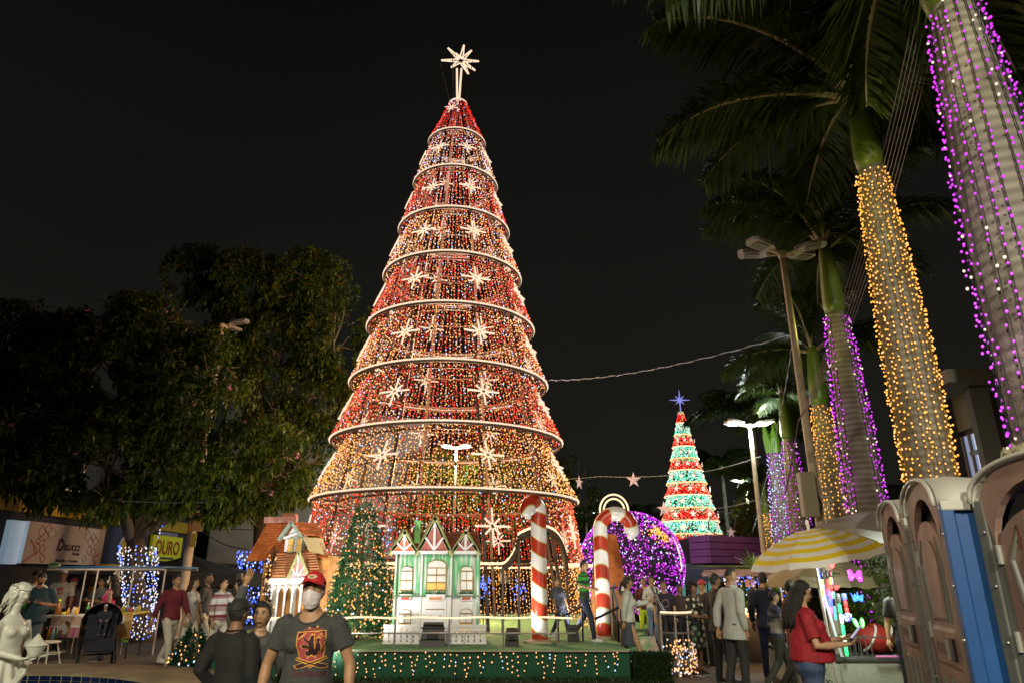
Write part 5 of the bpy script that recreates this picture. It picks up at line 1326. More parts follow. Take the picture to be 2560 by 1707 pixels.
# dark garland with amber bulbs beside the orange house porch
def garland(label, pts, r, nb, cols=None, name='garland'):
 root = thing(name, label, 'garland', pts[0]); f = G(); b = G(); P = [Vector(p) for p in pts]
 for p, q in zip(P[:-1], P[1:]):
  L = (q - p).length
  for i in range(int(L * 420)):
   c = p.lerp(q, R()); d = Vector((random.gauss(0, 1), random.gauss(0, 1), random.gauss(0, 1))).normalized(); f.leaf(c + d * r * .3, d, r * U(.7, 1.1), .022, droop=.1)
  for i in range(int(L * nb)):
   c = p.lerp(q, R()); d = Vector((random.gauss(0, 1), -abs(random.gauss(0, 1)), random.gauss(0, 1))).normalized(); b.octa(c + d * r, .018, random.choice([0, 0, 1, 2]))
 f.obj('needles', leafmat('garland_dark', (.006, .01, .008), (.02, .03, .02)), root, kind='stuff'); b.obj('bulb', [B_WARM, B_GOLD, B_COOL], root, kind='stuff')
Yg = 14.4
garland('dark tinsel garland with amber bulbs hanging at the left of the orange house', [at_y(686, 1372, Yg), at_y(680, 1400, Yg), at_y(672, 1430, Yg), at_y(664, 1452, Yg), at_y(670, 1500, Yg), at_y(678, 1530, Yg)], .085, 26)
# leafy pot with lights behind the walkers on the left
pl = gpos(545, 13.4); small_tree('lit_shrub', 'low shrub with warm and cool bulbs behind the walkers on the left', pl.x, pl.y, 0, .52, .55, 60, leafmat('shrub_green', (.01, .06, .025), (.02, .1, .05)), cat='shrub', n=1300, L=.09, cols=(8, 1, 3))
pl = gpos(472, 13.6); small_tree('lit_shrub', 'taller lit shrub beside the first of the left walkers', pl.x, pl.y, 0, .75, .4, 42, leafmat('shrub_green', (.01, .06, .025), (.02, .1, .05)), cat='shrub', n=900, L=.09, cols=(8, 1, 2))
# small glowing figures inside the tree
def glow_figure(px, py, Y, c, label, s=.14):
 p = at_y(px, py, Y); r = thing('light_figure', label, 'light figure', p, group='small glowing figures seen inside the giant tree')
 g = G()
 for i in range(34):
  d = Vector((random.gauss(0, 1), random.gauss(0, 1), random.gauss(0, 1.3))) * s * .6; g.octa(p + d, .02)
 g.obj('bulb', c, r, kind='stuff'); w = G(); w.tube([(p.x, p.y, STG), p], .012, 5); w.obj('stand', DARKM, r)
glow_figure(1209, 1464, 15.9, B_BLUE, 'blue glowing figure right of the green toy house')
glow_figure(1297, 1475, 16.2, B_BLUE, 'blue glowing figure left of the turned candy cane', .11)
glow_figure(962, 1340, 17.4, mat('glow_cyan', (.02, .02, .02), .4, emit=1.2, ecol=(.15, .4, 1)), 'tall cyan glowing figure inside the curtain left of the green house', .3)
# ------------------------------------------------------------------ ramp, rails and hedge at the right end of the stage
RAILB = mat('rail_black', (.012, .014, .02), .4, metal=.3)
def ramp():
 root = thing('entry_ramp', 'entry ramp with black side panels and slanted handrails at the stage right end', 'ramp', (2.4, 13.6, 0))
 x0, x1 = X_at(1555, 13.6, .3), X_at(1642, 14.2, .3)
 g = G(); g.add([(x0, 13.3, .02), (x1, 13.3, .02), (x1 + .2, 15.4, STG + .004), (x0 + .1, 15.4, STG + .004), (x0, 13.3, 0), (x1, 13.3, 0), (x1 + .2, 15.4, 0), (x0 + .1, 15.4, 0)], [(0, 1, 2, 3), (0, 4, 5, 1), (1, 5, 6, 2), (0, 3, 7, 4)])
 g.obj('slope', mat('ramp_mat', (.2, .42, .22), .8, c2=(.5, .52, .48), scale=2.2, contrast=(.45, .55)), root)
 for xa, dx in ((x0 - .03, .1), (x1 + .03, .2)):
  g = G(); p0, p1 = Vector((xa, 13.25, 0)), Vector((xa + dx, 15.0, 0))
  d = (p1 - p0).normalized(); s = Vector((d.y, -d.x, 0)) * .03
  v = [p0 - s, p0 + s, p1 + s, p1 - s]; zt = [.58, .58, .95, .95]
  g.add([tuple(a) for a in v] + [(a.x + (.1 if k in (0, 1) else 0), a.y, z) for k, (a, z) in enumerate(zip(v, zt))], [(3, 2, 1, 0), (4, 5, 6, 7), (0, 1, 5, 4), (1, 2, 6, 5), (2, 3, 7, 6), (3, 0, 4, 7)])
  g.obj('side_panel', RAILB, root)
  g = G(); g.tube([(xa - .5, 13.0, .95), (xa - .05, 13.25, 1.12), (xa + dx, 15.0, 1.45), (xa + dx + .1, 15.3, 1.5)] if xa < x0 else [(xa + .5, 12.9, .92), (xa, 13.3, 1.0), (xa + dx - .1, 15.0, 1.45)], .024, 8); g.obj('hand_rail', RAILB, root)
  for t in (0, .5, 1):
   b = p0.lerp(p1, t); g = G(); g.cyl((b.x, b.y, 0), (b.x, b.y, 1.10 + .33 * t), .02, n=8); g.obj('rail_post', RAILB, root)
ramp()
def rail_left():
 root = thing('hand_rail_frame', 'dark slanted handrail standing between the two candy canes', 'handrail', (1.2, 14.3, STG))
 P = lambda px, py: at_y(px, py, 14.3)
 a, b, c = P(1395, 1545), P(1455, 1515), P(1507, 1512)
 g = G(); g.tube([a, b], .02, 8); g.obj('rail_bar', RAILB, root)
 for q in (a, b):
  g = G(); g.cyl((q.x, q.y, STG), q, .018, n=8); g.obj('rail_post', RAILB, root)
rail_left()
def hedge():
 root = thing('hedge_block', 'dark clipped grass bank beside the ramp at the skirt end', 'hedge', (2.4, 12.9, 0))
 x0, x1 = 2.03, X_at(1672, 12.8, .3); f = G()
 g = G(); g.box(((x0 + x1) / 2, 12.72, .2), (x1 - x0 - .06, .45, .4)); g.obj('soil_core', mat('soil', (.02, .025, .01), .95), root)
 for i in range(3200):
  x = U(x0, x1); y = U(12.44, 12.95); z = .42 if R() < .4 else U(0, .42); y = y if z == .42 else 12.47
  f.leaf((x, y, z - .02), (U(-.5, .5), U(-.9, .1), U(.2, 1)), U(.04, .09), .014)
 f.obj('leaves', leafmat('hedge_leaf', (.012, .04, .012), (.03, .075, .02)), root, kind='stuff')
hedge()
def curved_rail():
 root = thing('lit_rail', 'curved metal rail with a net of warm lights beside the polka dot dress', 'railing', (3.0, 13.6, 0))
 P = []
 for i in range(13):
  t = i / 12; a = radians(-125 + 120 * t); P.append(Vector((X_at(1664, 13.7) + .46 * cos(a) , 13.9 + .95 * sin(a), 0)))
 for z in (.42, .72, 1.02):
  g = G(); g.tube([p + Vector((0, 0, z)) for p in P], .016, 6); g.obj('rail_bar', STEEL, root)
 for k in range(0, 13, 3):
  g = G(); g.cyl(P[k], P[k] + Vector((0, 0, 1.02)), .018, n=8); g.obj('rail_post', STEEL, root)
 b = G()
 for i in range(190):
  k = random.randrange(0, 12); p = P[k].lerp(P[k + 1], R()); b.octa((p.x, p.y - .04, U(.05, .62)), .0165, random.choices([0, 1, 2], (8, 3, 1))[0])
 b.obj('net_light', [B_WARM, B_WHITE, B_COOL], root, kind='stuff')
 w = G()
 for k in range(0, 12):
  for s in (0, .5):
   p = P[k].lerp(P[k + 1], s); w.tube([p + Vector((0, -.03, .66)), p + Vector((.05, -.05, .35)), p + Vector((0, -.03, .04))], .004, 4)
 w.obj('net_wire', WIRE, root, kind='stuff')
 r = G(); D = []
 for p, q in zip(P[:-1], P[1:]):
  for j in range(4): D.append(p.lerp(q, j / 4) + Vector((0, 0, 1.055)))
 r.tube(D, [.02 if k % 2 else .013 for k in range(len(D))], 6); r.obj('rail_rope_light', ROPEW, root)
curved_rail()
# ------------------------------------------------------------------ portable toilets, right foreground
TDX = Vector((.31, .95, 0)).normalized(); TN = Vector((-.95, .31, 0)).normalized(); TN = Vector((-TDX.y, TDX.x, 0))
PINK = mat('toilet_plastic_pink', (.32, .20, .165), .45, c2=(.17, .115, .09), scale=2.2, bump=.08, bscale=40, detail=9, stretch=(1.6, 1.6, .45), contrast=(.32, .72))
GRYP = mat('toilet_plastic_grey', (.15, .155, .135), .5, c2=(.115, .115, .10), scale=2, detail=6)
BLUEP = mat('toilet_plastic_blue', (.010, .085, .28), .4, c2=(.008, .065, .22), scale=2)
ROOFP = mat('toilet_roof_white', (.52, .52, .47), .45, c2=(.42, .42, .37), scale=1.5, detail=6)
RUSTY = mat('rust_patch', (.16, .04, .015), .8, c2=(.08, .02, .01), scale=20)
def toilet(label, far, w, dep, H, roof_h, side_blue=True, door_w=.74, scars=False, rot=0.0):
 # local frame: x along the door front from its far end toward the viewer, y up, z outward through the door
 Q_ = Matrix.Rotation(rot, 3, 'Z'); ex = Q_ @ -TDX; ez = Q_ @ TN; o = Vector((far[0], far[1], 0)); root = thing('portable_toilet', label, 'portable toilet', o + ex * w / 2 - ez * dep / 2, group='row of portable toilets')
 M = basis(o, ex, (0, 0, 1), ez)
 sd = BLUEP if side_blue else GRYP
 for nm, c, d in (('side_wall', (.02, H / 2, -dep / 2), (.04, H, dep - .02)), ('side_wall', (w - .02, H / 2, -dep / 2), (.04, H, dep - .02)), ('rear_wall', (w / 2, H / 2, -dep + .02), (w - .09, H, .04))):
  g = G(); g.box(c, d, 0, M); g.obj(nm, sd, root)
 for k in range(6):     # moulded ribs on the near side wall
  g = G(); g.box((w + .008, H * (.12 + .15 * k), -dep * .52), (.018, .07, dep * .66), 0, M); g.obj('side_rib', sd, root)
 g = G(); g.box((w + .004, H * .47, -dep * .55), (.016, H * .86, dep * .74), 0, M); g.obj('side_panel', mat('toilet_navy', (.006, .045, .18), .45, c2=(.005, .03, .12), scale=2) if side_blue else GRYP, root)  # darker blue puts the shade of a recess into the panel colour
 for x in (0, w):
  g = G(); g.box((x, H / 2, .01), (.10, H, .09), 0, M); cp_ = g.obj('corner_post', GRYP if x == 0 or not side_blue else BLUEP, root, bevel=.012)
  for k in range(6):
   q = G(); q.sphere((x + .03, H * (.1 + .16 * k), .062), .011, 8, 5, 0, M); q.obj('rivet', STEEL, cp_)
 # front frame with arched header
 dx0 = (w - door_w) / 2; dh = H - .30; n = 14
 def arc(rw, base, rise, off=0): return [(w / 2 - rw / 2 * cos(pi * i / n), base + rise * sin(pi * i / n)) for i in range(n + 1)]
 inner = arc(door_w + .05, dh, roof_h + .20); outer = arc(w - .06, H - .02, roof_h + .05)
 g = G(); vs = [];
 for z in (.0, .05): vs += [M @ Vector((x, y, z)) for x, y in inner] + [M @ Vector((x, y, z)) for x, y in outer]
 m = n + 1; fs = []
 for i in range(n): fs += [(2 * m + i, 2 * m + i + 1, 3 * m + i + 1, 3 * m + i), (i, m + i, m + i + 1, i + 1), (m + i, 3 * m + i, 3 * m + i + 1, m + i + 1), (i, i + 1, 2 * m + i + 1, 2 * m + i)]
 g.add(vs, fs); g.obj('arched_header', PINK, root)
 g = G(); g.prism(inner, .01, M @ Matrix.Translation((0, 0, -.05))); g.obj('vent_screen', mat('vent_dark', (.012, .012, .012), .8), root)
 for x in (dx0 / 2 + .03, w - dx0 / 2 - .03):
  g = G(); g.box((x, dh / 2, .012), (dx0 - .05, dh, .07), 0, M); g.obj('door_jamb', GRYP, root)
 # door
 drise = roof_h + .06
 dp = [(dx0 + .01, .06), (w - dx0 - .01, .06)] + [(w / 2 + (door_w / 2 - .01) * cos(pi * i / n), dh - .03 + drise * sin(pi * i / n)) for i in range(n + 1)]
 g = G(); g.prism(dp, .035, M @ Matrix.Translation((0, 0, .012))); dr = g.obj('door', PINK, root)
 def panel(x0, x1, y0, y1, th=.02, m_=PINK, nm='door_panel'):
  g = G(); a = .03
  v = [(x0, y0, .047), (x1, y0, .047), (x1, y1, .047), (x0, y1, .047), (x0 + a, y0 + a, .047 + th), (x1 - a, y0 + a, .047 + th), (x1 - a, y1 - a, .047 + th), (x0 + a, y1 - a, .047 + th)]
  g.add([M @ Vector(q) for q in v], [(4, 5, 6, 7), (0, 1, 5, 4), (1, 2, 6, 5), (2, 3, 7, 6), (3, 0, 4, 7)]); return g.obj(nm, m_, dr)
 yl = 1.02; yh = 1.30
 # tall flute grooves on the upper door
 pw = door_w * .5
 pp = arc(pw, dh - .12, drise * .8)
 pp = [(w / 2 - pw / 2 * .72, yh + .05), (w / 2 + pw / 2 * .72, yh + .05)] + pp[::-1]
 g = G(); g.prism(pp, .022, M @ Matrix.Translation((0, 0, .047))); g.obj('door_panel', PINK, dr, bevel=.012)
 for s in (-1, 1):
  g = G(); g.tube([M @ Vector((w / 2 + s * door_w * .33, yh + .04, .05)), M @ Vector((w / 2 + s * door_w * .40, dh - .1, .05)), M @ Vector((w / 2 + s * door_w * .30, dh + .08, .05))], [.028, .02, .006], 8); g.obj('door_flute', GRYP, dr)
  g = G(); g.tube([M @ Vector((w / 2 + s * door_w * .27, yh + .04, .052)), M @ Vector((w / 2 + s * door_w * .33, dh - .35, .052))], [.02, .004], 8); g.obj('door_flute', GRYP, dr)
 panel(dx0 + .04, w - dx0 - .04, yl, yh, .012)
 for s in (-.28, 0, .28):
  g = G(); g.box((w / 2 + s * door_w, .55, .055), (.05, .80, .03), 0, M); g.obj('door_flute', GRYP, dr, bevel=.01)
 panel(dx0 + .07, dx0 + door_w * .62, yl + .05, yh - .05, .006, nm='name_plate')
 v, f = text_geo('Armal', .155, .003, .25, 'CENTER', 1.0, -.001); t = G(); t.add([q + Vector((dx0 + door_w * .34, yl + .10, .075)) for q in v], f, 0, M); t.obj('letter', mat('embossed_dark', (.12, .085, .07), .5), dr)
 g = G(); g.box((w - dx0 - .13, yl + .14, .07), (.11, .15, .02), 0, M); lt = g.obj('latch', DARKM, dr)
 g = G(); g.box((w - dx0 - .19, yl + .14, .085), (.03, .13, .02), 0, M); g.obj('latch_bolt', STEEL, lt)
 for y in (.25, 1.2, dh - .12):
  g = G(); g.cyl(M @ Vector((dx0, y, .06)), M @ Vector((dx0, y + .12, .06)), .018, n=8); g.obj('hinge', mat('hinge_grey', (.28, .28, .25), .5), dr)
 if scars:
  for (x, y, L, a) in ((.30, 1.95, .12, 1.4), (.33, 1.78, .16, 1.5), (.44, 1.55, .30, 1.35), (.50, 1.30, .12, 1.5), (.42, 1.75, .2, 1.4)):
   q = G(); p0 = Vector((x, y, .051)); d = Vector((cos(a) * .4, -sin(a), 0)) * L
   for k in range(7): q.sphere(p0 + d * (k / 6) + Vector((U(-.012, .012), 0, 0)), (U(.008, .016), U(.012, .026), .004), 7, 4, 0, M)
   q.obj('rust_scar', RUSTY, dr, kind='stuff')
 # domed translucent roof
 g = G(); n2 = 16; rows = 7; vs = []
 for r_ in range(rows + 1):
  v_ = r_ / rows; z = .06 - (dep + .09) * v_; fall = roof_h * (1 - .18 * v_)
  for i in range(n2 + 1):
   u = i / n2; a = pi * u; x = w / 2 - (w / 2 + .03) * cos(a) ; y = H - .01 + (fall + .06) * sin(a) ** .8 + .015 * (1 if r_ % 2 else 0) * sin(a)
   vs.append(M @ Vector((x, y, z)))
 q = n2 + 1; fs = [(r_ * q + i, r_ * q + i + 1, (r_ + 1) * q + i + 1, (r_ + 1) * q + i) for r_ in range(rows) for i in range(n2)]
 b0 = len(vs); vs += [v + Vector((0, 0, -.03)) for v in vs[:b0]]
 fs += [(b0 + r_ * q + i, b0 + (r_ + 1) * q + i, b0 + (r_ + 1) * q + i + 1, b0 + r_ * q + i + 1) for r_ in range(rows) for i in range(n2)]
 fs += [(i, b0 + i, b0 + i + 1, i + 1) for i in range(n2)]
 g.add(vs, fs); g.obj('roof', ROOFP, root, True)
 g = G()
 g.tube([M @ Vector((w / 2 - (w / 2 + .02) * cos(pi * i / 20), H - .02 + (roof_h + .06) * sin(pi * i / 20) ** .8, .085)) for i in range(21)], .016, 8); g.obj('roof_rim', ROOFP, root, True)
 for x in (-.02, w + .02):
  g = G(); g.box((x, H - .02, -dep / 2), (.07, .07, dep + .1), 0, M); g.obj('eave_rail', ROOFP, root, bevel=.012)
 g = G(); g.cyl(M @ Vector((w * .75, H - .1, -dep * .8)), M @ Vector((w * .75, H + roof_h + .25, -dep * .8)), .055, n=12); g.obj('vent_pipe', GRYP, root)
toilet('farthest portable toilet, pinkish door, next to the conifer and grey parasol', (3.97, 7.46), 1.02, 1.15, 2.15, .17, False)
toilet('middle portable toilet with a pale roof and blue side wall', (3.43, 5.99), 1.04, 1.15, 2.15, .18)
toilet('nearest portable toilet, rusty scratched door cut by the right edge', (3.27, 4.84), 1.14, 1.15, 2.15, .20, True, .9, True, radians(22))
# crumpled tarp on the nearest roof
def tarp():
 c = at_y(2508, 1130, 4.55); g = G(); n = 12
 vs = [(c.x + .02 + .17 * i / n, c.y - .08 + .17 * j / n, c.z + .05 * noise.noise((i * .5, j * .5, 1)) + .03 * sin(i * .9 + j) - .09 * abs(i / n - .5) + .02) for i in range(n + 1) for j in range(n + 1)]
 g.add(vs, [(i * (n + 1) + j, (i + 1) * (n + 1) + j, (i + 1) * (n + 1) + j + 1, i * (n + 1) + j + 1) for i in range(n) for j in range(n)])
 o = g.obj('plastic_sheet', mat('tarp_olive', (.26, .24, .15), .4), None, True); tag(o, 'crumpled olive plastic sheet lying on the nearest toilet roof', 'sheet')
tarp()
# ------------------------------------------------------------------ parasols
def parasol(label, apex, R_, drop, tilt, cols, n=8, stripes=6, pole_base=None, group='market parasols', flap=.14):
 root = thing('parasol', label, 'parasol', (apex[0], apex[1], 0), group=group)
 M = Matrix.Translation(Vector(apex)) @ Matrix.Rotation(tilt[1], 4, 'Y') @ Matrix.Rotation(tilt[0], 4, 'X')
 seg = 6
 for k in range(n):
  g = G(); a0 = 2 * pi * k / n; a1 = 2 * pi * (k + 1) / n; rows = stripes * 2 - 1
  # each panel: straight courses between ribs, sagging a little, in alternating stripes
  def P(t, s):
   r = R_ * t; z = -drop * (t ** 1.7) ; p = Vector((cos(a0), sin(a0), 0)).lerp(Vector((cos(a1), sin(a1), 0)), s) * r
   return M @ Vector((p.x, p.y, z + .05 * R_ * t * sin(pi * s) * -.6))
  for i in range(rows):
   t0, t1 = i / rows, (i + 1) / rows
   vs = [P(t, j / seg) for t in (t0, t1) for j in range(seg + 1)]
   g.add(vs, [(j, seg + 1 + j, seg + 2 + j, j + 1) for j in range(seg)], i % 2)
  fl = []
  for j in range(seg + 1):
   e = P(1, j / seg); q = P(1.04, j / seg); fl += [e, q + Vector((0, 0, -flap + .012 * sin(j * 2 + k)))]
  g.add(fl, [(2 * j, 2 * j + 1, 2 * j + 3, 2 * j + 2) for j in range(seg)], 1 if len(cols) > 1 else 0)
  g.obj('canopy_panel', cols if len(cols) > 1 else [cols[0], cols[0]], root, True)
  g = G(); g.tube([M @ Vector((R_ * t * cos(a0) * .99, R_ * t * sin(a0) * .99, -drop * t ** 1.7 - .02)) for t in (0, .25, .5, .75, 1)], .007, 5); g.obj('rib', STEEL, root)
  g = G(); g.cyl(M @ Vector((0, 0, -drop - .15)), M @ Vector((R_ * .55 * cos(a0), R_ * .55 * sin(a0), -drop * .55 ** 1.7 - .03)), .006, n=5); g.obj('stretcher', STEEL, root)
 pb = Vector(pole_base) if pole_base else Vector((apex[0], apex[1], 0))
 g = G(); g.tube([pb, M @ Vector((0, 0, .06))], .022, 8); g.obj('pole', WHITEP, root)
 g = G(); g.sphere(M @ Vector((0, 0, .09)), (.03, .03, .05), 8, 6); g.obj('finial', WHITEP, root)
YP = 10.2
ap = at_y(2022, 1322, YP)
CY = mat('parasol_yellow', (.62, .47, .01), .6, c2=(.56, .40, .01), scale=3); CW = mat('parasol_white', (.62, .61, .58), .6, c2=(.52, .51, .47), scale=3)
parasol('yellow and white striped parasol beside the light toy stand', (ap.x, ap.y, ap.z), .93, .33, (radians(3), radians(-10)), [CY, CW], flap=.055, pole_base=(ap.x + .16, ap.y + .1, 0))
ap2 = at_y(2200, 1278, 11.6); GP = mat('parasol_grey', (.34, .32, .30), .65, c2=(.28, .26, .24), scale=3)
parasol('grey parasol half hidden behind the farthest toilet', (ap2.x, ap2.y, ap2.z), 1.15, .40, (0, radians(6)), [GP])
ap3 = at_y(2050, 1388, 12.6); BP = mat('parasol_beige', (.45, .36, .2), .65, c2=(.36, .29, .16), scale=3)
parasol('beige parasol hanging low under the striped one', (ap3.x, ap3.y, ap3.z), .95, .34, (0, 0), [BP])
# ------------------------------------------------------------------ light toy stand
PLW = mat('planter_white', (.40, .41, .34), .85, c2=(.34, .35, .28), scale=2, bump=.6, bscale=90)
def planter():
 p = at_z(2075, 1707, 0); Yf = at_y(2160, 1650, 10.9).y; zt = at_y(2160, 1648, 10.9).z
 x0 = X_at(2062, 10.9, .3); x1 = x0 + 3.6
 root = thing('planter_wall', 'rough white planter wall under the light toy stand', 'planter', (x0, 10.9, 0))
 g = G(); g.box(((x0 + x1) / 2, 12.2, zt / 2 - .02), (x1 - x0, 2.5, zt - .04)); g.obj('wall', PLW, root, bevel=.03)
 g = G(); g.box(((x0 + x1) / 2, 12.2, zt - .01), (x1 - x0 + .04, 2.54, .05)); g.obj('coping', mat('coping_dark', (.05, .05, .045), .7), root, bevel=.01)
 return x0, x1, zt
PX0, PX1, PZ = planter()
CON = leafmat('conifer_leaf', (.05, .10, .008), (.12, .17, .015), .5, .25)
small_tree('conifer_shrub', 'dense green conifer growing in the white planter behind the light toys', X_at(2205, 12.2), 12.2, PZ - .02, 1.75, .95, 0, CON, cat='shrub', n=4200, L=.10, bulge=1.2)
small_tree('conifer_shrub', 'darker conifer behind the hanging toy wands', X_at(2120, 12.9), 12.9, PZ - .02, 1.7, .9, 0, leafmat('conifer_dark', (.02, .035, .006), (.05, .06, .012), .5, .2), cat='shrub', n=3000, L=.10, bulge=1.2)
CHROME = mat('chrome_tube', (.6, .6, .6), .2, metal=.9)
def rack():
 Y = 11.05; root = thing('wire_crate', 'chrome wire crate standing on the planter edge', 'wire crate', (X_at(2130, Y), Y, PZ))
 xa, xb = X_at(2098, Y, .7), X_at(2178, Y, .7); zt = at_y(2140, 1592, Y).z
 for y in (Y, Y + .4):
  for z in (PZ + .02, zt):
   g = G(); g.cyl((xa, y, z), (xb, y, z), .011, n=6); g.obj('rail', CHROME, root)
  n = 7
  for k in range(n):
   x = xa + (xb - xa) * k / (n - 1); g = G(); g.cyl((x, y, PZ), (x, y, zt), .008, n=6); g.obj('wire', CHROME, root)
 for x in (xa, xb):
  g = G(); g.cyl((x, Y, zt), (x, Y + .4, zt), .011, n=6); g.obj('rail', CHROME, root)
 r2 = thing('metal_bar', 'thin metal bar reaching right from the wire crate to the toilets', 'bar', (xb, Y, zt)); g = G(); g.cyl((xb + .02, Y, zt), (xb + 1.0, Y + .1, zt), .01, n=6)
 g.cyl((xb + .42, Y + .05, PZ), (xb + .42, Y + .05, zt), .018, n=6); g.obj('tube', CHROME, r2)
rack()
# red sack with white stripes
p = at_y(2195, 1640, 11.6); g = G()
g.sphere((0, 0, 0), (.34, .22, .20), 20, 12); g.v = [(a + .04 * noise.noise((a * 4, b * 4, c * 4)), b, c * (1.1 - .5 * abs(a)) + .03 * noise.noise((a * 6, b * 5, c * 5))) for a, b, c in g.v]
g.v = [tuple(Vector(v) + Vector((p.x, 11.55, PZ + .24))) for v in g.v]
sk = thing('red_sack', 'red sack with white bands slumped behind the wire crate', 'sack', (p.x, 11.55, PZ)); g.obj('cloth', mat('sack_red', (.35, .02, .012), .7, c2=(.25, .012, .008), scale=5, bump=.4), sk, True)
for a in (-.14, .1):
 g = G(); g.tube([(p.x + a + .10 * sin(t), 11.55 - .205 * cos(t - .2) * (1 - .25 * abs(a)), PZ + .24 + .20 * sin(t) * .95) for t in [radians(-70 + 150 * i / 12) for i in range(13)]], [.02] * 13, 6); g.obj('white_band', mat('sack_white', (.6, .55, .5), .7), sk)
def E(n, c, s): return mat('toy_' + n, c, .3, emit=s, ecol=c)
def toy(name, label, loc, cat='light toy'): return thing(name, label, cat, loc, group='glowing toys for sale on the stand')
YT = 11.0
def T_(px, py, y=YT): return at_y(px, py, y)
# upright pole wrapped in blue light and the stand bar
st = thing('toy_stand', 'slanted frame of glowing tubes that holds the light toys', 'stand', (T_(2085, 1640).x, YT, 0))
g = G(); g.tube([T_(2036, 1408), T_(2105, 1640)], .022, 8); g.obj('tube', E('pale', (.55, .6, .62), .5), st)
g = G(); g.tube([T_(2040, 1410, 11.1), T_(2060, 1470, 11.1), T_(2075, 1530, 11.1)], .026, 8); g.obj('blue_tube', E('blue', (.12, .16, 1), 1.6), st)
g = G(); g.cyl(T_(2050, 1432), T_(2100, 1432), .008, n=6); g.obj('cross_bar', DARKM, st)
def wand(label, px0, py0, px1, py1, segs, y=YT, r=.018):
 a, b = T_(px0, py0, y), T_(px1, py1, y); root = toy('light_wand', label, b); n = len(segs)
 for i, m in enumerate(segs):
  g = G(); p, q = a.lerp(b, i / n), a.lerp(b, (i + .96) / n); rr = r * (1.35 if i == 0 else 1)
  g.tube([p, p.lerp(q, .1), p.lerp(q, .9), q], [rr * .6, rr, rr, rr * .6], 8); g.obj('section', m, root, True)
eb, ev, ec, er, ey, eg, ep = E('blue', (.12, .16, 1), 1.6), E('violet', (.5, .15, 1), 1.5), E('cyan', (.1, .6, .75), 1.3), E('red', (1, .05, .05), 1.3), E('yellow', (.9, .8, .1), 1.1), E('green', (.05, .9, .25), 1.6), E('pink', (1, .15, .6), 1.3)
dk = mat('toy_dark', (.02, .02, .03), .3)
wand('blue wand hanging nearest the stand pole', 2054, 1424, 2062, 1520, [dk, ey, eb, ev])
wand('wand with a pink lower end hanging second from the pole', 2066, 1424, 2078, 1540, [dk, er, eb, eb, ep])
wand('violet wand with a red bead in the middle', 2076, 1424, 2080, 1535, [mat('toy_redd', (.2, .01, .03), .3), ey, er, ev, eb, ev])
wand('cyan segmented wand at the right of the hanging row', 2077, 1426, 2090, 1550, [mat('toy_grnd', (.02, .1, .03), .3), ep, dk, ec, dk, ec, ec])
wand('short yellow and pink wand at the woman in red', 2056, 1470, 2064, 1560, [ey, ep, ev, ec], 10.8)
wand('long green glowing sword standing in the crate', 2094, 1482, 2118, 1640, [mat('toy_hilt', (.06, .06, .06), .4, c2=(.2, .2, .2), scale=40), eg, E('greenwhite', (.75, 1, .85), 1.3), eg, E('greenwhite', (.75, 1, .85), 1.3), eg], 10.85, .026)
wand('red toy hammer handle with a blue top', 2109, 1482, 2119, 1535, [eb, er, er], 10.85, .028)
# bow, crown, hearts, rabbit ears, ball
def flat_toy(name, label, px, py, poly, s, m, d=.03, y=11.0, extra=()):
 c = T_(px, py, y); root = toy(name, label, c); M = basis(c, (1, 0, 0), (0, 0, 1), (0, -1, 0))
 g = G(); g.prism([(a * s, b * s) for a, b in poly], d, M); g.obj('glow_shape', m, root, bevel=.006)
 for (a, b, r_, mm) in extra:
  g = G(); g.sphere((a * s, b * s, d), r_, 8, 6, 0, M); g.obj('light', mm, root, True)
 g = G(); g.cyl(M @ Vector((0, 0, -.01)), M @ Vector((0, .12, -.6)), .004, n=5); g.obj('clip_wire', WIRE, root)
ma = E('magenta', (.8, .05, .75), .9)
flat_toy('glowing_bow', 'magenta glowing bow clipped high on the conifer', 2136, 1439, [(-1, .8), (-.5, .9), (-.1, .25), (.1, .25), (.5, .75), (1, .7), (.95, -.7), (.5, -.75), (.1, -.1), (-.1, -.1), (-.5, -.65), (-.85, -.6)], .108, ma, extra=((-.5, -.2, .02, ep), (.6, -.25, .02, ep)))
flat_toy('toy_tiara', 'blue glowing crown clipped on the conifer', 2142, 1492, [(-1, .7), (-.55, .15), (-.35, .55), (-.05, .2), (.05, .85), (.3, .15), (.6, .3), (1, .5), (.75, -.7), (.1, -.45), (-.6, -.7)], .095, E('crownblue', (.05, .2, 1), 1.0), extra=((0, .0, .016, ec), (-.6, -.3, .014, ec), (.5, -.3, .014, ec)))
for nm, px, tilt in (('left', 2137, .35), ('right', 2154, -.12)):
 pass
ear = [(.45 * cos(2 * pi * k / 16), 1.0 * sin(2 * pi * k / 16)) for k in range(16)]
def rot(poly, a): return [(x * cos(a) - y * sin(a), x * sin(a) + y * cos(a)) for x, y in poly]
flat_toy('rabbit_ear_light', 'tilted green rabbit ear light, the left of the pair', 2138, 1556, rot(ear, .38), .075, E('eargreen', (.12, .7, .15), .6), extra=((0, 0, .02, E('greenwhite', (.75, 1, .85), 1.3)), (.12, -.4, .018, E('greenwhite', (.75, 1, .85), 1.3)), (-.12, .4, .018, E('greenwhite', (.75, 1, .85), 1.3))))
flat_toy('rabbit_ear_light', 'upright green rabbit ear light, the right of the pair', 2154, 1556, rot(ear, -.05), .075, E('eargreen', (.12, .7, .15), .6), extra=((0, 0, .02, E('greenwhite', (.75, 1, .85), 1.3)), (0, -.4, .018, E('greenwhite', (.75, 1, .85), 1.3)), (0, .4, .018, E('greenwhite', (.75, 1, .85), 1.3))))
heart = [(0, -.9), (.85, 0), (.8, .55), (.4, .75), (0, .4), (-.4, .75), (-.8, .55), (-.85, 0)]
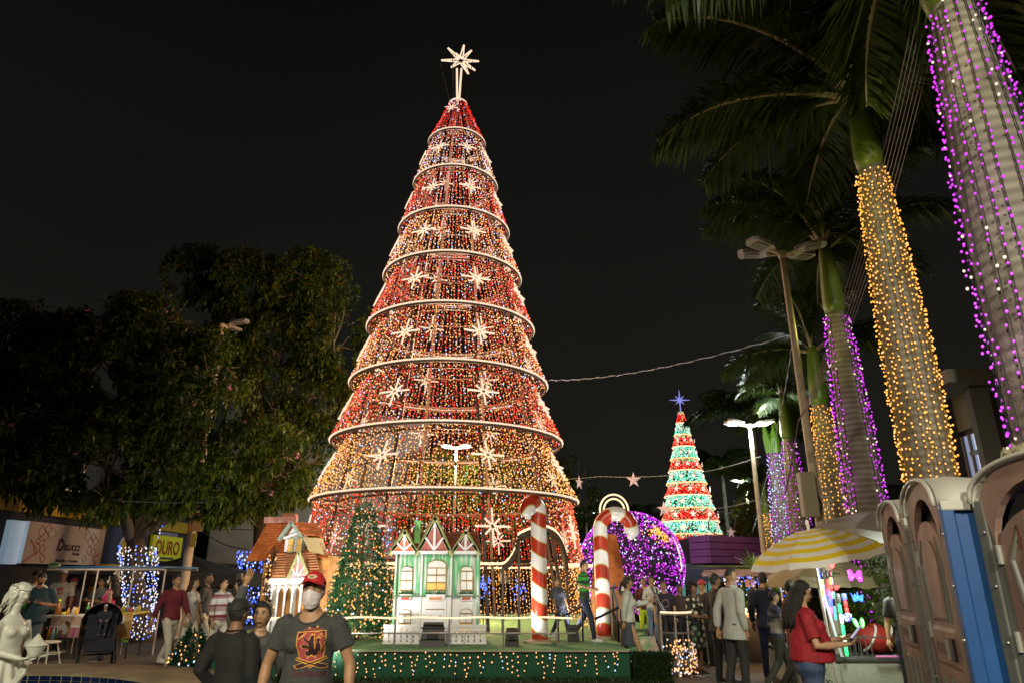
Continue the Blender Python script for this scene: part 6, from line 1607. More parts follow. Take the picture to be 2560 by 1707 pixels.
flat_toy('glowing_heart', 'red glowing heart on a stick under the striped parasol', 2078, 1414, heart, .05, er)
flat_toy('glowing_heart', 'red glowing heart of the headband below the wands', 2090, 1468, heart, .045, er)
flat_toy('glowing_heart', 'small red glowing heart left of the headband', 2070, 1470, heart, .032, er)
c = T_(2119, 1542, 10.85); r = toy('glowing_ball', 'speckled blue and white ball at the end of the red hammer', c)
g = G(); g.sphere(c, .062, 16, 10); g.obj('ball', mat('ball_blue', (.1, .1, .9), .3, emit=.7, ecol=(.15, .2, 1)), r, True)
g = G()
for i in range(26):
 d = Vector((random.gauss(0, 1), -abs(random.gauss(0, 1)), random.gauss(0, 1))).normalized(); g.sphere(c + d * .06, U(.006, .013), 6, 4)
g.obj('speck', E('ballwhite', (.8, .9, 1), 1.4), r, kind='stuff')
g = G(); g.tube([T_(2070 + 9 * cos(t) + 5, 1475 + 16 * sin(t)) for t in [2 * pi * i / 24 for i in range(24)]], .007, 5, closed=True); r = toy('headband', 'red glowing headband hoop hanging among the wands', T_(2075, 1475)); g.obj('hoop', er, r)
g = G(); g.tube([T_(2090, 1612, 10.7), T_(2104, 1590, 10.7)], .02, 8); r = toy('green_stick', 'short lime stick held low beside the phone', T_(2097, 1601, 10.7)); g.obj('stick', E('lime', (.35, .9, .05), .8), r)
a, b = T_(2190, 1648, 10.85), T_(2246, 1652, 10.85); a.z = b.z = PZ + .045; g = G(); g.tube([a, b, b + Vector((.05, 0, 0))], [.018, .02, .03], 8); r = toy('pink_wand', 'pink toy wand lying along the planter coping', a); g.obj('tube', mat('toy_pink_off', (.6, .2, .45), .4), r)
lamp('toy_glow_light', 'POINT', T_(2150, 1425, 10.2), 95, (.85, 1, .85), .2)  # added lamp under the parasol that brightens the conifer
# kraft shopping bag held beside the woman in red
# ------------------------------------------------------------------ pergola stall behind
def pergola():
 Y = 15.0; P = lambda px, py: at_y(px, py, Y); root = thing('pergola_stall', 'pinkish timber stall frame hung with small coloured lights', 'stall', (P(1900, 1440).x, Y, 0))
 WD = mat('pink_timber', (.28, .17, .14), .7); z = P(1900, 1434).z; xa, xb = P(1806, 1434).x, P(1978, 1434).x
 for y in (Y, Y + 1.6):
  g = G(); g.box(((xa + xb) / 2, y, z), (xb - xa, .07, .08)); g.obj('beam', WD, root)
  for x in (xa + .25, (xa + xb) / 2 + .5, xb - .2):
   g = G(); g.box((x, y, z / 2 - .03), (.06, .06, z - .06)); g.obj('post', WD, root)
 for k in range(8):
  x = xa + (xb - xa) * (k + .5) / 8; g = G(); g.box((x, Y + .8, z + .07), (.05, 1.8, .05)); g.obj('rafter', WD, root)
 g = G(); g.box(((xa + xb) / 2, Y + .3, .9), (xb - xa - .5, .6, .06)); g.obj('counter', WD, root)
 g = G(); g.box(((xa + xb) / 2, Y + .05, .45), (xb - xa - .5, .04, .86)); g.obj('front_board', mat('stall_dark', (.05, .035, .03), .8), root)
 b = G()
 for i in range(150): b.octa((U(xa, xb), Y - .06 + U(-.05, .1), z - .05 - abs(random.gauss(0, .14))), .014, random.choices([0, 1, 2, 3], (5, 3, 3, 2))[0])
 for i in range(40): b.octa((P(1944, 1400).x + U(-.03, .03), Y - .06, z - U(0, 1.3)), .014, random.choices([0, 1, 2, 3], (5, 3, 3, 2))[0])
 ls = thing('coloured_light_string', 'blue and mixed coloured lights draped along the timber stall beam', 'string lights', (xa, Y, z)); b.obj('bulb', [B_BLUE, B_COOL, B_WARM, B_PURPLE], ls, kind='stuff')
 for px in (1866, 1879):
  c = P(px, 1456); g = G(); g.box((c.x, Y - .05, c.z), (.075, .05, .15)); r = thing('hanging_pouch', 'pink pouch hanging left of its twin from the stall beam' if px == 1866 else 'pink pouch hanging right of its twin from the stall beam', 'pouch', c, group='pink pouches hanging from the stall'); g.obj('pouch', mat('pouch_pink', (.35, .15, .16), .6), r, bevel=.01)
  g = G(); g.cyl((c.x, Y - .05, c.z + .07), (c.x, Y - .05, z), .004, n=4); g.obj('cord', WIRE, r)
 g = G(); c = P(1867, 1530)
 for i in range(6): g.sphere((c.x + U(-.1, .12), Y - .02, c.z + U(-.06, .14)), .035, 8, 6)
 r = thing('counter_lamp', 'warm glowing lamps standing on the stall counter', 'lamp', c); g.obj('globe', mat('globe_warm', (.9, .6, .3), .3, emit=2, ecol=(1, .6, .2)), r, kind='stuff')
 lamp('counter_lamp_light', 'POINT', (c.x, Y - .3, c.z + .1), 22, (1, .6, .25), .1)
 lamp('stall_string_light', 'POINT', ((xa + xb) / 2, Y + .5, z - .3), 30, (.8, .85, 1), .2)
pergola()
for lab, px, py, Y, H, Rr in (('leafy hedge bush behind the timber stall, left', 1895, 1520, 17.4, 1.25, 1.5), ('leafy hedge bush behind the timber stall, right', 1990, 1520, 17.0, 1.2, 1.4)):
 p = gpos(px, Y); small_tree('hedge_bush', lab, p.x, p.y, 0, H * 1.35, Rr * .8, 0, leafmat('hedge_lime', (.06, .16, .01), (.14, .26, .02), .5, .2), cat='bush', n=2200, L=.12, bulge=2.4)
lamp('hedge_light', 'POINT', (X_at(1940, 16), 16.2, 2.0), 45, (.9, 1, .7), .2)
def spiky(label, px, py, Y, L, n=34):
 c = at_y(px, py, Y); root = thing('spiky_plant', label, 'plant', (c.x, Y, 0), group='spiky plants by the stall')
 g = G(); g.cyl((c.x, Y, 0), c, .06, .04, 8); g.obj('stem', BARK, root); f = G()
 for k in range(n): f.leaf(c, (random.gauss(0, 1), random.gauss(0, 1), U(-.1, 1.3)), L * U(.7, 1.1), .055, droop=.12)
 f.obj('leaves', leafmat('spiky_leaf', (.05, .09, .015), (.12, .16, .03), .45, .2), root, kind='stuff')
spiky('spiky leaved plant left of the striped parasol', 1880, 1422, 16.4, .62); spiky('spiky leaved plant under the striped parasol', 1924, 1432, 16.0, .55); spiky('small spiky plant at the right end of the stall', 1968, 1450, 16.2, .5)
# ------------------------------------------------------------------ cables, hanging stars
def cable(label, pts, r, m, nm='cable', cat='cable', group=None, twist=0):
 root = thing(nm, label, cat, pts[0], group=group); P = [Vector(p) for p in pts]; D = []
 for p, q in zip(P[:-1], P[1:]):
  L = (q - p).length; n = max(8, int(L / .6)); sag = L * .02
  for i in range(n): t = i / n; D.append(p.lerp(q, t) - Vector((0, 0, sag * 4 * t * (1 - t))))
 D.append(P[-1]); g = G(); g.tube(D, r, 5); g.obj('wire', m, root)
 if twist:
  g = G(); E2 = []; k = 0
  for p, q in zip(D[:-1], D[1:]):
   for j in range(6):
    a = k * .9; E2.append(p.lerp(q, j / 6) + Vector((0, cos(a), sin(a))) * r * 1.6); k += 1
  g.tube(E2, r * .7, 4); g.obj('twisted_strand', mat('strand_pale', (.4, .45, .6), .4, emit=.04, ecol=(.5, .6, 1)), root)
DW = mat('cable_blue_grey', (.09, .1, .15), .5)
r6 = at_y(1372, 950, 19.0); lampw = at_y(1984, 835, 10.0)
cable('twisted pale cable from the giant tree to the unlit lamp post', [r6, lampw], .008, DW, twist=1)
cable('sagging twisted cable falling from the unlit lamp post toward the far lamp', [lampw, at_y(1945, 1060, 12.5), at_y(1905, 1235, 15.0), at_y(1880, 1330, 17)], .008, DW, twist=1)
for k in range(7):
 cable('overhead cable number bundle'.replace(' number', '') + ' running up through the palms past the unlit lamp post', [at_y(2322 + 11 * k - 30, 0, 6.0 + .1 * k), at_y(2198 + 9 * k - 20, 500, 7.6 + .1 * k), at_y(2085 + 7 * k - 14, 860, 9.2), at_y(1995, 1055, 10.2 + .05 * k), at_y(1960 + k, 1230, 13)], .0042, mat('cable_brown', (.2, .14, .14), .6), group='bundle of overhead cables through the palms')
cable('pale cable from the far lamp to the left behind the green tree', [at_y(1901, 1140, 22), at_y(1752, 1180, 24), at_y(1500, 1190, 26), at_y(1300, 1195, 28)], .011, mat('cable_pale', (.3, .3, .28), .5))
cable('lower pale cable crossing toward the purple parapet', [at_y(1960, 1268, 26), at_y(1885, 1250, 28), at_y(1790, 1270, 30)], .014, mat('cable_pale', (.3, .3, .28), .5))
cable('cable draped across the grey building on the left', [at_y(497, 1322, 27), at_y(560, 1360, 28), at_y(620, 1372, 29)], .02, WIRE)
cable('thin blue cable crossing the left trees', [at_y(0, 1208, 17), at_y(170, 1232, 17), at_y(330, 1252, 17), at_y(580, 1250, 18)], .012, DW)
star5 = [(cos(pi / 2 + pi * k / 5) * (1 if k % 2 == 0 else .4), sin(pi / 2 + pi * k / 5) * (1 if k % 2 == 0 else .4)) for k in range(10)]
def hang_star(label, px, py, Y, s, rz, top):
 c = at_y(px, py, Y); root = thing('hanging_star', label, 'star ornament', c, group='white stars hanging on cables'); M = Matrix.Translation(c) @ Matrix.Rotation(rz, 4, 'Z')
 ctr = [Vector((0, -.09 * s * 3, 0)), Vector((0, .09 * s * 3, 0))]; g = G(); vs = [Vector((a * s, 0, b * s)) for a, b in star5] + ctr
 g.add([M @ v for v in vs], [(i, (i + 1) % 10, 10) for i in range(10)] + [((i + 1) % 10, i, 11) for i in range(10)]); g.obj('body', mat('star_rose', (.62, .42, .38), .5, emit=.18, ecol=(1, .7, .65)), root)
 g = G(); g.cyl(c + Vector((0, 0, s)), (c.x, c.y, at_y(px, top, Y).z), .006, n=4); g.obj('cord', WIRE, root)
hang_star('rose white star hanging right of the giant tree edge', 1448, 1206, 24, .26, .9, 1150)
hang_star('rose white star hanging above the candy cane hook', 1584, 1199, 26, .30, .1, 1183)
hang_star('rose white star hanging at the left edge of the green tree', 1660, 1272, 26, .30, -.6, 1185)
hang_star('rose white star resting above the purple parapet', 1828, 1330, 30, .24, .3, 1275)
# ------------------------------------------------------------------ food stall on the left
def food_stall():
 Y = 16.7; P = lambda px, py, yy=Y: at_y(px, py, yy)
 root = thing('food_stall', 'food stall with thin white posts and a flat blue canopy under the left trees', 'stall', (P(300, 1500).x, Y, 0))
 z = P(320, 1422).z; xa, xb = P(120, 1415).x, P(410, 1423).x; WH = mat('stall_white', (.5, .42, .38), .5)
 g = G(); g.box(((xa + xb) / 2, Y + .9, z + .05), (xb - xa, 1.8, .04)); g.obj('canopy', mat('stall_blue', (.015, .07, .22), .5, c2=(.05, .16, .3), scale=1.5), root)
 for y in (Y, Y + 1.8):
  g = G(); g.cyl((xa, y, z), (xb, y, z), .022, n=8); g.obj('beam', WH, root)
 for px in (182, 232, 322, 402):
  x = P(px, 1500).x; g = G(); g.cyl((x, Y + (.0 if px > 200 else .3), 0), (x, Y + (.0 if px > 200 else .3), z), .018, n=8); g.obj('post', WH, root)
 lg = thing('oval_sign', 'small oval green and cream sign on the blue canopy edge', 'sign', P(136, 1411)); c = P(136, 1411, Y - .06)
 g = G(); g.sphere(c, (.16, .03, .055), 16, 8); g.obj('oval', mat('oval_cream', (.5, .42, .3), .5), lg, True); g = G(); g.sphere(c + Vector((0, -.015, .005)), (.13, .025, .042), 16, 8); g.obj('oval_center', mat('oval_green', (.04, .16, .05), .5), lg, True)
 # counter with the unicorn cloth
 cnt = thing('food_counter', 'white topped counter with a pink striped unicorn cloth in front', 'counter', (P(165, 1600).x, Y - .6, 0)); yc = Y - .75
 tl, br = P(132, 1540, yc), P(197, 1592, yc)
 g = G(); g.box(((P(108, 1540, yc).x + br.x) / 2, yc + .35, tl.z), (br.x - P(108, 1540, yc).x, .7, .05)); g.obj('top', WHITEP, cnt)
 for x in (P(112, 1540, yc).x, br.x - .05):
  for y in (yc + .05, yc + .65):
   g = G(); g.cyl((x, y, 0), (x, y, tl.z), .018, n=8); g.obj('leg', DARKM, cnt)
 g = G(); w = br.x - tl.x; h = tl.z - br.z; n = 14
 vs = []
 for j in range(7):
  for i in range(n + 1): vs.append((tl.x + w * i / n, yc - .03 + .015 * sin(i * 1.5) * (j / 6), tl.z - h * j / 6))
 g.add(vs, [(j * (n + 1) + i, j * (n + 1) + i + 1, (j + 1) * (n + 1) + i + 1, (j + 1) * (n + 1) + i) for j in range(6) for i in range(n)]); cl = g.obj('cloth', mat('cloth_peach', (.55, .38, .28), .7), cnt, True)
 for k in range(9):
  g = G(); x = tl.x + w * (k + .5) / 9; g.box((x, yc - .048, tl.z - h * .74), (w / 9 * (.98), .006, h * .50)); g.obj('cloth_stripe', mat('cloth_pink', (.42, .10, .18), .7) if k % 2 else mat('cloth_rose', (.46, .2, .27), .7), cl)
 g = G(); g.box((tl.x + w / 2, yc - .05, tl.z - h * .47), (w, .006, .035)); g.obj('cloth_band', WHITEP, cl)
 M = basis((tl.x + w * .5, yc - .058, tl.z - h * .55), (1, 0, 0), (0, 0, 1), (0, -1, 0))
 hd = [(-.14, -.02), (-.10, -.07), (-.03, -.02), (.0, -.12), (.12, -.14), (.13, .02), (.08, .12), (.02, .14), (-.04, .10), (-.09, .04)]
 g = G(); g.prism(hd, .004, M); g.obj('horse_head_print', WHITEP, cl)
 g = G(); g.prism([(.03, .15), (.11, .11), (.15, .0), (.13, -.13), (.05, -.16), (.09, -.05), (.06, .05), (0, .1)], .006, M); g.obj('mane_print', mat('mane', (.12, .02, .02), .6, c2=(.35, .25, .02), scale=9), cl)
 g = G(); g.prism([(-.05, .1), (-.02, .12), (-.13, .2)], .006, M); g.obj('horn_print', mat('horn', (.5, .3, .1), .6), cl)
 # food and bottles on the counter
 zt = tl.z + .025
 def jar(label, px, py, h, r, c, cat='jar', top=None):
  x = P(px, py, yc + .2).x; rt = thing(cat.replace(' ', '_'), label, cat, (x, yc + .2, zt), group='goods standing on the food counter'); q = G(); q.lathe([(r * .9, zt), (r, zt + h * .1), (r, zt + h * .7), (r * .6, zt + h * .85), (r * .6, zt + h)], 12, (x, yc + .2, 0)); q.obj('body', mat('goods_%02d%02d%02d' % tuple(int(v * 50) for v in c), c, .35), rt, True)
  if top: q = G(); q.lathe([(r * .65, zt + h), (r * .5, zt + h * 1.2), (.01, zt + h * 1.28)], 10, (x, yc + .2, 0)); q.obj('lid', mat('goods_%02d%02d%02d' % tuple(int(v * 50) for v in top), top, .4), rt, True)
 jar('brown jar with a lime lid standing on the left of the counter', 145, 1520, .26, .07, (.25, .1, .03), 'jar', (.4, .5, .03))
 jar('tall orange cup on the counter', 170, 1530, .14, .035, (.6, .3, .03), 'cup'); jar('squat yellow bowl on the counter', 160, 1535, .06, .07, (.6, .5, .05), 'bowl')
 jar('white cup with orange print on the counter', 184, 1530, .16, .045, (.6, .5, .4), 'cup'); jar('second orange cup beside the white cup', 191, 1530, .15, .04, (.65, .35, .05), 'cup'); jar('green bottle at the right end of the counter', 218, 1530, .2, .03, (.1, .4, .08), 'bottle', (.6, .6, .6))
 # cooler table with bottles below
 sx = P(108, 1600, Y - 1.1).x
 b2 = thing('bottle_crate', 'low tray holding small drink bottles beside the unicorn cloth', 'tray', (sx, Y - 1.0, .72)); yb = Y - 1.05; zb = P(112, 1598, yb).z
 g = G(); g.box((P(114, 1600, yb).x, yb + .1, zb - .02), (.55, .35, .03)); g.obj('tray', DARKM, b2)
 for k, (px, c, cap) in enumerate(((100, (.03, .01, .01), (.5, .02, .02)), (106, (.04, .012, .01), (.5, .5, .5)), (111, (.05, .015, .01), (.5, .02, .02)), (116, (.35, .03, .02), (.5, .5, .5)), (118, (.6, .22, .02), (.4, .02, .02)), (123, (.55, .5, .05), (.5, .45, .02)), (129, (.25, .4, .5), (.1, .3, .5)), (133, (.08, .2, .06), (.5, .5, .5)))):
  x = P(px, 1590, yb).x; y = yb + .02 + .06 * (k % 2); h = .26 - .02 * (k % 3); r = .032
  rt = thing('drink_bottle', ['dark cola bottle with a red cap, leftmost on the tray', 'dark cola bottle with a grey cap on the tray', 'brown cola bottle with a red cap on the tray', 'red drink bottle with a grey cap on the tray', 'orange drink bottle on the tray', 'yellow drink bottle on the tray', 'pale blue water bottle on the tray', 'green drink bottle, rightmost on the tray'][k], 'bottle', (x, y, zb), group='drink bottles on the low tray')
  q = G(); q.lathe([(r, zb), (r, zb + h * .55), (r * .4, zb + h * .85), (r * .4, zb + h * .95)], 10, (x, y, 0)); q.obj('body', mat('drink_%d' % k, c, .15), rt, True)
  q = G(); q.lathe([(r * .45, zb + h * .93), (r * .45, zb + h)], 8, (x, y, 0)); q.obj('cap', mat('cap_%d' % (k % 4), cap, .4), rt)
 # white stool
 sy = 14.75; c = gpos(103, sy); zt2 = at_y(103, 1601, sy).z; w2 = .20
 so = thing('stool', 'white metal stool with a ring brace in front of the drinks', 'stool', (c.x, sy, 0)); WS = mat('stool_white', (.6, .58, .5), .5)
 g = G(); g.lathe([(w2 + .05, zt2 - .04), (w2 + .06, zt2 - .01), (w2, zt2)], 24, (c.x, sy, 0)); g.obj('seat', WS, so, True)
 for k in range(4):
  a = pi / 4 + pi / 2 * k; g = G(); g.tube([(c.x + w2 * cos(a), sy + w2 * sin(a), zt2 - .03), (c.x + (w2 + .12) * cos(a), sy + (w2 + .12) * sin(a), 0)], .014, 8); g.obj('leg', WS, so)
 g = G(); g.tube([(c.x + (w2 + .075) * cos(t), sy + (w2 + .075) * sin(t), .22) for t in [2 * pi * i / 28 for i in range(28)]], .011, 6, closed=True); g.obj('ring_brace', WS, so)
 # second table with orange printed cloth
 y2 = 16.0; t2 = thing('snack_table', 'table with an orange printed cloth at the right end of the stall', 'table', (P(290, 1600, y2).x, y2, 0)); a, b = P(263, 1532, y2), P(322, 1603, y2)
 g = G(); g.box(((a.x + b.x) / 2, y2 + .35, a.z), (b.x - a.x, .7, .04)); g.obj('top', mat('table_yellow', (.5, .42, .05), .5), t2)
 g = G(); g.box(((a.x + b.x) / 2, y2 - .01, (a.z + b.z) / 2 + .03), (b.x - a.x, .02, a.z - b.z - .08)); fc = g.obj('cloth', mat('cloth_orange', (.5, .2, .02), .6, c2=(.62, .42, .16), scale=3.5, contrast=(.42, .58)), t2)
 M = basis(((a.x + b.x) / 2, y2 - .025, (a.z + b.z) / 2), (1, 0, 0), (0, 0, 1), (0, -1, 0))
 g = G(); g.box((.02, .15, 0), (.26, .16, .01), 0, M); g.obj('white_card_print', WHITEP, fc)
 g = G(); g.box((0, -.27, 0), (b.x - a.x - .02, .05, .012), 0, M); g.obj('green_band', mat('band_lime', (.25, .45, .05), .5), fc)
 for x in (a.x + .05, b.x - .05):
  for y in (y2 + .05, y2 + .62):
   g = G(); g.cyl((x, y, 0), (x, y, a.z), .016, n=8); g.obj('leg', DARKM, t2)
 for k in range(9):
  x = a.x + (b.x - a.x) * (k + .5) / 9; z0 = a.z + .02; hh = U(.07, .15); q = G(); q.lathe([(.035, z0), (.04, z0 + hh * .7), (.02, z0 + hh)], 9, (x, y2 + .2 + U(-.1, .1), 0))
  rt = thing('snack_pack', ['small yellow snack pack on the orange cloth table', 'small blue snack pack on the orange cloth table', 'small red snack pack on the orange cloth table', 'small white snack pack on the orange cloth table'][k % 4], 'snack', (x, y2, z0), group='snack packs on the orange cloth table'); q.obj('pack', mat('snack_%d' % (k % 4), [(.5, .45, .05), (.1, .25, .5), (.5, .05, .05), (.5, .5, .48)][k % 4], .4), rt, True)
 lamp('stall_lamp_light', 'POINT', ((xa + xb) / 2, Y - .9, z - .15), 26, (1, .82, .6), .2)
food_stall()
# hanging white cloth in the stall
c = at_y(292, 1440, 16.0); g = G(); g.loft([(c.x, 16, c.z - .32, .035, .03), (c.x + .02, 16, c.z - .1, .05, .04), (c.x - .01, 16, c.z + .06, .07, .05), (c.x, 16, c.z + .14, .02, .02)], 10); o = g.obj('hanging_cloth', mat('hang_cloth', (.42, .36, .32), .7), None, True); tag(o, 'pale cloth hanging from the stall canopy beam', 'cloth')
# pole with a lamp in the middle of the stall frame is left to the posts
# stroller
def stroller():
 Y = 14.5; base = gpos(236, Y); x, y = base.x, Y; root = thing('stroller', 'dark baby stroller with a big hood parked before the snack table', 'stroller', (x, y, 0), rz=radians(32)); BK = mat('stroller_black', (.012, .012, .014), .7)
 def A(dx, dy, dz): return (x + dx, y + dy, dz)
 g = G();
 vs = []; n = 12
 for j in range(7):
  ph = radians(-8 + 118 * j / 6)
  for i in range(n + 1):
   a = pi * i / n; vs.append(A(.30 * cos(a) * (1 - .06 * j) , .16 + .36 * sin(ph) * -.0 + .30 * cos(ph) * -1 * sin(a) * .0 + .0, 0))
 # hood as a quarter sphere shell
 vs = []
 for j in range(9):
  th = radians(-25 + 130 * j / 8)
  for i in range(13):
   a = pi * i / 12; vs.append(A(-.34 * cos(a), .12 + .36 * sin(a) * cos(th), .82 + .34 * sin(a) * sin(th)))
 g.add(vs, [(j * 13 + i, j * 13 + i + 1, (j + 1) * 13 + i + 1, (j + 1) * 13 + i) for j in range(8) for i in range(12)])
 h = g.obj('hood', BK, root, True); md = h.modifiers.new('s', 'SOLIDIFY'); md.thickness = .015
 g = G(); g.add([A(-.26, .2, .95), A(.26, .2, .95), A(.26, .1, .5), A(-.26, .1, .5), A(-.26, -.22, .48), A(.26, -.22, .48), A(-.26, -.42, .3), A(.26, -.42, .3)], [(0, 1, 2, 3), (3, 2, 5, 4), (4, 5, 7, 6)]); h = g.obj('seat', mat('stroller_navy', (.01, .013, .03), .8), root); md = h.modifiers.new('s', 'SOLIDIFY'); md.thickness = .03
 for s in (-.30, .30):
  g = G(); g.tube([A(s, .52, 1.02), A(s, .30, .75), A(s, -.36, .16)], .014, 8); g.obj('frame_tube', DARKM, root); g = G(); g.tube([A(s, .05, .60), A(s, .36, .13)], .014, 8); g.obj('frame_tube', DARKM, root)
  for dy in (-.40, .38):
   q = G(); q.tube([A(s, dy + .115 * cos(t), .13 + .115 * sin(t)) for t in [2 * pi * i / 20 for i in range(20)]], .02, 6, closed=True); wh = q.obj('wheel', mat('rubber', (.015, .015, .015), .8), root)
   q = G(); q.cyl(A(s - .02, dy, .13), A(s + .02, dy, .13), .025, n=8)
   for k in range(5): q.bar(A(s, dy, .13), A(s, dy + .1 * cos(1.256 * k), .13 + .1 * sin(1.256 * k)), .01)
   q.obj('hub', mat('hub_grey', (.15, .15, .15), .5), wh)
 g = G(); g.tube([A(-.3, .52, 1.02), A(.3, .52, 1.02)], .018, 8); g.obj('handle', BK, root)
 g = G(); g.box(A(0, .02, .25), (.5, .5, .03)); g.obj('basket', BK, root)
 return x, y
SX_, SYY = stroller()
# ------------------------------------------------------------------ people
def gauss(x, s): return math.exp(-(x / s) ** 2)
def head_point(d, fem=0.0, jaw=1.0):
 x, y, z = d.x * .074, d.y * .094, d.z * .118
 t = max(0, -d.z)
 x *= 1 - (.24 + .05 * fem) * t ** 1.6 * jaw
 if d.y > 0: y *= 1 - .42 * t ** 1.2
 else:
  y *= .95 - .02 * t
 if d.y < 0:
  f = min(1, -d.y * 1.6)
  y -= f * .023 * gauss(x, .0125 + .006 * max(0, -z * 20 - .1) ) * (gauss(z + .020, .016) + .55 * gauss(z - .000, .018))
  y += f * .010 * gauss(abs(x) - .031, .015) * gauss(z - .008, .013)
  y -= f * .005 * gauss(z - .030, .010) * gauss(abs(x) - .028, .026)
  y -= f * .007 * gauss(x, .022) * (gauss(z + .056, .006) + gauss(z + .068, .007))
  y -= f * .007 * gauss(x, .024) * gauss(z + .100, .016)
  y -= f * .005 * gauss(abs(x) - .045, .018) * gauss(z + .018, .022)
 return Vector((x, y, z))
def head_geo(g, M, nu, nv, fem=0.0, mi=0):
 vs = [M @ head_point(Vector((0, 0, -1)))];
 for i in range(1, nv):
  t = -pi / 2 + pi * i / nv
  for j in range(nu):
   a = -pi / 2 + 2 * pi * j / nu
   vs.append(M @ head_point(Vector((cos(t) * cos(a), cos(t) * sin(a), sin(t))), fem))
 vs.append(M @ head_point(Vector((0, 0, 1)))); L = len(vs) - 1
 fs = [(0, 1 + (j + 1) % nu, 1 + j) for j in range(nu)]
 for i in range(nv - 2):
  for j in range(nu):
   a = 1 + i * nu; b = a + nu; fs.append((a + j, a + (j + 1) % nu, b + (j + 1) % nu, b + j))
 a = 1 + (nv - 2) * nu; fs += [(a + j, a + (j + 1) % nu, L) for j in range(nu)]
 g.add(vs, fs, mi)
 for s in (-1, 1): g.sphere((s * .073, .008, -.008), (.011, .020, .031), 8, 6, mi, M)
def head_shell(g, M, keep, off, nu=40, nv=28, fem=0.0, bump=0.0, seed=0.0, outset=None):
 """a shell over part of the head: keep(d) tells which directions"""
 idx = {}; vs = []; fs = []
 def vid(i, j):
  k = (i, j % nu)
  if k not in idx:
   t = -pi / 2 + pi * i / nv; a = -pi / 2 + 2 * pi * j / nu; d = Vector((cos(t) * cos(a), cos(t) * sin(a), sin(t)))
   p = head_point(d, fem); n = Vector((d.x / .074, d.y / .094, d.z / .118)).normalized(); o = off if outset is None else outset(d)
   if bump: o += bump * noise.noise((p.x * 28 + seed, p.y * 28, p.z * 28))
   idx[k] = len(vs); vs.append(M @ (p + n * o))
  return idx[k]
 for i in range(nv):
  for j in range(nu):
   t = -pi / 2 + pi * (i + .5) / nv; a = -pi / 2 + 2 * pi * (j + .5) / nu
   if keep(Vector((cos(t) * cos(a), cos(t) * sin(a), sin(t)))): fs.append((vid(i, j), vid(i, j + 1), vid(i + 1, j + 1), vid(i + 1, j)))
 g.add(vs, fs)
def hand_geo(g, wrist, d, palm_n, side, curl=.5, s=1.0, n=6, spread=0.0, mi=0):
 """palm with five fingers; d = forearm direction, palm_n = where the palm faces, side = +1/-1 thumb side along d x palm_n"""
 d = Vector(d).normalized(); pn = Vector(palm_n); pn = (pn - d * pn.dot(d)).normalized(); w = d.cross(pn).normalized() * side
 W0 = Vector(wrist)
 g.tube([W0 - d * .01 * s, W0 + d * .025 * s, W0 + d * .06 * s, W0 + d * .088 * s], [(.024 * s, .019 * s), (.032 * s, .017 * s), (.039 * s, .016 * s), (.036 * s, .012 * s)] if abs(d.z) < .99 or True else 0, 10, mi)
 # palm built as a flattened box so that its width follows w
 lens = (.066, .074, .070, .054); offs = (.028, .0095, -.0095, -.028)
 vs = [];
 for t, hw, hh in ((0, .024, .016), (.03, .034, .015), (.065, .040, .014), (.088, .037, .010)):
  for k in range(10):
   a = 2 * pi * k / 10; vs.append(W0 + d * t * s + w * hw * s * cos(a) + pn * hh * s * sin(a))
 fs = [(i * 10 + j, i * 10 + (j + 1) % 10, (i + 1) * 10 + (j + 1) % 10, (i + 1) * 10 + j) for i in range(3) for j in range(10)] + [tuple(range(30, 40))]
 g.add(vs, fs, mi)
 for L, o in zip(lens, offs):
  p = W0 + d * .084 * s + w * o * s; a = 0; pts = [p - d * .012 * s, p]; dd = d + w * spread * o * 10
  for q, f in ((.45, .5), (.32, .9), (.23, .7)):
   a += curl * f; v = (dd * cos(a) + pn * sin(a)).normalized(); p = p + v * L * q * s * 1.05; pts.append(p)
  g.tube(pts, [.0095 * s, .0092 * s, .0085 * s, .0078 * s, .0055 * s], n, mi)
 p = W0 + d * .028 * s + w * .026 * s; v = (d * .62 + w * .75 + pn * .25).normalized(); v2 = (d * .9 + w * .3 + pn * (.2 + .35 * curl)).normalized()
 g.tube([p - w * .01 * s, p + v * .03 * s, p + v * .05 * s + v2 * .012 * s, p + v * .05 * s + v2 * .038 * s], [.014 * s, .012 * s, .0105 * s, .007 * s], n, mi)
def cloth_noise(V, amp, f=9.0, seed=0.0):
 out = []
 for v in V:
  n = noise.noise((v.x * f + seed, v.y * f, v.z * f * .55)) + .5 * noise.noise((v.x * f * 2.3, v.y * f * 2.3 + seed, v.z * f * 1.1))
  r = Vector((v.x, v.y, 0)); r = r.normalized() if r.length > 1e-4 else r
  out.append(v + r * n * amp)
 return out
SKIN = {}
def skin(k, c):
 return mat('skin_' + k, c, .5, c2=tuple(v * .82 for v in c), scale=14, spec=.35)
SK_T = skin('tan', (.36, .20, .105)); SK_L = skin('light', (.46, .28, .17)); SK_D = skin('brown', (.21, .105, .055)); SK_M = skin('medium', (.40, .23, .12))
HAIRM = mat('hair_black', (.008, .007, .006), .45, bump=.6, bscale=160); HAIRB = mat('hair_brown', (.03, .016, .008), .45, bump=.6, bscale=160)
EYEW = mat('eye_white', (.55, .52, .48), .25); EYEI = mat('iris_dark', (.012, .008, .006), .15); BROW = mat('brow_dark', (.01, .008, .006), .8); LIPM = mat('lip', (.26, .09, .07), .45)
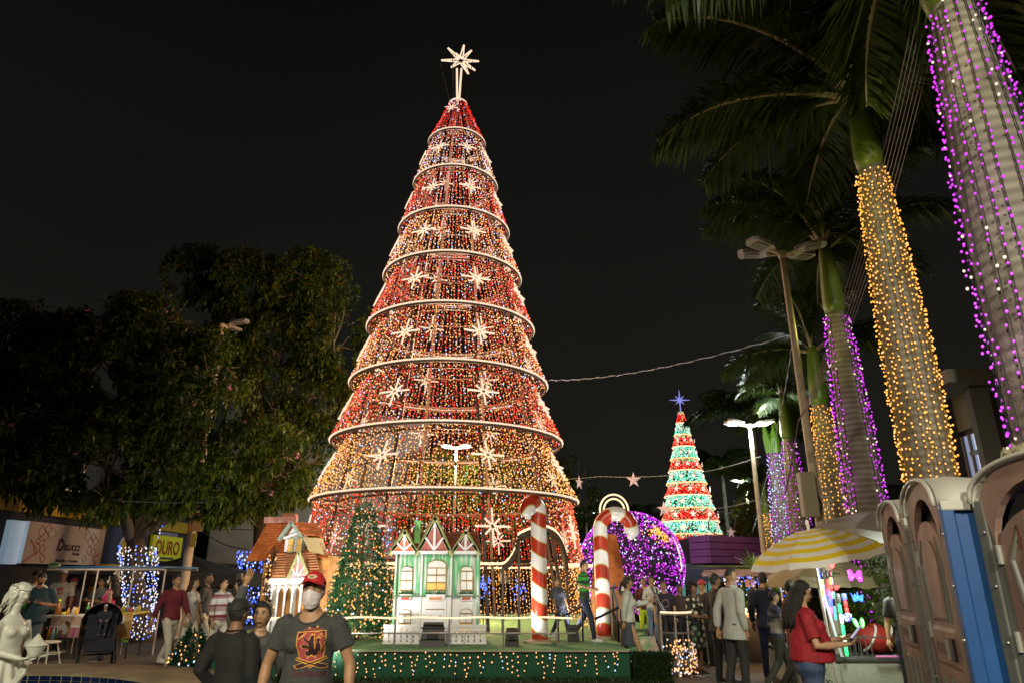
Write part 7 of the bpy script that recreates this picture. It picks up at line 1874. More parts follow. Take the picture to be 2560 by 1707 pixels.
def person(label, x, y, H=1.70, rz=0.0, z=0.0, skin_=SK_M, hair='short', hairm=HAIRM, fem=0.0, bulk=1.0, belly=0.0, top=None, sleeve=.45, hem=.86, bottom='trousers', bot=None, shoes=None,
   armA=None, armB=None, legA=None, legB=None, head_yaw=0.0, head_tilt=0.0, cap=None, voxel=.019, head_res=(26, 20), group=None, neck=.075, neck_low=0.0, sole=None, curl=(.5, .5), handA=None, handB=None, lean=0.0, fold=.006, seed=0.0, palmA=None, palmB=None, glasses=False, beard=False, features=True, shoulder=1.0, collar=True, masked=False):
 root = thing('person', label, 'person', (x, y, z), rz, group); W[root.name] = Vector((0, 0, 0)); s = H / 1.75
 k = bulk; sw = .185 * (1 - .10 * fem) * (.5 + .5 * k) * shoulder
 hipw = .158 * (1 + .10 * fem) * k; ww = .132 * (1 - .06 * fem) * k * (1 + belly * .5); cw = .162 * (1 - .08 * fem) * k
 def mk(side, arm):
  sh = Vector((side * sw, .01, 1.405)); el = Vector((side * (sw + .055), .035, 1.125)); wr = Vector((side * (sw + .07), -.04, .885))
  if arm: el, wr = Vector(arm[0]), Vector(arm[1])
  return sh, el, wr
 arms = [mk(-1, armA), mk(1, armB)]
 legs = []
 for side, leg in ((-1, legA), (1, legB)):
  hp = Vector((side * .088 * (1 + .1 * fem), 0, .90)); kn = Vector((side * .098, -.012, .49)); an = Vector((side * .105, .02, .085))
  if leg: kn, an = Vector(leg[0]), Vector(leg[1])
  legs.append((hp, kn, an))
 L = Matrix.Rotation(lean, 4, 'X')
 def lean_pt(v):
  v = Vector(v)
  if v.z > .95 and lean: q = L @ (v - Vector((0, 0, .95))); return q + Vector((0, 0, .95))
  return v
 S = Matrix.Scale(s, 4)
 HM = Matrix.Translation((0, -.008, 1.615)) @ Matrix.Rotation(head_yaw, 4, 'Z') @ Matrix.Rotation(head_tilt, 4, 'X')
 by = belly * .09
 fb = fem * .012
 # ---- body
 g = G()
 g.loft([(0, 0, .80, hipw * .7, .085 * k), (0, .005, .90, hipw * .92, .10 * k), (0, -by * .4, 1.02, ww * .95, (.088 + by) * k), (0, -by * .3, 1.12, ww * .94, (.085 + by) * k), (0, -.005, 1.26, cw * .95, .098 * k), (0, 0, 1.36, sw * .93, .088 * k), (0, .008, 1.42, sw * .74, .07 * k), (0, .008, 1.46, .085, .062), (0, .006, 1.50, .058, .056)], 18)
 g.tube([(0, .010, 1.42), (0, .004, 1.50), (0, -.004, 1.58)], [(.062, .060), (.053 * (1 - .1 * fem), .053), (.052, .055)], 14)
 ar = (.5 + .5 * k) * (1 - .10 * fem)
 for sh, el, wr in arms:
  g.tube([sh + Vector((-.03 if sh.x > 0 else .03, 0, .0)), sh.lerp(el, .12), sh.lerp(el, .5), el, el.lerp(wr, .3), wr, wr + (wr - el).normalized() * .015], [.046 * ar, .050 * ar, .046 * ar, .039 * ar, .041 * ar, .026 * ar, .023 * ar], 12)
 lr = (.5 + .5 * k)
 if bottom in ('shorts', 'skirt', 'dress') :
  for hp, kn, an in legs:
   g.tube([hp, hp.lerp(kn, .5), kn, kn.lerp(an, .3), an, an + Vector((0, -.01, -.05))], [.078 * lr, .068 * lr, .052 * lr, .054 * lr, .034, .034], 12)
 V, F = remesh(g, voxel, 4)
 b = G(); b.add([lean_pt(v) for v in V], F)
 b2 = G(); head_geo(b2, HM, head_res[0], head_res[1], fem); b.add([lean_pt(v) for v in b2.v], b2.f)
 for i, (sh, el, wr) in enumerate(arms):
  d = (wr - el).normalized(); side = -1 if i == 0 else 1; pn = (palmA, palmB)[i] or Vector((-side, .3, 0)); pn = Vector(pn)
  hg = G(); wv = d.cross((pn - d * pn.dot(d)).normalized()); sgn = 1 if wv.dot(Vector((0, -1, .4))) > 0 else -1
  hand_geo(hg, wr, d, pn, sgn, curl[i], .98 * (1 - .08 * fem), 6); b.add([lean_pt(v) for v in hg.v], hg.f)
 b.v = [tuple(S @ Vector(v)) for v in b.v]
 body = b.obj('body', skin_, root, True)
 collar_geo = []
 def piece(gg, name, m, vox, amp, sd, cut=None, par=root, sm=4):
  V, F = remesh(gg, vox, sm); V = cloth_noise(V, amp, seed=sd + seed)
  if cut:
   bv = BVHTree.FromPolygons(V, F); cpts = []
   for i in range(33):
    a_ = pi * i / 32; x_, z_ = neck * cos(a_), 1.475 - (.045 + neck_low) * sin(a_); h_ = bv.ray_cast(Vector((x_, -.5, z_)), Vector((0, 1, 0)))
    if h_[0] is not None: cpts.append(h_[0] + Vector((0, -.001, 0)))
   for i in range(1, 20):
    a_ = pi + pi * i / 20; x_, y_ = neck * cos(a_), .008 - neck * .95 * sin(a_); h_ = bv.ray_cast(Vector((x_ * 1.0, y_, 1.7)), Vector((0, 0, -1)))
    if h_[0] is not None: cpts.append(h_[0])
   if len(cpts) > 40:
    cg = G(); cg.tube([S @ lean_pt(p_) for p_ in cpts], .0075 * s, 7, closed=True); collar_geo.append(cg)
  if cut:
   keep = [not cut(v) for v in V]; F = [f for f in F if all(keep[i] for i in f)]
  q = G(); q.add([S @ lean_pt(v) for v in V], F); return q.obj(name, m, par, True)
 # ---- top
 if top is not None:
  g = G(); e = .013; hz = hem if bottom != 'dress' else .48
  secs = []
  if bottom == 'dress': secs += [(0, 0, .50, hipw * 1.12, .145 * k), (0, 0, .70, hipw * 1.13, .145 * k)]
  elif hz < .84: secs += [(0, -by * .3, hz, hipw * 1.20 + e, (.140 + by * .6) * k + e), (0, -by * .35, .86, hipw * 1.13 + e, (.128 + by * .7) * k + e)]
  else: secs += [(0, -by * .4, hz, hipw * (1.0) + e, (.108 + by * .7) * k + e)]
  secs += [(0, -by * .5, .95, (hipw + e) * .99, (.108 + by) * k + e), (0, -by * .55, 1.05, ww * 1.02 + e, (.098 + by) * k + e), (0, -by * .35, 1.15, ww * 1.0 + e, (.092 + by * .9) * k + e), (0, -.006 - fb, 1.27, cw + e, (.104 + fb) * k + e), (0, 0, 1.36, sw * .97 + e * .5, .092 * k + e), (0, .008, 1.425, sw * .80 + e * .4, .075 * k + e), (0, .010, 1.462, .090 + e * .4, .063 + e), (0, .010, 1.49, .064, .060)]
  secs.sort(key=lambda q: q[2])
  g.loft(secs, 20)
  if fem and k > 0.9:
   for sx_ in (-1, 1): g.sphere((sx_ * .075, -.075 * k - .02, 1.27), (.068 * k, .06 * k, .066 * k), 12, 8)
  for sh, el, wr in arms:
   if sleeve <= 0: continue
   inn = Vector((-.05 if sh.x > 0 else .05, 0, 0)); r0, r1 = .060 * ar + .006, .054 * ar + .012
   if sleeve <= .5:
    t = sleeve * 2; g.tube([sh + inn, sh.lerp(el, .1), sh.lerp(el, t * .6), sh.lerp(el, t)], [r0, r0 + .004, r1 + .003, r1 + .006], 14)
   else:
    t = (sleeve - .5) * 2; g.tube([sh + inn, sh.lerp(el, .1), sh.lerp(el, .5), el, el.lerp(wr, t * .5), el.lerp(wr, t)], [r0, r0 + .003, r1, .050 * ar + .010, .046 * ar + .008, .038 * ar + .007], 14)
  def cut(v):
   f = -1 if v.y < 0 else 1; a = neck; zc = 1.475; low = .045 + neck_low if v.y < .0 else .02
   return v.z > 1.33 and (v.x / a) ** 2 + ((v.z - zc) / low) ** 2 < 1 if v.z < zc else (v.x / a) ** 2 + ((v.y - .008) / (a * .95)) ** 2 < 1 and v.z > zc - .02
  tp = piece(g, 'dress' if bottom == 'dress' else 'shirt', top, voxel * .85, fold, 3.1, cut)
  for cg in collar_geo: cg.obj('collar', top, tp, True)
 else: tp = None
 # ---- bottom
 if bottom in ('trousers', 'shorts'):
  g = G(); e = .010
  g.loft([(0, 0, .78, hipw * .85, .10 * k), (0, .008, .86, hipw + e, .112 * k + e), (0, .006, .95, hipw * .97 + e, .106 * k + e), (0, -by * .3, 1.01, ww * 1.02 + e, (.094 + by * .7) * k + e)], 18)
  for hp, kn, an in legs:
   end = 1.0
   if bottom == 'shorts': g.tube([hp, hp.lerp(kn, .5), kn, kn.lerp(an, .12)], [.098 * lr, .092 * lr, .085 * lr, .088 * lr], 14)
   else: g.tube([hp, hp.lerp(kn, .45), kn, kn.lerp(an, .35), an.lerp(kn, .02), an + Vector((0, 0, -.035))], [.096 * lr, .085 * lr, .068 * lr, .064 * lr, .054, .056], 14)
  piece(g, 'trousers' if bottom == 'trousers' else 'shorts', bot, voxel * .9, fold * .9, 7.7)
 elif bottom == 'skirt':
  g = G(); g.loft([(0, .01, .50, hipw * 1.0, .13 * k), (0, .01, .72, hipw * 1.08, .135 * k), (0, .008, .88, hipw * 1.03, .118 * k), (0, 0, 1.02, ww * 1.04 + .01, .10 * k)], 20); piece(g, 'skirt', bot, voxel * .9, fold, 5.5)
 # ---- shoes
 sm_ = shoes or mat('shoe_black', (.015, .015, .015), .5)
 for (hp, kn, an) in legs:
  fd = Vector((0, -1, 0)); ft = Vector((an.x, an.y, an.z - .085))
  q = G(); P0 = ft
  vs = []; nn = 12
  for t, hw, hh in ((.055, .028, .055), (.03, .036, .075), (-.03, .038, .085), (-.09, .042, .06), (-.15, .043, .045), (-.19, .030, .032), (-.205, .012, .02)):
   for j in range(nn):
    a = 2 * pi * j / nn; zz = .022 + (hh) * max(0, sin(a)) if sin(a) > 0 else .022 + .018 * sin(a)
    vs.append(S @ (P0 + Vector((hw * cos(a), t, zz))))
  fs = [(i * nn + j, i * nn + (j + 1) % nn, (i + 1) * nn + (j + 1) % nn, (i + 1) * nn + j) for i in range(6) for j in range(nn)] + [tuple(range(nn - 1, -1, -1)), tuple(6 * nn + j for j in range(nn))]
  q.add(vs, fs); sh_ = q.obj('shoe', sm_, root, True)
  q = G(); q.prism([(.032 * cos(a) * (1.38 if sin(a) < 0 else 1.2), -.075 + .136 * sin(a)) for a in [2 * pi * j / 18 for j in range(18)]], .024, S @ Matrix.Translation((P0.x, P0.y, P0.z + .001))); q.obj('sole', sole or mat('sole_white', (.5, .5, .48), .6), sh_)
 # ---- face
 HS = S @ Matrix.Identity(4)
 def HP(v): return S @ lean_pt(HM @ Vector(v))
 if features:
  em = G(); em.sphere((0, 0, 0), (.0135, .007, .0075), 10, 6)
  for sx_ in (-1, 1):
   c = head_point(Vector((sx_ * .36, -.93, .065)).normalized(), fem); q = G(); q.sphere((sx_ * .031, -.0775, .008), (.0140, .0075, .0068), 10, 6); q.v = [tuple(HP(v)) for v in q.v]; eye = q.obj('eye', EYEW, root, True)
   q = G(); q.sphere((sx_ * .031, -.0838, .0085), (.0062, .003, .0062), 10, 6); q.v = [tuple(HP(v)) for v in q.v]; q.obj('iris', EYEI, eye, True)
   q = G(); q.tube([HP((sx_ * (.014 + .034 * t), -.0895 + .014 * t * t, .0275 + .006 * sin(pi * t * .8))) for t in (0, .33, .66, 1)], [.003 * s, .0042 * s, .0038 * s, .002 * s], 6); q.obj('brow', BROW, root)
   q = G(); q.tube([HP((sx_ * (.018 + .027 * t), -.0845 + .007 * t * t, .0145 + .003 * sin(pi * t))) for t in (0, .5, 1)], [.0015 * s, .0022 * s, .0015 * s], 5); q.obj('lash', BROW, root)
  if not masked: q = G(); q.tube([HP((.024 * t, -.0975 + .012 * t * t, -.0605 + .002 * t * t)) for t in (-1, -.5, 0, .5, 1)], [.002 * s, .0055 * s, .0062 * s, .0055 * s, .002 * s], 7); q.obj('mouth', LIPM, root, True)
 if glasses:
  q = G()
  for sx_ in (-1, 1): q.tube([HP((sx_ * .033 + .022 * cos(t), -.099 + .006 * abs(cos(t)), .006 + .017 * sin(t))) for t in [2 * pi * i / 16 for i in range(16)]], .002, 5, closed=True); q.tube([HP((sx_ * .055, -.094, .008)), HP((sx_ * .074, -.03, .01)), HP((sx_ * .073, .015, .005))], .002, 5)
  q.tube([HP((-.012, -.100, .01)), HP((.012, -.100, .01))], .002, 5); q.obj('glasses', mat('glasses_black', (.01, .01, .01), .3), root)
 if beard:
  q = G(); head_shell(q, HM, lambda d: d.z < -.42 and d.z > -.97 and d.y < -.05 and not (abs(d.x) < .2 and d.z > -.62), .004, 30, 26, fem, .003); q.v = [tuple(S @ lean_pt(v)) for v in q.v]; q.obj('beard', HAIRM, root, True)
 # ---- hair and hats
 if hair:
  q = G()
  if hair == 'short': head_shell(q, HM, lambda d: d.z > .62 or (d.y > -.12 and d.z > -.28) or (d.y > .25 and d.z > -.5) or (d.z > .35 and d.y > -.55), .009, 36, 26, fem, .006, seed, lambda d: .005 + .012 * max(0, d.z))
  elif hair == 'fade': head_shell(q, HM, lambda d: d.z > .52 and d.y > -.80 or (d.y > .1 and d.z > -.05), .008, 36, 26, fem, .006, seed, lambda d: .002 + .022 * max(0, d.z - .35))
  elif hair in ('long', 'bun', 'pony'):
   head_shell(q, HM, lambda d: d.z > .60 or (d.y > -.28 and d.z > -.1) or (d.y > .1 and d.z > -.75) or (d.z > .3 and d.y > -.5 and abs(d.x) > .6), .014, 36, 26, fem, .006, seed, lambda d: .010 + .012 * max(0, d.z) + .006 * max(0, d.y))
   if hair == 'long':
    for j in range(15):
     a = radians(-12 + 204 * j / 14); bx, by_ = .082 * cos(a), .082 * sin(a) + .02
     q.tube([HM @ Vector((bx * .9, by_ * .95, .03)), HM @ Vector((bx * 1.05, by_ * 1.12 + .01, -.07)), HM @ Vector((bx * 1.2, by_ * 1.2 + .035, -.18)), HM @ Vector((bx * 1.3 + .01 * sin(j * 2), by_ * 1.15 + .045, -.30)), HM @ Vector((bx * 1.2, by_ + .05, -.40 + .03 * sin(j * 3)))], [.020, .024, .024, .020, .006], 7)
   else: q.sphere(HM @ Vector((0, .10, .05 if hair == 'bun' else .0)), (.045, .045, .045), 10, 8)
   if hair == 'pony': q.tube([HM @ Vector((0, .11, 0)), HM @ Vector((0, .15, -.1)), HM @ Vector((.01, .14, -.22))], [.03, .03, .01], 8)
  elif hair == 'curly':
   for j in range(120):
    d = Vector((random.gauss(0, 1), random.gauss(0, 1), random.gauss(.25, 1))).normalized()
    if d.y < -.45 and d.z < .55: continue
    if d.z < -.62: continue
    p = head_point(d) + Vector((d.x, d.y, d.z)) * .028; q.sphere(HM @ p, U(.022, .034), 7, 5)
  q.v = [tuple(S @ lean_pt(v)) for v in q.v]; q.obj('hair', hairm, root, True)
 if cap is not None:
  q = G(); head_shell(q, HM, lambda d: d.z > .42 - .25 * max(0, d.y), .02, 40, 28, 0, 0, 0, lambda d: .016 + .006 * max(0, d.z)); q.v = [tuple(S @ lean_pt(v)) for v in q.v]; cp = q.obj('cap', cap, root, True)
  q = G(); nn = 14; vs = []
  for j in range(nn + 1):
   a = radians(-158 + 136 * j / nn);
   for r_, dz in ((.0, .0), (.030, .004), (.060, .0 - .016 * abs(cos(a)))):
    vs.append(HP(((.084 + r_ * .35) * cos(a), (.103 + r_) * sin(a) * 1.0, .072 + dz - .030 * abs(cos(a)) ** 1.5)))
  fs = [(j * 3 + i, j * 3 + i + 1, (j + 1) * 3 + i + 1, (j + 1) * 3 + i) for j in range(nn) for i in range(2)]
  q.add(vs, fs); v_ = q.obj('visor', cap, cp, True); md = v_.modifiers.new('s', 'SOLIDIFY'); md.thickness = .004
 return root, body, tp, S, lean_pt, HM
def decal(name, m, polys, target, parent, S, dirn=Vector((0, 1, 0)), y0=-.6, off=.0025, maxe=.02):
 """flat print laid on cloth: polygons in (x, z) are cut fine and dropped on the cloth surface"""
 bvh = BVHTree.FromPolygons([v.co for v in target.data.vertices], [p.vertices for p in target.data.polygons])
 bm = bmesh.new()
 for poly in polys:
  vs = [bm.verts.new((x, 0, z)) for x, z in poly]
  if len(vs) >= 3: bm.faces.new(vs)
 bmesh.ops.triangulate(bm, faces=bm.faces[:])
 for _ in range(5):
  ed = [e for e in bm.edges if e.calc_length() > maxe]
  if not ed: break
  bmesh.ops.subdivide_edges(bm, edges=ed, cuts=1); bmesh.ops.triangulate(bm, faces=bm.faces[:])
 for v in bm.verts:
  h = bvh.ray_cast(Vector((v.co.x, y0, v.co.z)), dirn)
  v.co.y = (h[0].y - off) if h[0] is not None else -.1
 me = bpy.data.meshes.new(name); bm.to_mesh(me); bm.free(); me.materials.append(m)
 o = bpy.data.objects.new(name, me); COL.objects.link(o); o.parent = parent; return o
def cm(n, c, r=.8, c2=None, **kw): return mat('cloth_' + n, c, r, c2=c2 or tuple(v * .75 for v in c), scale=kw.pop('scale', 9), bump=.25, bscale=90, **kw)
# --- person in the red cap and face mask, in front
fg = Vector((X_at(783, 5.15, 1.5), 5.15, 0));
GREY = mat('shirt_charcoal_melange', (.058, .062, .058), .9, c2=(.030, .033, .032), scale=140, bump=.4, bscale=300, detail=3)
rt, bd, tp, S, lp, HM = person('person in a red cap, white face mask and charcoal printed T-shirt', fg.x, fg.y, 1.69, rz=0, skin_=SK_T, hair='short', fem=.5, bulk=1.12, belly=.2, top=GREY, sleeve=.31, hem=.84, bot=cm('black_jeans', (.015, .016, .02)), cap=mat('cap_red', (.50, .012, .012), .7, c2=(.40, .008, .008), scale=30, bump=.3, bscale=200), voxel=.0095, head_res=(64, 52), neck=.095, neck_low=.035, armA=((-.295, .03, 1.12), (-.315, -.03, .88)), armB=((.295, .03, 1.12), (.315, -.03, .88)), fold=.0115, head_yaw=0, curl=(.35, .35), shoulder=1.0, masked=True)
q = G(); nu_, nv_ = 40, 26; vs = []
for j in range(nv_ + 1):
 v = j / nv_
 for i in range(nu_ + 1):
  u = i / nu_ * 2 - 1; au = abs(u)
  zt_ = .000 - .026 * au ** 1.3 + .010 * gauss(u, .25); zb_ = -.126 + .050 * au ** 2.2
  z_ = zt_ + (zb_ - zt_) * v; hw_ = .0700 - .013 * v ** 1.5
  x_ = hw_ * sin(u * pi / 2 * .93)
  y_ = -.098 * cos(u * pi / 2 * .90) ** .75 - .006 + .020 * max(0, v - .72) / .28 * (1 - .4 * au)
  y_ -= .017 * gauss(u, .26) * (sin(pi * min(1, v * 1.15 + .12)) ** .8) + .008 * gauss(u, .5) * sin(pi * v)
  pl_ = gauss(au - .5, .30); y_ -= .0045 * pl_ * (max(0, sin(v * 17 + 1.2)) - .35) + .0015 * noise.noise((u * 5, v * 8, 3))
  vs.append(S @ (HM @ Vector((x_, y_, z_))))
q.add(vs, [(j * (nu_ + 1) + i, j * (nu_ + 1) + i + 1, (j + 1) * (nu_ + 1) + i + 1, (j + 1) * (nu_ + 1) + i) for j in range(nv_) for i in range(nu_)])
mk = q.obj('face_mask', mat('mask_white', (.62, .57, .56), .8, bump=.2, bscale=160), rt, True); md = mk.modifiers.new('s', 'SOLIDIFY'); md.thickness = .0015
for sx_ in (-1, 1):
 q = G(); q.tube([S @ (HM @ Vector(v)) for v in ((sx_ * .060, -.055, -.030), (sx_ * .074, -.02, -.012), (sx_ * .084, .012, .006), (sx_ * .08, .02, -.02))], .0016, 5); q.obj('ear_loop', mat('mask_white', (.62, .57, .56), .8), mk)
# cap badge
capo = [c for c in rt.children if c.name.startswith('cap')][0]
CR = mat('print_crimson', (.30, .045, .055), .85); GD = mat('print_gold', (.62, .33, .05), .85); DKR = mat('print_dark', (.025, .005, .012), .85); CRM_ = mat('badge_cream', (.5, .42, .3), .8)
zc = 1.615 * S[0][0]
ell = [(.034 * cos(2 * pi * i / 24), zc + .094 + .014 * sin(2 * pi * i / 24)) for i in range(24)]
decal('badge', CRM_, [ell], capo, capo, S, off=.002)
decal('badge_mark', mat('badge_brown', (.22, .1, .05), .8), [[(.018 * cos(2 * pi * i / 7 * 3 + 1.5), zc + .094 + .007 * sin(2 * pi * i / 7 * 3 + 1.5)) for i in range(7)]] and [[(-.02, zc + .090), (-.006, zc + .086), (.018, zc + .092), (.010, zc + .099), (-.004, zc + .102)]], capo, capo, S, off=.004)
# chest print: plain shield with a branching heraldic shape over two crossed staffs
def P_(px, py):   # photo crop pixels -> local print plane
 p = at_y(660 + px / (1226 / 240), 1400 + py / (1226 / 240), 5.02); return (p.x - fg.x, p.z)
def PP(lst): return [P_(a, b) for a, b in lst]
sh_out = [(428, 912), (600, 900), (772, 890), (778, 1000), (770, 1120), (740, 1240), (680, 1320), (590, 1370), (520, 1320), (450, 1240), (428, 1100)]
decal('shield_edge', GD, [PP(sh_out)], tp, tp, S, off=.0022)
ctr = (602, 1120)
sh_in = [(ctr[0] + (a - ctr[0]) * .945, ctr[1] + (b - ctr[1]) * .955) for a, b in sh_out]
decal('shield', CR, [PP(sh_in)], tp, tp, S, off=.0034)
decal('shield_corner', GD, [PP([(445, 995), (520, 925), (545, 925), (445, 1015)]), PP([(672, 905), (700, 905), (765, 965), (765, 990)])], tp, tp, S, off=.0046)
decal('shield_corner', DKR, [PP([(450, 930), (505, 925), (450, 975)]), PP([(705, 905), (762, 900), (762, 950)])], tp, tp, S, off=.0046)
stem = [(560, 1230), (600, 1130), (575, 1050), (610, 960), (650, 950), (640, 1030), (655, 1100), (650, 1230), (620, 1200), (600, 1200)]
br_ = [stem, [(590, 1060), (520, 1020), (490, 970), (520, 975), (545, 1010), (585, 1020)], [(590, 1120), (500, 1115), (480, 1085), (520, 1070), (580, 1085)], [(640, 1120), (700, 1130), (710, 1060), (680, 1010), (700, 975), (730, 1000), (715, 1025), (735, 1080), (720, 1150), (650, 1170)], [(570, 1210), (530, 1210), (540, 1150), (580, 1160)], [(640, 1200), (690, 1210), (680, 1160), (650, 1160)]]
def grow(poly, f):
 cx_ = sum(a for a, b in poly) / len(poly); cy_ = sum(b for a, b in poly) / len(poly); return [(cx_ + (a - cx_) * (1 + f / 60), cy_ + (b - cy_) * (1 + f / 60)) for a, b in poly]
decal('heraldic_outline', GD, [PP(grow(p, 13)) for p in br_], tp, tp, S, off=.0046)
decal('heraldic_shape', DKR, [PP(p) for p in br_], tp, tp, S, off=.0062)
for nm, m_, wdt, o_ in (('staff_edge', GD, 20, .0062), ('staff', DKR, 8, .0078)):
 ps = []
 for a, b in (((410, 1250), (700, 1350)), ((782, 1240), (480, 1355))):
  dx, dy = b[0] - a[0], b[1] - a[1]; L_ = sqrt(dx * dx + dy * dy); nx_, ny_ = -dy / L_ * wdt, dx / L_ * wdt
  ps.append(PP([(a[0] + nx_, a[1] + ny_), (b[0] + nx_, b[1] + ny_), (b[0] - nx_, b[1] - ny_), (a[0] - nx_, a[1] - ny_)]))
 for base_, sg in (((620, 1320), 1), ((560, 1320), -1)):
  f_ = 1.0 if nm == 'staff' else 1.22; c_ = (base_[0] + sg * 100, 1345); pts_ = [(base_[0], 1330), (base_[0] + sg * 60, 1305), (base_[0] + sg * 170, 1345), (base_[0] + sg * 130, 1378), (base_[0] + sg * 60, 1360)]
  ps.append(PP([(c_[0] + (a - c_[0]) * f_, c_[1] + (b - c_[1]) * f_) for a, b in pts_]))
 decal(nm, m_, ps, tp, tp, S, off=o_)
decal('ribbon_print', CR, [PP([(490, 905), (525, 880), (735, 872), (735, 882), (525, 892), (495, 915)]), PP([(525, 878), (560, 868), (700, 866), (712, 860), (712, 868), (560, 880)])], tp, tp, S, off=.003)
for a, c_ in ((572, GD), (668, GD), (620, DKR)):
 decal('star_print', c_, [PP([(a + (17 if i % 2 == 0 else 9) * cos(pi / 2 + pi * i / 5), (863 if a == 572 else 848 if a == 668 else 842) - (17 if i % 2 == 0 else 9) * sin(pi / 2 + pi * i / 5)) for i in range(10)])], tp, tp, S, off=.003)
v_, f_ = text_geo('Gryffindor', 1.0, 0, 0, 'CENTER', 1.0, .012); xs = [q.x for q in v_]; wd_ = max(xs) - min(xs); x0_, z0_ = P_(570, 1480); x1_, _z = P_(770, 1480); xa_, _z = P_(362, 1480); kx = (x1_ - xa_) / wd_; kz = kx * 1.25
decal('shirt_letter', mat('print_maroon', (.07, .006, .018), .85), [[(x0_ + v_[i].x * kx, z0_ + v_[i].y * kz) for i in f] for f in f_], tp, tp, S, off=.003, maxe=.03)
# collar ribs
# --- woman behind raising one arm, and the person in black
pw = Vector((X_at(652, 5.9, 1.3), 5.9, 0))
person('woman in grey long sleeves raising one arm behind the capped person', pw.x, pw.y, 1.47, rz=radians(28), skin_=SK_M, hair='bun', fem=.8, bulk=1.08, top=cm('grey_knit', (.075, .08, .076), .9), sleeve=.98, hem=.82, bot=cm('dark_denim', (.02, .022, .03)), armA=((-.27, -.10, 1.62), (-.20, -.16, 1.90)), armB=((.25, .02, 1.12), (.26, -.05, .88)), voxel=.0125, head_res=(44, 36), curl=(.12, .5), palmA=(0, -1, 0), neck=.06, head_yaw=radians(-22), head_tilt=radians(-6), seed=4)
pk = Vector((X_at(586, 5.65, 1.3), 5.65, 0))
person('person in a black jacket and dark cap seen from behind, beside the raised arm', pk.x, pk.y + .05, 1.50, rz=radians(158), skin_=SK_D, hair='short', bulk=1.12, top=cm('black_jacket', (.008, .008, .008), .85), sleeve=.98, hem=.80, bot=cm('black_jeans', (.015, .016, .02)), cap=mat('cap_black', (.01, .012, .012), .8), voxel=.015, seed=8, armB=((.30, .06, 1.14), (.24, -.14, .95)))
# --- left group by the stall
def PX(px, Y): return X_at(px, Y, .9)
JN = cm('jean_blue', (.045, .07, .12)); JD = cm('jean_dark', (.015, .02, .045)); BLK = cm('black_cotton', (.012, .012, .014)); WSH = mat('shoe_white', (.55, .55, .52), .5)
person('stout bearded man in a dark teal shirt and denim shorts holding a green bottle', PX(84, 14.8), 14.8, 1.74, rz=radians(24), skin_=SK_T, hair='short', bulk=1.28, belly=1.0, top=cm('teal', (.015, .055, .075)), sleeve=.42, hem=.80, bottom='shorts', bot=cm('denim_grey', (.09, .12, .16)), shoes=WSH, cap=mat('cap_navy', (.012, .016, .03), .7), armA=((-.34, -.03, 1.13), (-.14, -.32, 1.16)), armB=((.33, .02, 1.10), (.10, -.30, 1.16)), beard=True, head_yaw=radians(-8), voxel=.018, curl=(1.1, 1.1), palmA=(0, .5, 1), palmB=(0, .5, 1))
p = gpos(63, 14.4, 1.14); g = G(); g.tube([(p.x - .02, 14.42, 1.04), (p.x, 14.41, 1.14), (p.x + .02, 14.4, 1.19), (p.x + .035, 14.39, 1.28)], [.03, .03, .012, .012], 10); o = g.obj('green_bottle', mat('bottle_green', (.01, .12, .02), .1), None, True); tag(o, 'green glass bottle held by the stout man in teal', 'bottle')
person('man with a dark cap standing half hidden behind the stout man', PX(72, 15.8), 15.8, 1.80, rz=radians(50), skin_=SK_D, hair='short', top=cm('pale_grey', (.35, .33, .30)), sleeve=.42, bot=BLK, cap=mat('cap_black', (.01, .012, .012), .8))
t_ = person('man in a white cap and grey T-shirt with red print behind the counter', PX(142, 17.2), 17.2, 1.84, rz=radians(10), skin_=SK_D, hair='short', top=cm('pale_grey2', (.32, .29, .26)), sleeve=.44, bot=BLK, cap=mat('cap_white', (.6, .58, .55), .7), glasses=True)
decal('shirt_print', mat('print_red_dim', (.35, .03, .03), .8), [[(-.10, 1.22), (.09, 1.28), (.09, 1.31), (-.10, 1.25)], [(-.03, 1.33), (.08, 1.36), (.08, 1.42), (-.03, 1.40)], [(-.10, 1.12), (.07, 1.17), (.07, 1.19), (-.10, 1.15)]], t_[2], t_[2], t_[3])
person('person with a dark red cap and lowered mask beside the stall post', PX(172, 17.4), 17.4, 1.64, rz=radians(-20), skin_=SK_M, hair='short', top=cm('navy_red', (.02, .02, .04), c2=(.12, .01, .015), scale=3), sleeve=.9, bot=BLK, cap=mat('cap_maroon', (.12, .008, .012), .7))
person('woman in a grey top with folded arms inside the stall', PX(243, 17.8), 17.8, 1.66, rz=radians(-12), skin_=SK_M, hair='pony', fem=.9, bulk=1.1, top=cm('grey_pattern', (.22, .21, .22), c2=(.05, .05, .06), scale=5), sleeve=.4, bot=JD, armA=((-.27, -.05, 1.12), (.10, -.24, 1.15)), armB=((.27, -.05, 1.12), (-.10, -.25, 1.18)))
person('woman with long dark hair in a neon pink tank top and jeans', PX(268, 15.6), 15.6, 1.70, rz=radians(-72), skin_=SK_L, hair='long', fem=1.0, bulk=1.0, top=cm('neon_pink', (.75, .06, .22)), sleeve=0, hem=.93, bot=cm('jean_navy', (.03, .04, .09)), armA=((-.24, -.05, 1.13), (-.20, -.30, 1.03)), armB=((.23, .05, 1.13), (.24, -.15, .95)), neck=.10, neck_low=.05, shoulder=.93)
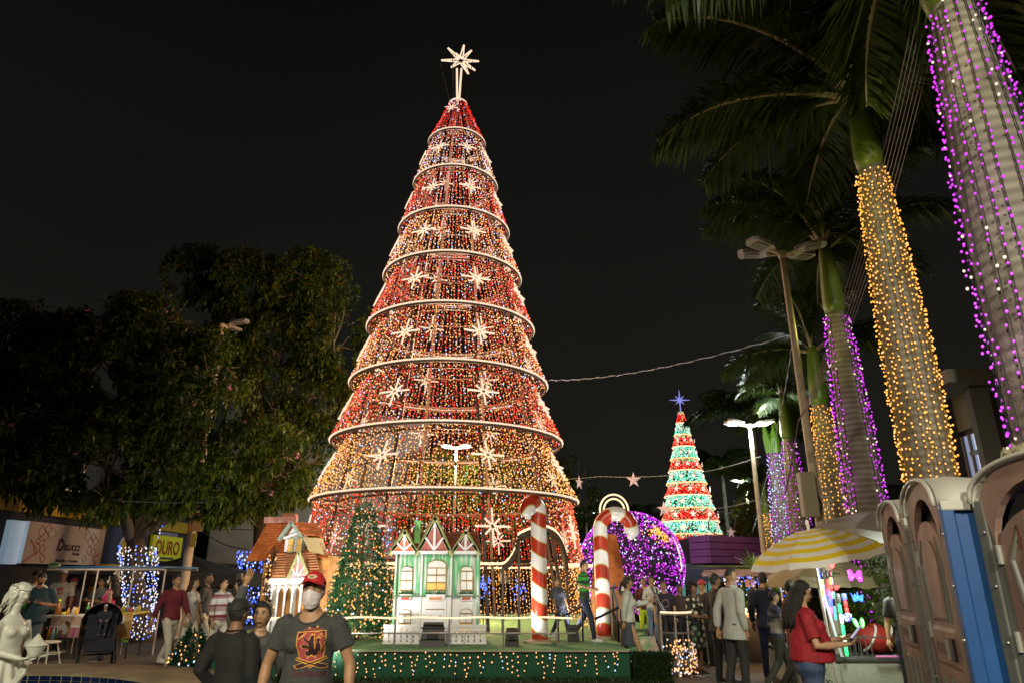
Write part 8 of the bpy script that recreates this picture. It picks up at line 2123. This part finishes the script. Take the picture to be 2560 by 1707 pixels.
# baby in the stroller
person('baby in a pale hood sitting in the dark stroller', SX_ + .02, SYY - .02, .72, rz=radians(32), z=.42, skin_=SK_L, hair=None, bulk=1.35, top=cm('baby_navy', (.02, .025, .05)), sleeve=.95, hem=.86, bot=cm('baby_navy', (.02, .025, .05)), legA=((-.12, -.34, .86), (-.12, -.40, .52)), legB=((.12, -.34, .86), (.12, -.40, .52)), armA=((-.26, -.06, 1.15), (-.16, -.26, 1.05)), armB=((.26, -.06, 1.15), (.16, -.26, 1.05)), cap=mat('hood_pale', (.45, .5, .52), .8), voxel=.03, head_res=(22, 18))
# --- walkers on the left in front of the black tent
KH = cm('light_khaki', (.52, .48, .38)); CRW = cm('crimson_knit', (.14, .012, .02)); WHT = cm('white_cotton', (.55, .54, .5)); GRW = 'people walking past on the left'
wk1 = dict(legA=((-.10, -.16, .50), (-.10, -.22, .085)), legB=((.10, .06, .50), (.10, .30, .15)))
wk2 = dict(legA=((-.10, .06, .50), (-.10, .30, .15)), legB=((.10, -.16, .50), (.10, -.22, .085)))
person('walking man in a dark red jersey and pale trousers, farthest left of the walkers', PX(428, 14.5), 14.5, 1.70, rz=radians(62), skin_=SK_M, hair='short', hairm=HAIRB, bulk=1.1, top=CRW, sleeve=.9, bot=KH, shoes=WSH, group=GRW, armA=((-.24, .12, 1.14), (-.26, .20, .90)), armB=((.25, -.08, 1.13), (.22, -.26, .95)), **wk1)
person('walking woman in a white top and cream trousers between two red jerseys', PX(475, 15.0), 15.0, 1.64, rz=radians(80), skin_=SK_L, hair='long', hairm=HAIRB, fem=.9, top=WHT, sleeve=.5, bot=cm('cream_trousers', (.6, .56, .46)), shoes=WSH, group=GRW, **wk2)
person('walking man in a grey and black jersey with pale trousers behind the others', PX(508, 15.6), 15.6, 1.74, rz=radians(95), skin_=SK_D, hair='fade', top=cm('grey_black', (.10, .10, .10), c2=(.02, .02, .02), scale=2.5), sleeve=.45, bot=KH, group=GRW, **wk1)
person('walking person in a white and crimson striped jersey nearest the raised arm', PX(548, 14.6), 14.6, 1.64, rz=radians(75), skin_=SK_M, hair='short', bulk=1.05, top=mat('cloth_band_jersey', (.55, .53, .5), .8, c2=(.16, .01, .02), scale=2.2, contrast=(.47, .53), stretch=(.05, .05, 2.4)), sleeve=.9, bot=cm('cream_trousers', (.6, .56, .46)), shoes=WSH, group=GRW, armB=((.22, -.2, 1.22), (.2, -.42, 1.18)), **wk2)
person('dark haired woman in a navy top walking behind the crimson jersey', PX(590, 15.6), 15.6, 1.60, rz=radians(-70), skin_=SK_L, hair='long', fem=.9, top=cm('navy_top', (.02, .022, .05)), sleeve=.5, bot=JN, group=GRW, **wk1)
# --- on the stage
ZS = STG
person('boy in a green and black striped shirt and jeans walking past the turned cane', PX(1463, 14.3), 14.3, 1.50, rz=radians(70), z=ZS, skin_=SK_M, hair='short', top=mat('cloth_green_stripe', (.03, .26, .02), .8, c2=(.01, .02, .01), scale=2, contrast=(.47, .53), stretch=(.05, .05, 5)), sleeve=.45, bot=JD, shoes=WSH, armA=((-.26, .05, 1.18), (-.1, -.25, 1.1)), **wk1)
person('child in dark clothes and white shoes bending beside the green striped shirt', PX(1402, 14.6), 14.6, 1.18, rz=radians(40), z=ZS, skin_=SK_M, hair='short', top=cm('slate', (.06, .07, .10)), sleeve=.5, bot=JD, shoes=WSH, lean=-.25, **wk2)
person('woman in a white blouse and slate skirt hurrying past the profile cane', PX(1572, 13.0), 13.0, 1.62, rz=radians(82), z=.05, skin_=SK_M, hair='pony', hairm=HAIRB, fem=.8, bulk=1.06, top=cm('ivory_blouse', (.52, .54, .47)), sleeve=.95, hem=.92, bottom='skirt', bot=cm('slate_skirt', (.05, .06, .085)), armA=((-.24, .08, 1.15), (-.22, .10, .92)), armB=((.24, -.14, 1.22), (.22, -.42, 1.28)), **wk1)
person('girl in a cream jacket and light jeans standing near the ramp', PX(1632, 17.5), 17.5, 1.50, rz=radians(14), z=.18, skin_=SK_M, hair='bun', fem=.8, top=cm('cream_jacket', (.62, .58, .46)), sleeve=.95, hem=.84, bot=cm('light_jeans', (.22, .32, .48)), shoes=mat('shoe_black', (.015, .015, .015), .5), armA=((-.26, .0, 1.15), (-.06, -.22, 1.12)), armB=((.26, .0, 1.15), (.06, -.24, 1.10)), neck=.07)
person('girl in neon yellow trousers and a maroon top beside the cream jacket', PX(1612, 17.8), 17.8, 1.46, rz=radians(-10), z=.18, skin_=SK_M, hair='short', fem=.6, top=cm('maroon_top', (.09, .012, .018)), sleeve=.9, bot=cm('neon_yellow', (.55, .7, .02)), shoes=WSH)
t_ = person('man in a black T-shirt with a round pale print in front of the bauble', PX(1663, 16.2), 16.2, 1.58, rz=radians(0), z=.0, skin_=SK_M, hair='short', top=cm('black_tee', (.018, .016, .03)), sleeve=.42, bot=BLK)
decal('shirt_print', mat('print_pale', (.16, .10, .11), .8), [[(.09 * cos(2 * pi * i / 20), 1.10 + .09 * sin(2 * pi * i / 20)) for i in range(20)]], t_[2], t_[2], t_[3])
decal('shirt_print', cm('black_tee', (.018, .016, .03)), [[(.06 * cos(2 * pi * i / 20), 1.10 + .06 * sin(2 * pi * i / 20)) for i in range(20)]], t_[2], t_[2], t_[3], off=.005)
person('man in brown standing between the black T-shirt and the polka dot dress', PX(1703, 16.5), 16.5, 1.50, rz=radians(20), skin_=SK_D, hair='short', bulk=1.1, top=cm('brown_jumper', (.05, .028, .02)), sleeve=.9, bot=BLK)
# --- right side crowd
DOT = mat('cloth_dots_base', (.014, .013, .013), .8)
t_ = person('woman in a black dress with big cream polka dots beside the lit rail', PX(1737, 13.4), 13.4, 1.56, rz=radians(48), skin_=SK_D, hair='curly', fem=.8, bulk=1.18, belly=.2, top=DOT, sleeve=.42, bottom='dress', armA=((-.27, -.05, 1.12), (-.05, -.28, 1.08)), armB=((.27, -.03, 1.12), (.08, -.28, 1.06)))
def dots(tgt, par, S):
 me = tgt.data; pts = []; random.seed(5)
 cand = list(me.polygons); random.shuffle(cand); cols = [mat('dot_cream', (.55, .47, .36), .8), mat('dot_green', (.10, .22, .10), .8), mat('dot_salmon', (.45, .18, .09), .8)]
 gs = [G(), G(), G()]
 for p in cand:
  c = Vector(p.center)
  if any((c - q).length < .098 for q in pts): continue
  pts.append(c); n = p.normal; x_, y_, _ = frame(n); r = U(.032, .044); g = gs[random.choices([0, 1, 2], [8, 2.5, 1])[0]]; b_ = len(g.v)
  bv = dots.bvh
  ring = []
  for k in range(12):
   q = c + x_ * r * cos(2 * pi * k / 12) + y_ * r * sin(2 * pi * k / 12); h = bv.find_nearest(q); ring.append(h[0] + h[1] * .004)
  g.add([c + n * .005] + ring, [(0, 1 + k, 1 + (k + 1) % 12) for k in range(12)])
  if len(pts) > 150: break
 for g, m in zip(gs, cols): g.obj('polka_dot', m, par, kind='stuff')
dots.bvh = BVHTree.FromPolygons([v.co for v in t_[2].data.vertices], [p.vertices for p in t_[2].data.polygons])
dots(t_[2], t_[2], t_[3]); random.seed(77)
person('person with a pink red cap half hidden behind the polka dot dress', PX(1762, 14.6), 14.6, 1.60, rz=radians(-60), skin_=SK_M, hair='short', top=cm('dark_brown', (.03, .022, .018)), sleeve=.9, bot=BLK, cap=mat('cap_coral', (.5, .05, .05), .7))
person('dark clothed man with white soled trainers behind the pale shirt', PX(1796, 12.3), 12.3, 1.72, rz=radians(100), skin_=SK_D, hair='short', bulk=1.05, top=cm('soot', (.022, .02, .018)), sleeve=.92, hem=.80, bot=BLK, shoes=mat('shoe_black', (.015, .015, .015), .5), sole=WSH, armA=((-.24, .02, 1.12), (-.2, -.16, .92)), legA=((-.1, -.10, .5), (-.1, -.10, .085)))
person('man in a loose pale grey shirt and black jeans seen from the side', PX(1838, 11.2), 11.2, 1.80, rz=radians(112), skin_=SK_T, hair='fade', bulk=1.06, belly=.2, top=mat('cloth_pale_shirt', (.40, .42, .39), .85, c2=(.32, .34, .32), scale=60, bump=.4, bscale=30), sleeve=.95, hem=.74, bot=cm('washed_black', (.02, .02, .021)), shoes=mat('shoe_black', (.015, .015, .015), .5), glasses=True, voxel=.015, head_res=(34, 26), fold=.012, head_yaw=radians(-8), armA=((-.24, .06, 1.12), (-.22, -.02, .86)), armB=((.26, .10, 1.13), (.24, .12, .87)), legA=((-.1, -.03, .5), (-.1, -.02, .085)), legB=((.1, .02, .49), (.1, .14, .085)), neck=.062)
person('person with a navy hoodie behind the passing child', PX(1918, 13.0), 13.0, 1.74, rz=radians(150), skin_=SK_M, hair='short', bulk=1.08, top=cm('navy_hood', (.012, .018, .045)), sleeve=.95, hem=.80, bot=cm('royal_jeans', (.02, .03, .10)))
person('child in a navy and grey raglan sweater walking in front of the navy hoodie', PX(1942, 11.6), 11.6, 1.46, rz=radians(85), skin_=SK_M, hair='short', bulk=1.05, top=mat('cloth_raglan', (.015, .02, .05), .8, c2=(.26, .24, .22), scale=2.4, contrast=(.50, .56), stretch=(.3, .3, 1.6)), sleeve=.95, bot=cm('olive_black', (.022, .022, .015)), shoes=WSH, armA=((-.24, -.12, 1.15), (-.20, -.34, 1.08)), armB=((.25, .05, 1.13), (.22, -.16, 1.0)), **wk2)
person('person in white trainers walking ahead behind the woman in red', PX(1990, 10.6), 10.6, 1.62, rz=radians(95), skin_=SK_D, hair='short', top=cm('rust_red', (.14, .02, .01)), sleeve=.45, bot=BLK, shoes=WSH, **wk1)
person('small dark haired woman in rust orange at the timber stall', PX(1985, 14.0), 14.0, 1.52, rz=radians(-100), skin_=SK_M, hair='bun', fem=.8, top=cm('rust_orange', (.2, .035, .01)), sleeve=.4, bot=BLK)
random.seed(91)
t_ = person('woman with long black hair in a red top and jeans looking at her phone', X_at(2012, 7.45, 1.2), 7.45, 1.62, rz=radians(78), skin_=SK_L, hair='long', fem=1.0, bulk=1.30, belly=.75, top=mat('cloth_red_top', (.30, .008, .018), .75, c2=(.22, .005, .012), scale=12, bump=.3, bscale=40), sleeve=.40, hem=.93, bot=mat('cloth_washed_jeans', (.022, .04, .10), .85, c2=(.06, .09, .17), scale=5, bump=.3, bscale=150), armA=((-.32, -.04, 1.10), (-.20, -.36, 1.12)), armB=((.32, -.04, 1.10), (.16, -.38, 1.14)), voxel=.0135, head_res=(40, 32), curl=(.9, .9), palmA=(.3, 0, 1), palmB=(-.3, 0, 1), glasses=True, head_tilt=radians(12), neck=.085, neck_low=.02, fold=.008)
dvec = Vector((sin(radians(78)), -cos(radians(78)), 0)); hp_ = Vector((X_at(2012, 7.45, 1.2), 7.45, 0)) + dvec * .47 + Vector((0, 0, 1.13)); ph = thing('mobile_phone', 'phone in a pale case held out by the woman in the red top', 'phone', hp_)
g = G(); g.box((0, 0, 0), (.008, .075, .155)); Mx = Matrix.Translation(hp_) @ Matrix.Rotation(radians(78) - pi / 2, 4, 'Z') @ Matrix.Rotation(radians(42), 4, 'Y'); g.v = [tuple(Mx @ Vector(v)) for v in g.v]; g.obj('case', mat('phone_case', (.35, .3, .45), .4), ph, bevel=.006)
g = G(); g.box((-.0055, 0, 0), (.003, .066, .142)); g.v = [tuple(Mx @ Vector(v)) for v in g.v]; g.obj('screen', mat('phone_screen', (.1, .1, .15), .1, emit=.6, ecol=(.6, .65, 1)), ph)
bgp = gpos(2086, 8.6); bgx = bgp.x; bag = thing('shopping_bag', 'kraft paper shopping bag with black cord handles beside the jeans', 'bag', (bgx, 8.6, 0)); hb = .36
g = G(); g.loft([(bgx, 8.6, 0.0, .15, .07), (bgx, 8.6, .2, .155, .075), (bgx, 8.6, hb, .16, .085)], 20, power=6); g.obj('sack', mat('kraft_paper', (.38, .25, .09), .8, c2=(.30, .19, .07), scale=8), bag)
for y_ in (8.53, 8.67):
 g = G(); g.tube([(bgx - .07, y_, hb - .02), (bgx - .05, y_, hb + .14), (bgx, y_, hb + .19), (bgx + .05, y_, hb + .14), (bgx + .07, y_, hb - .02)], .006, 6); g.obj('handle', WIRE, bag)
person('person in black standing between the conifer and the farthest toilet', X_at(2262, 9.9, 1.2), 9.9, 1.68, rz=radians(-30), skin_=SK_L, hair='short', top=cm('soot', (.022, .02, .018)), sleeve=.4, bot=JD, armB=((.26, .02, 1.12), (.1, -.2, 1.2)))
# ------------------------------------------------------------------ white statue at the left edge
def statue():
 X0, Y0 = X_at(30, 7.4, 1.2), 7.4; root = thing('marble_statue', 'glossy white statue of a draped woman holding a shell basin at the left edge', 'statue', (X0, Y0, 0)); W[root.name] = Vector((0, 0, 0)); root.rotation_euler = (0, 0, radians(76)); ST = mat('statue_white', (.60, .62, .54), .28, c2=(.52, .54, .46), scale=3, bump=.15, bscale=12)
 g = G()
 g.loft([(0, 0, .0, .26, .24), (0, 0, .25, .25, .23), (.01, 0, .55, .22, .19), (.02, .01, .8, .19, .16), (.02, .01, .95, .175, .14), (0, 0, 1.08, .14, .11), (0, -.01, 1.22, .155, .125), (0, 0, 1.34, .17, .10), (0, .01, 1.40, .11, .075), (0, .01, 1.45, .06, .055)], 22)
 g.tube([(0, .01, 1.40), (0, -.01, 1.50), (0, -.03, 1.57)], [.058, .05, .052], 12)
 for sx_ in (-1, 1): g.sphere((sx_ * .075, -.10, 1.25), (.065, .06, .062), 12, 8)
 for sh, el, wr in (((-.17, 0, 1.36), (-.25, -.02, 1.08), (-.10, -.33, .98)), ((.17, 0, 1.36), (.25, -.02, 1.08), (.10, -.36, 1.0))):
  sh, el, wr = map(Vector, (sh, el, wr)); g.tube([sh, sh.lerp(el, .5), el, el.lerp(wr, .4), wr], [.055, .052, .047, .044, .03], 12)
 V, F = remesh(g, .014, 4)
 out_ = []
 for v in V:
  a = atan2(v.y, v.x); amp = .024 * max(0, min(1, (1.0 - v.z) / .3)); r = Vector((v.x, v.y, 0)).normalized() if v.xy.length > .01 else Vector((0, 0, 0))
  out_.append(v + r * amp * (sin(a * 9 + v.z * 5 + 1.5 * noise.noise((v.z * 3, a, 0))) + .5 * noise.noise((a * 3, v.z * 2.5, 1))))
 b = G(); b.add(out_, F)
 HM = Matrix.Translation((0, -.035, 1.655)) @ Matrix.Rotation(radians(10), 4, 'X')
 h2 = G(); head_geo(h2, HM, 40, 32, 1.0); b.add(h2.v, h2.f)
 for wr, d, sg in ((Vector((-.10, -.33, .98)), Vector((.4, -.6, -.1)), 1), (Vector((.10, -.36, 1.0)), Vector((-.2, -.7, -.1)), -1)):
  hg = G(); hand_geo(hg, wr, d, (0, 0, 1), sg, .25, 1.0); b.add(hg.v, hg.f)
 b.obj('figure', ST, root, True)
 q = G(); head_shell(q, HM, lambda d: d.z > .45 or (d.y > -.35 and d.z > -.2) or (d.y > .1 and d.z > -.8), .02, 44, 34, 1.0, .016, 2, lambda d: .022)
 for j in range(46):
  a = radians(U(-30, 210)); p = HM @ Vector((.09 * cos(a), .10 * sin(a) + .01, U(-.02, .10))); pts = [p + Vector((.014 * sin(k * 1.3 + j), .03 * k + .012 * cos(k * 1.7 + j), -.055 * k)) for k in range(U(3, 7).__int__())]; q.tube(pts, [.02 - .0025 * k for k in range(len(pts))], 7)
 q.obj('hair', ST, root, True)
 # shell basin
 q = G(); c = Vector((0.01, -.40, 1.0)); vs = []; n = 26
 for j in range(7):
  t = j / 6
  for i in range(n):
   a = 2 * pi * i / n; r = (.04 + .065 * t ** .7) * (1 + .05 * (i % 2) * t); vs.append(c + Vector((r * cos(a), r * sin(a) * .9, -.02 + .13 * t)))
 q.add(vs, [(j * n + i, j * n + (i + 1) % n, (j + 1) * n + (i + 1) % n, (j + 1) * n + i) for j in range(6) for i in range(n)] + [tuple(range(n - 1, -1, -1))])
 q.lathe([(.105, .10), (.115, .112), (.105, .122), (.08, .14), (.03, .20), (.004, .235)], 26, c); q.obj('shell_basin', ST, root, True)
 q = G()
 for j in range(5): q.tube([(.17 - .03 * j, -.15 - .012 * j, .98 - .05 * j), (.1 - .06 * j, -.20, .80 - .06 * j), (-.08 - .02 * j, -.20, .62 - .08 * j), (-.2, -.10, .44 - .07 * j)], [.02, .03, .03, .015], 8)
 q.obj('drape_fold', ST, root, True)
 q = G(); q.lathe([(.34, -.35), (.34, -.02), (.30, 0)], 28); q.obj('plinth', ST, root)
 root.location = (X0, Y0, .06); root.scale = (.86, .86, .86)
statue()
bpy.data.scenes.remove(TMP)
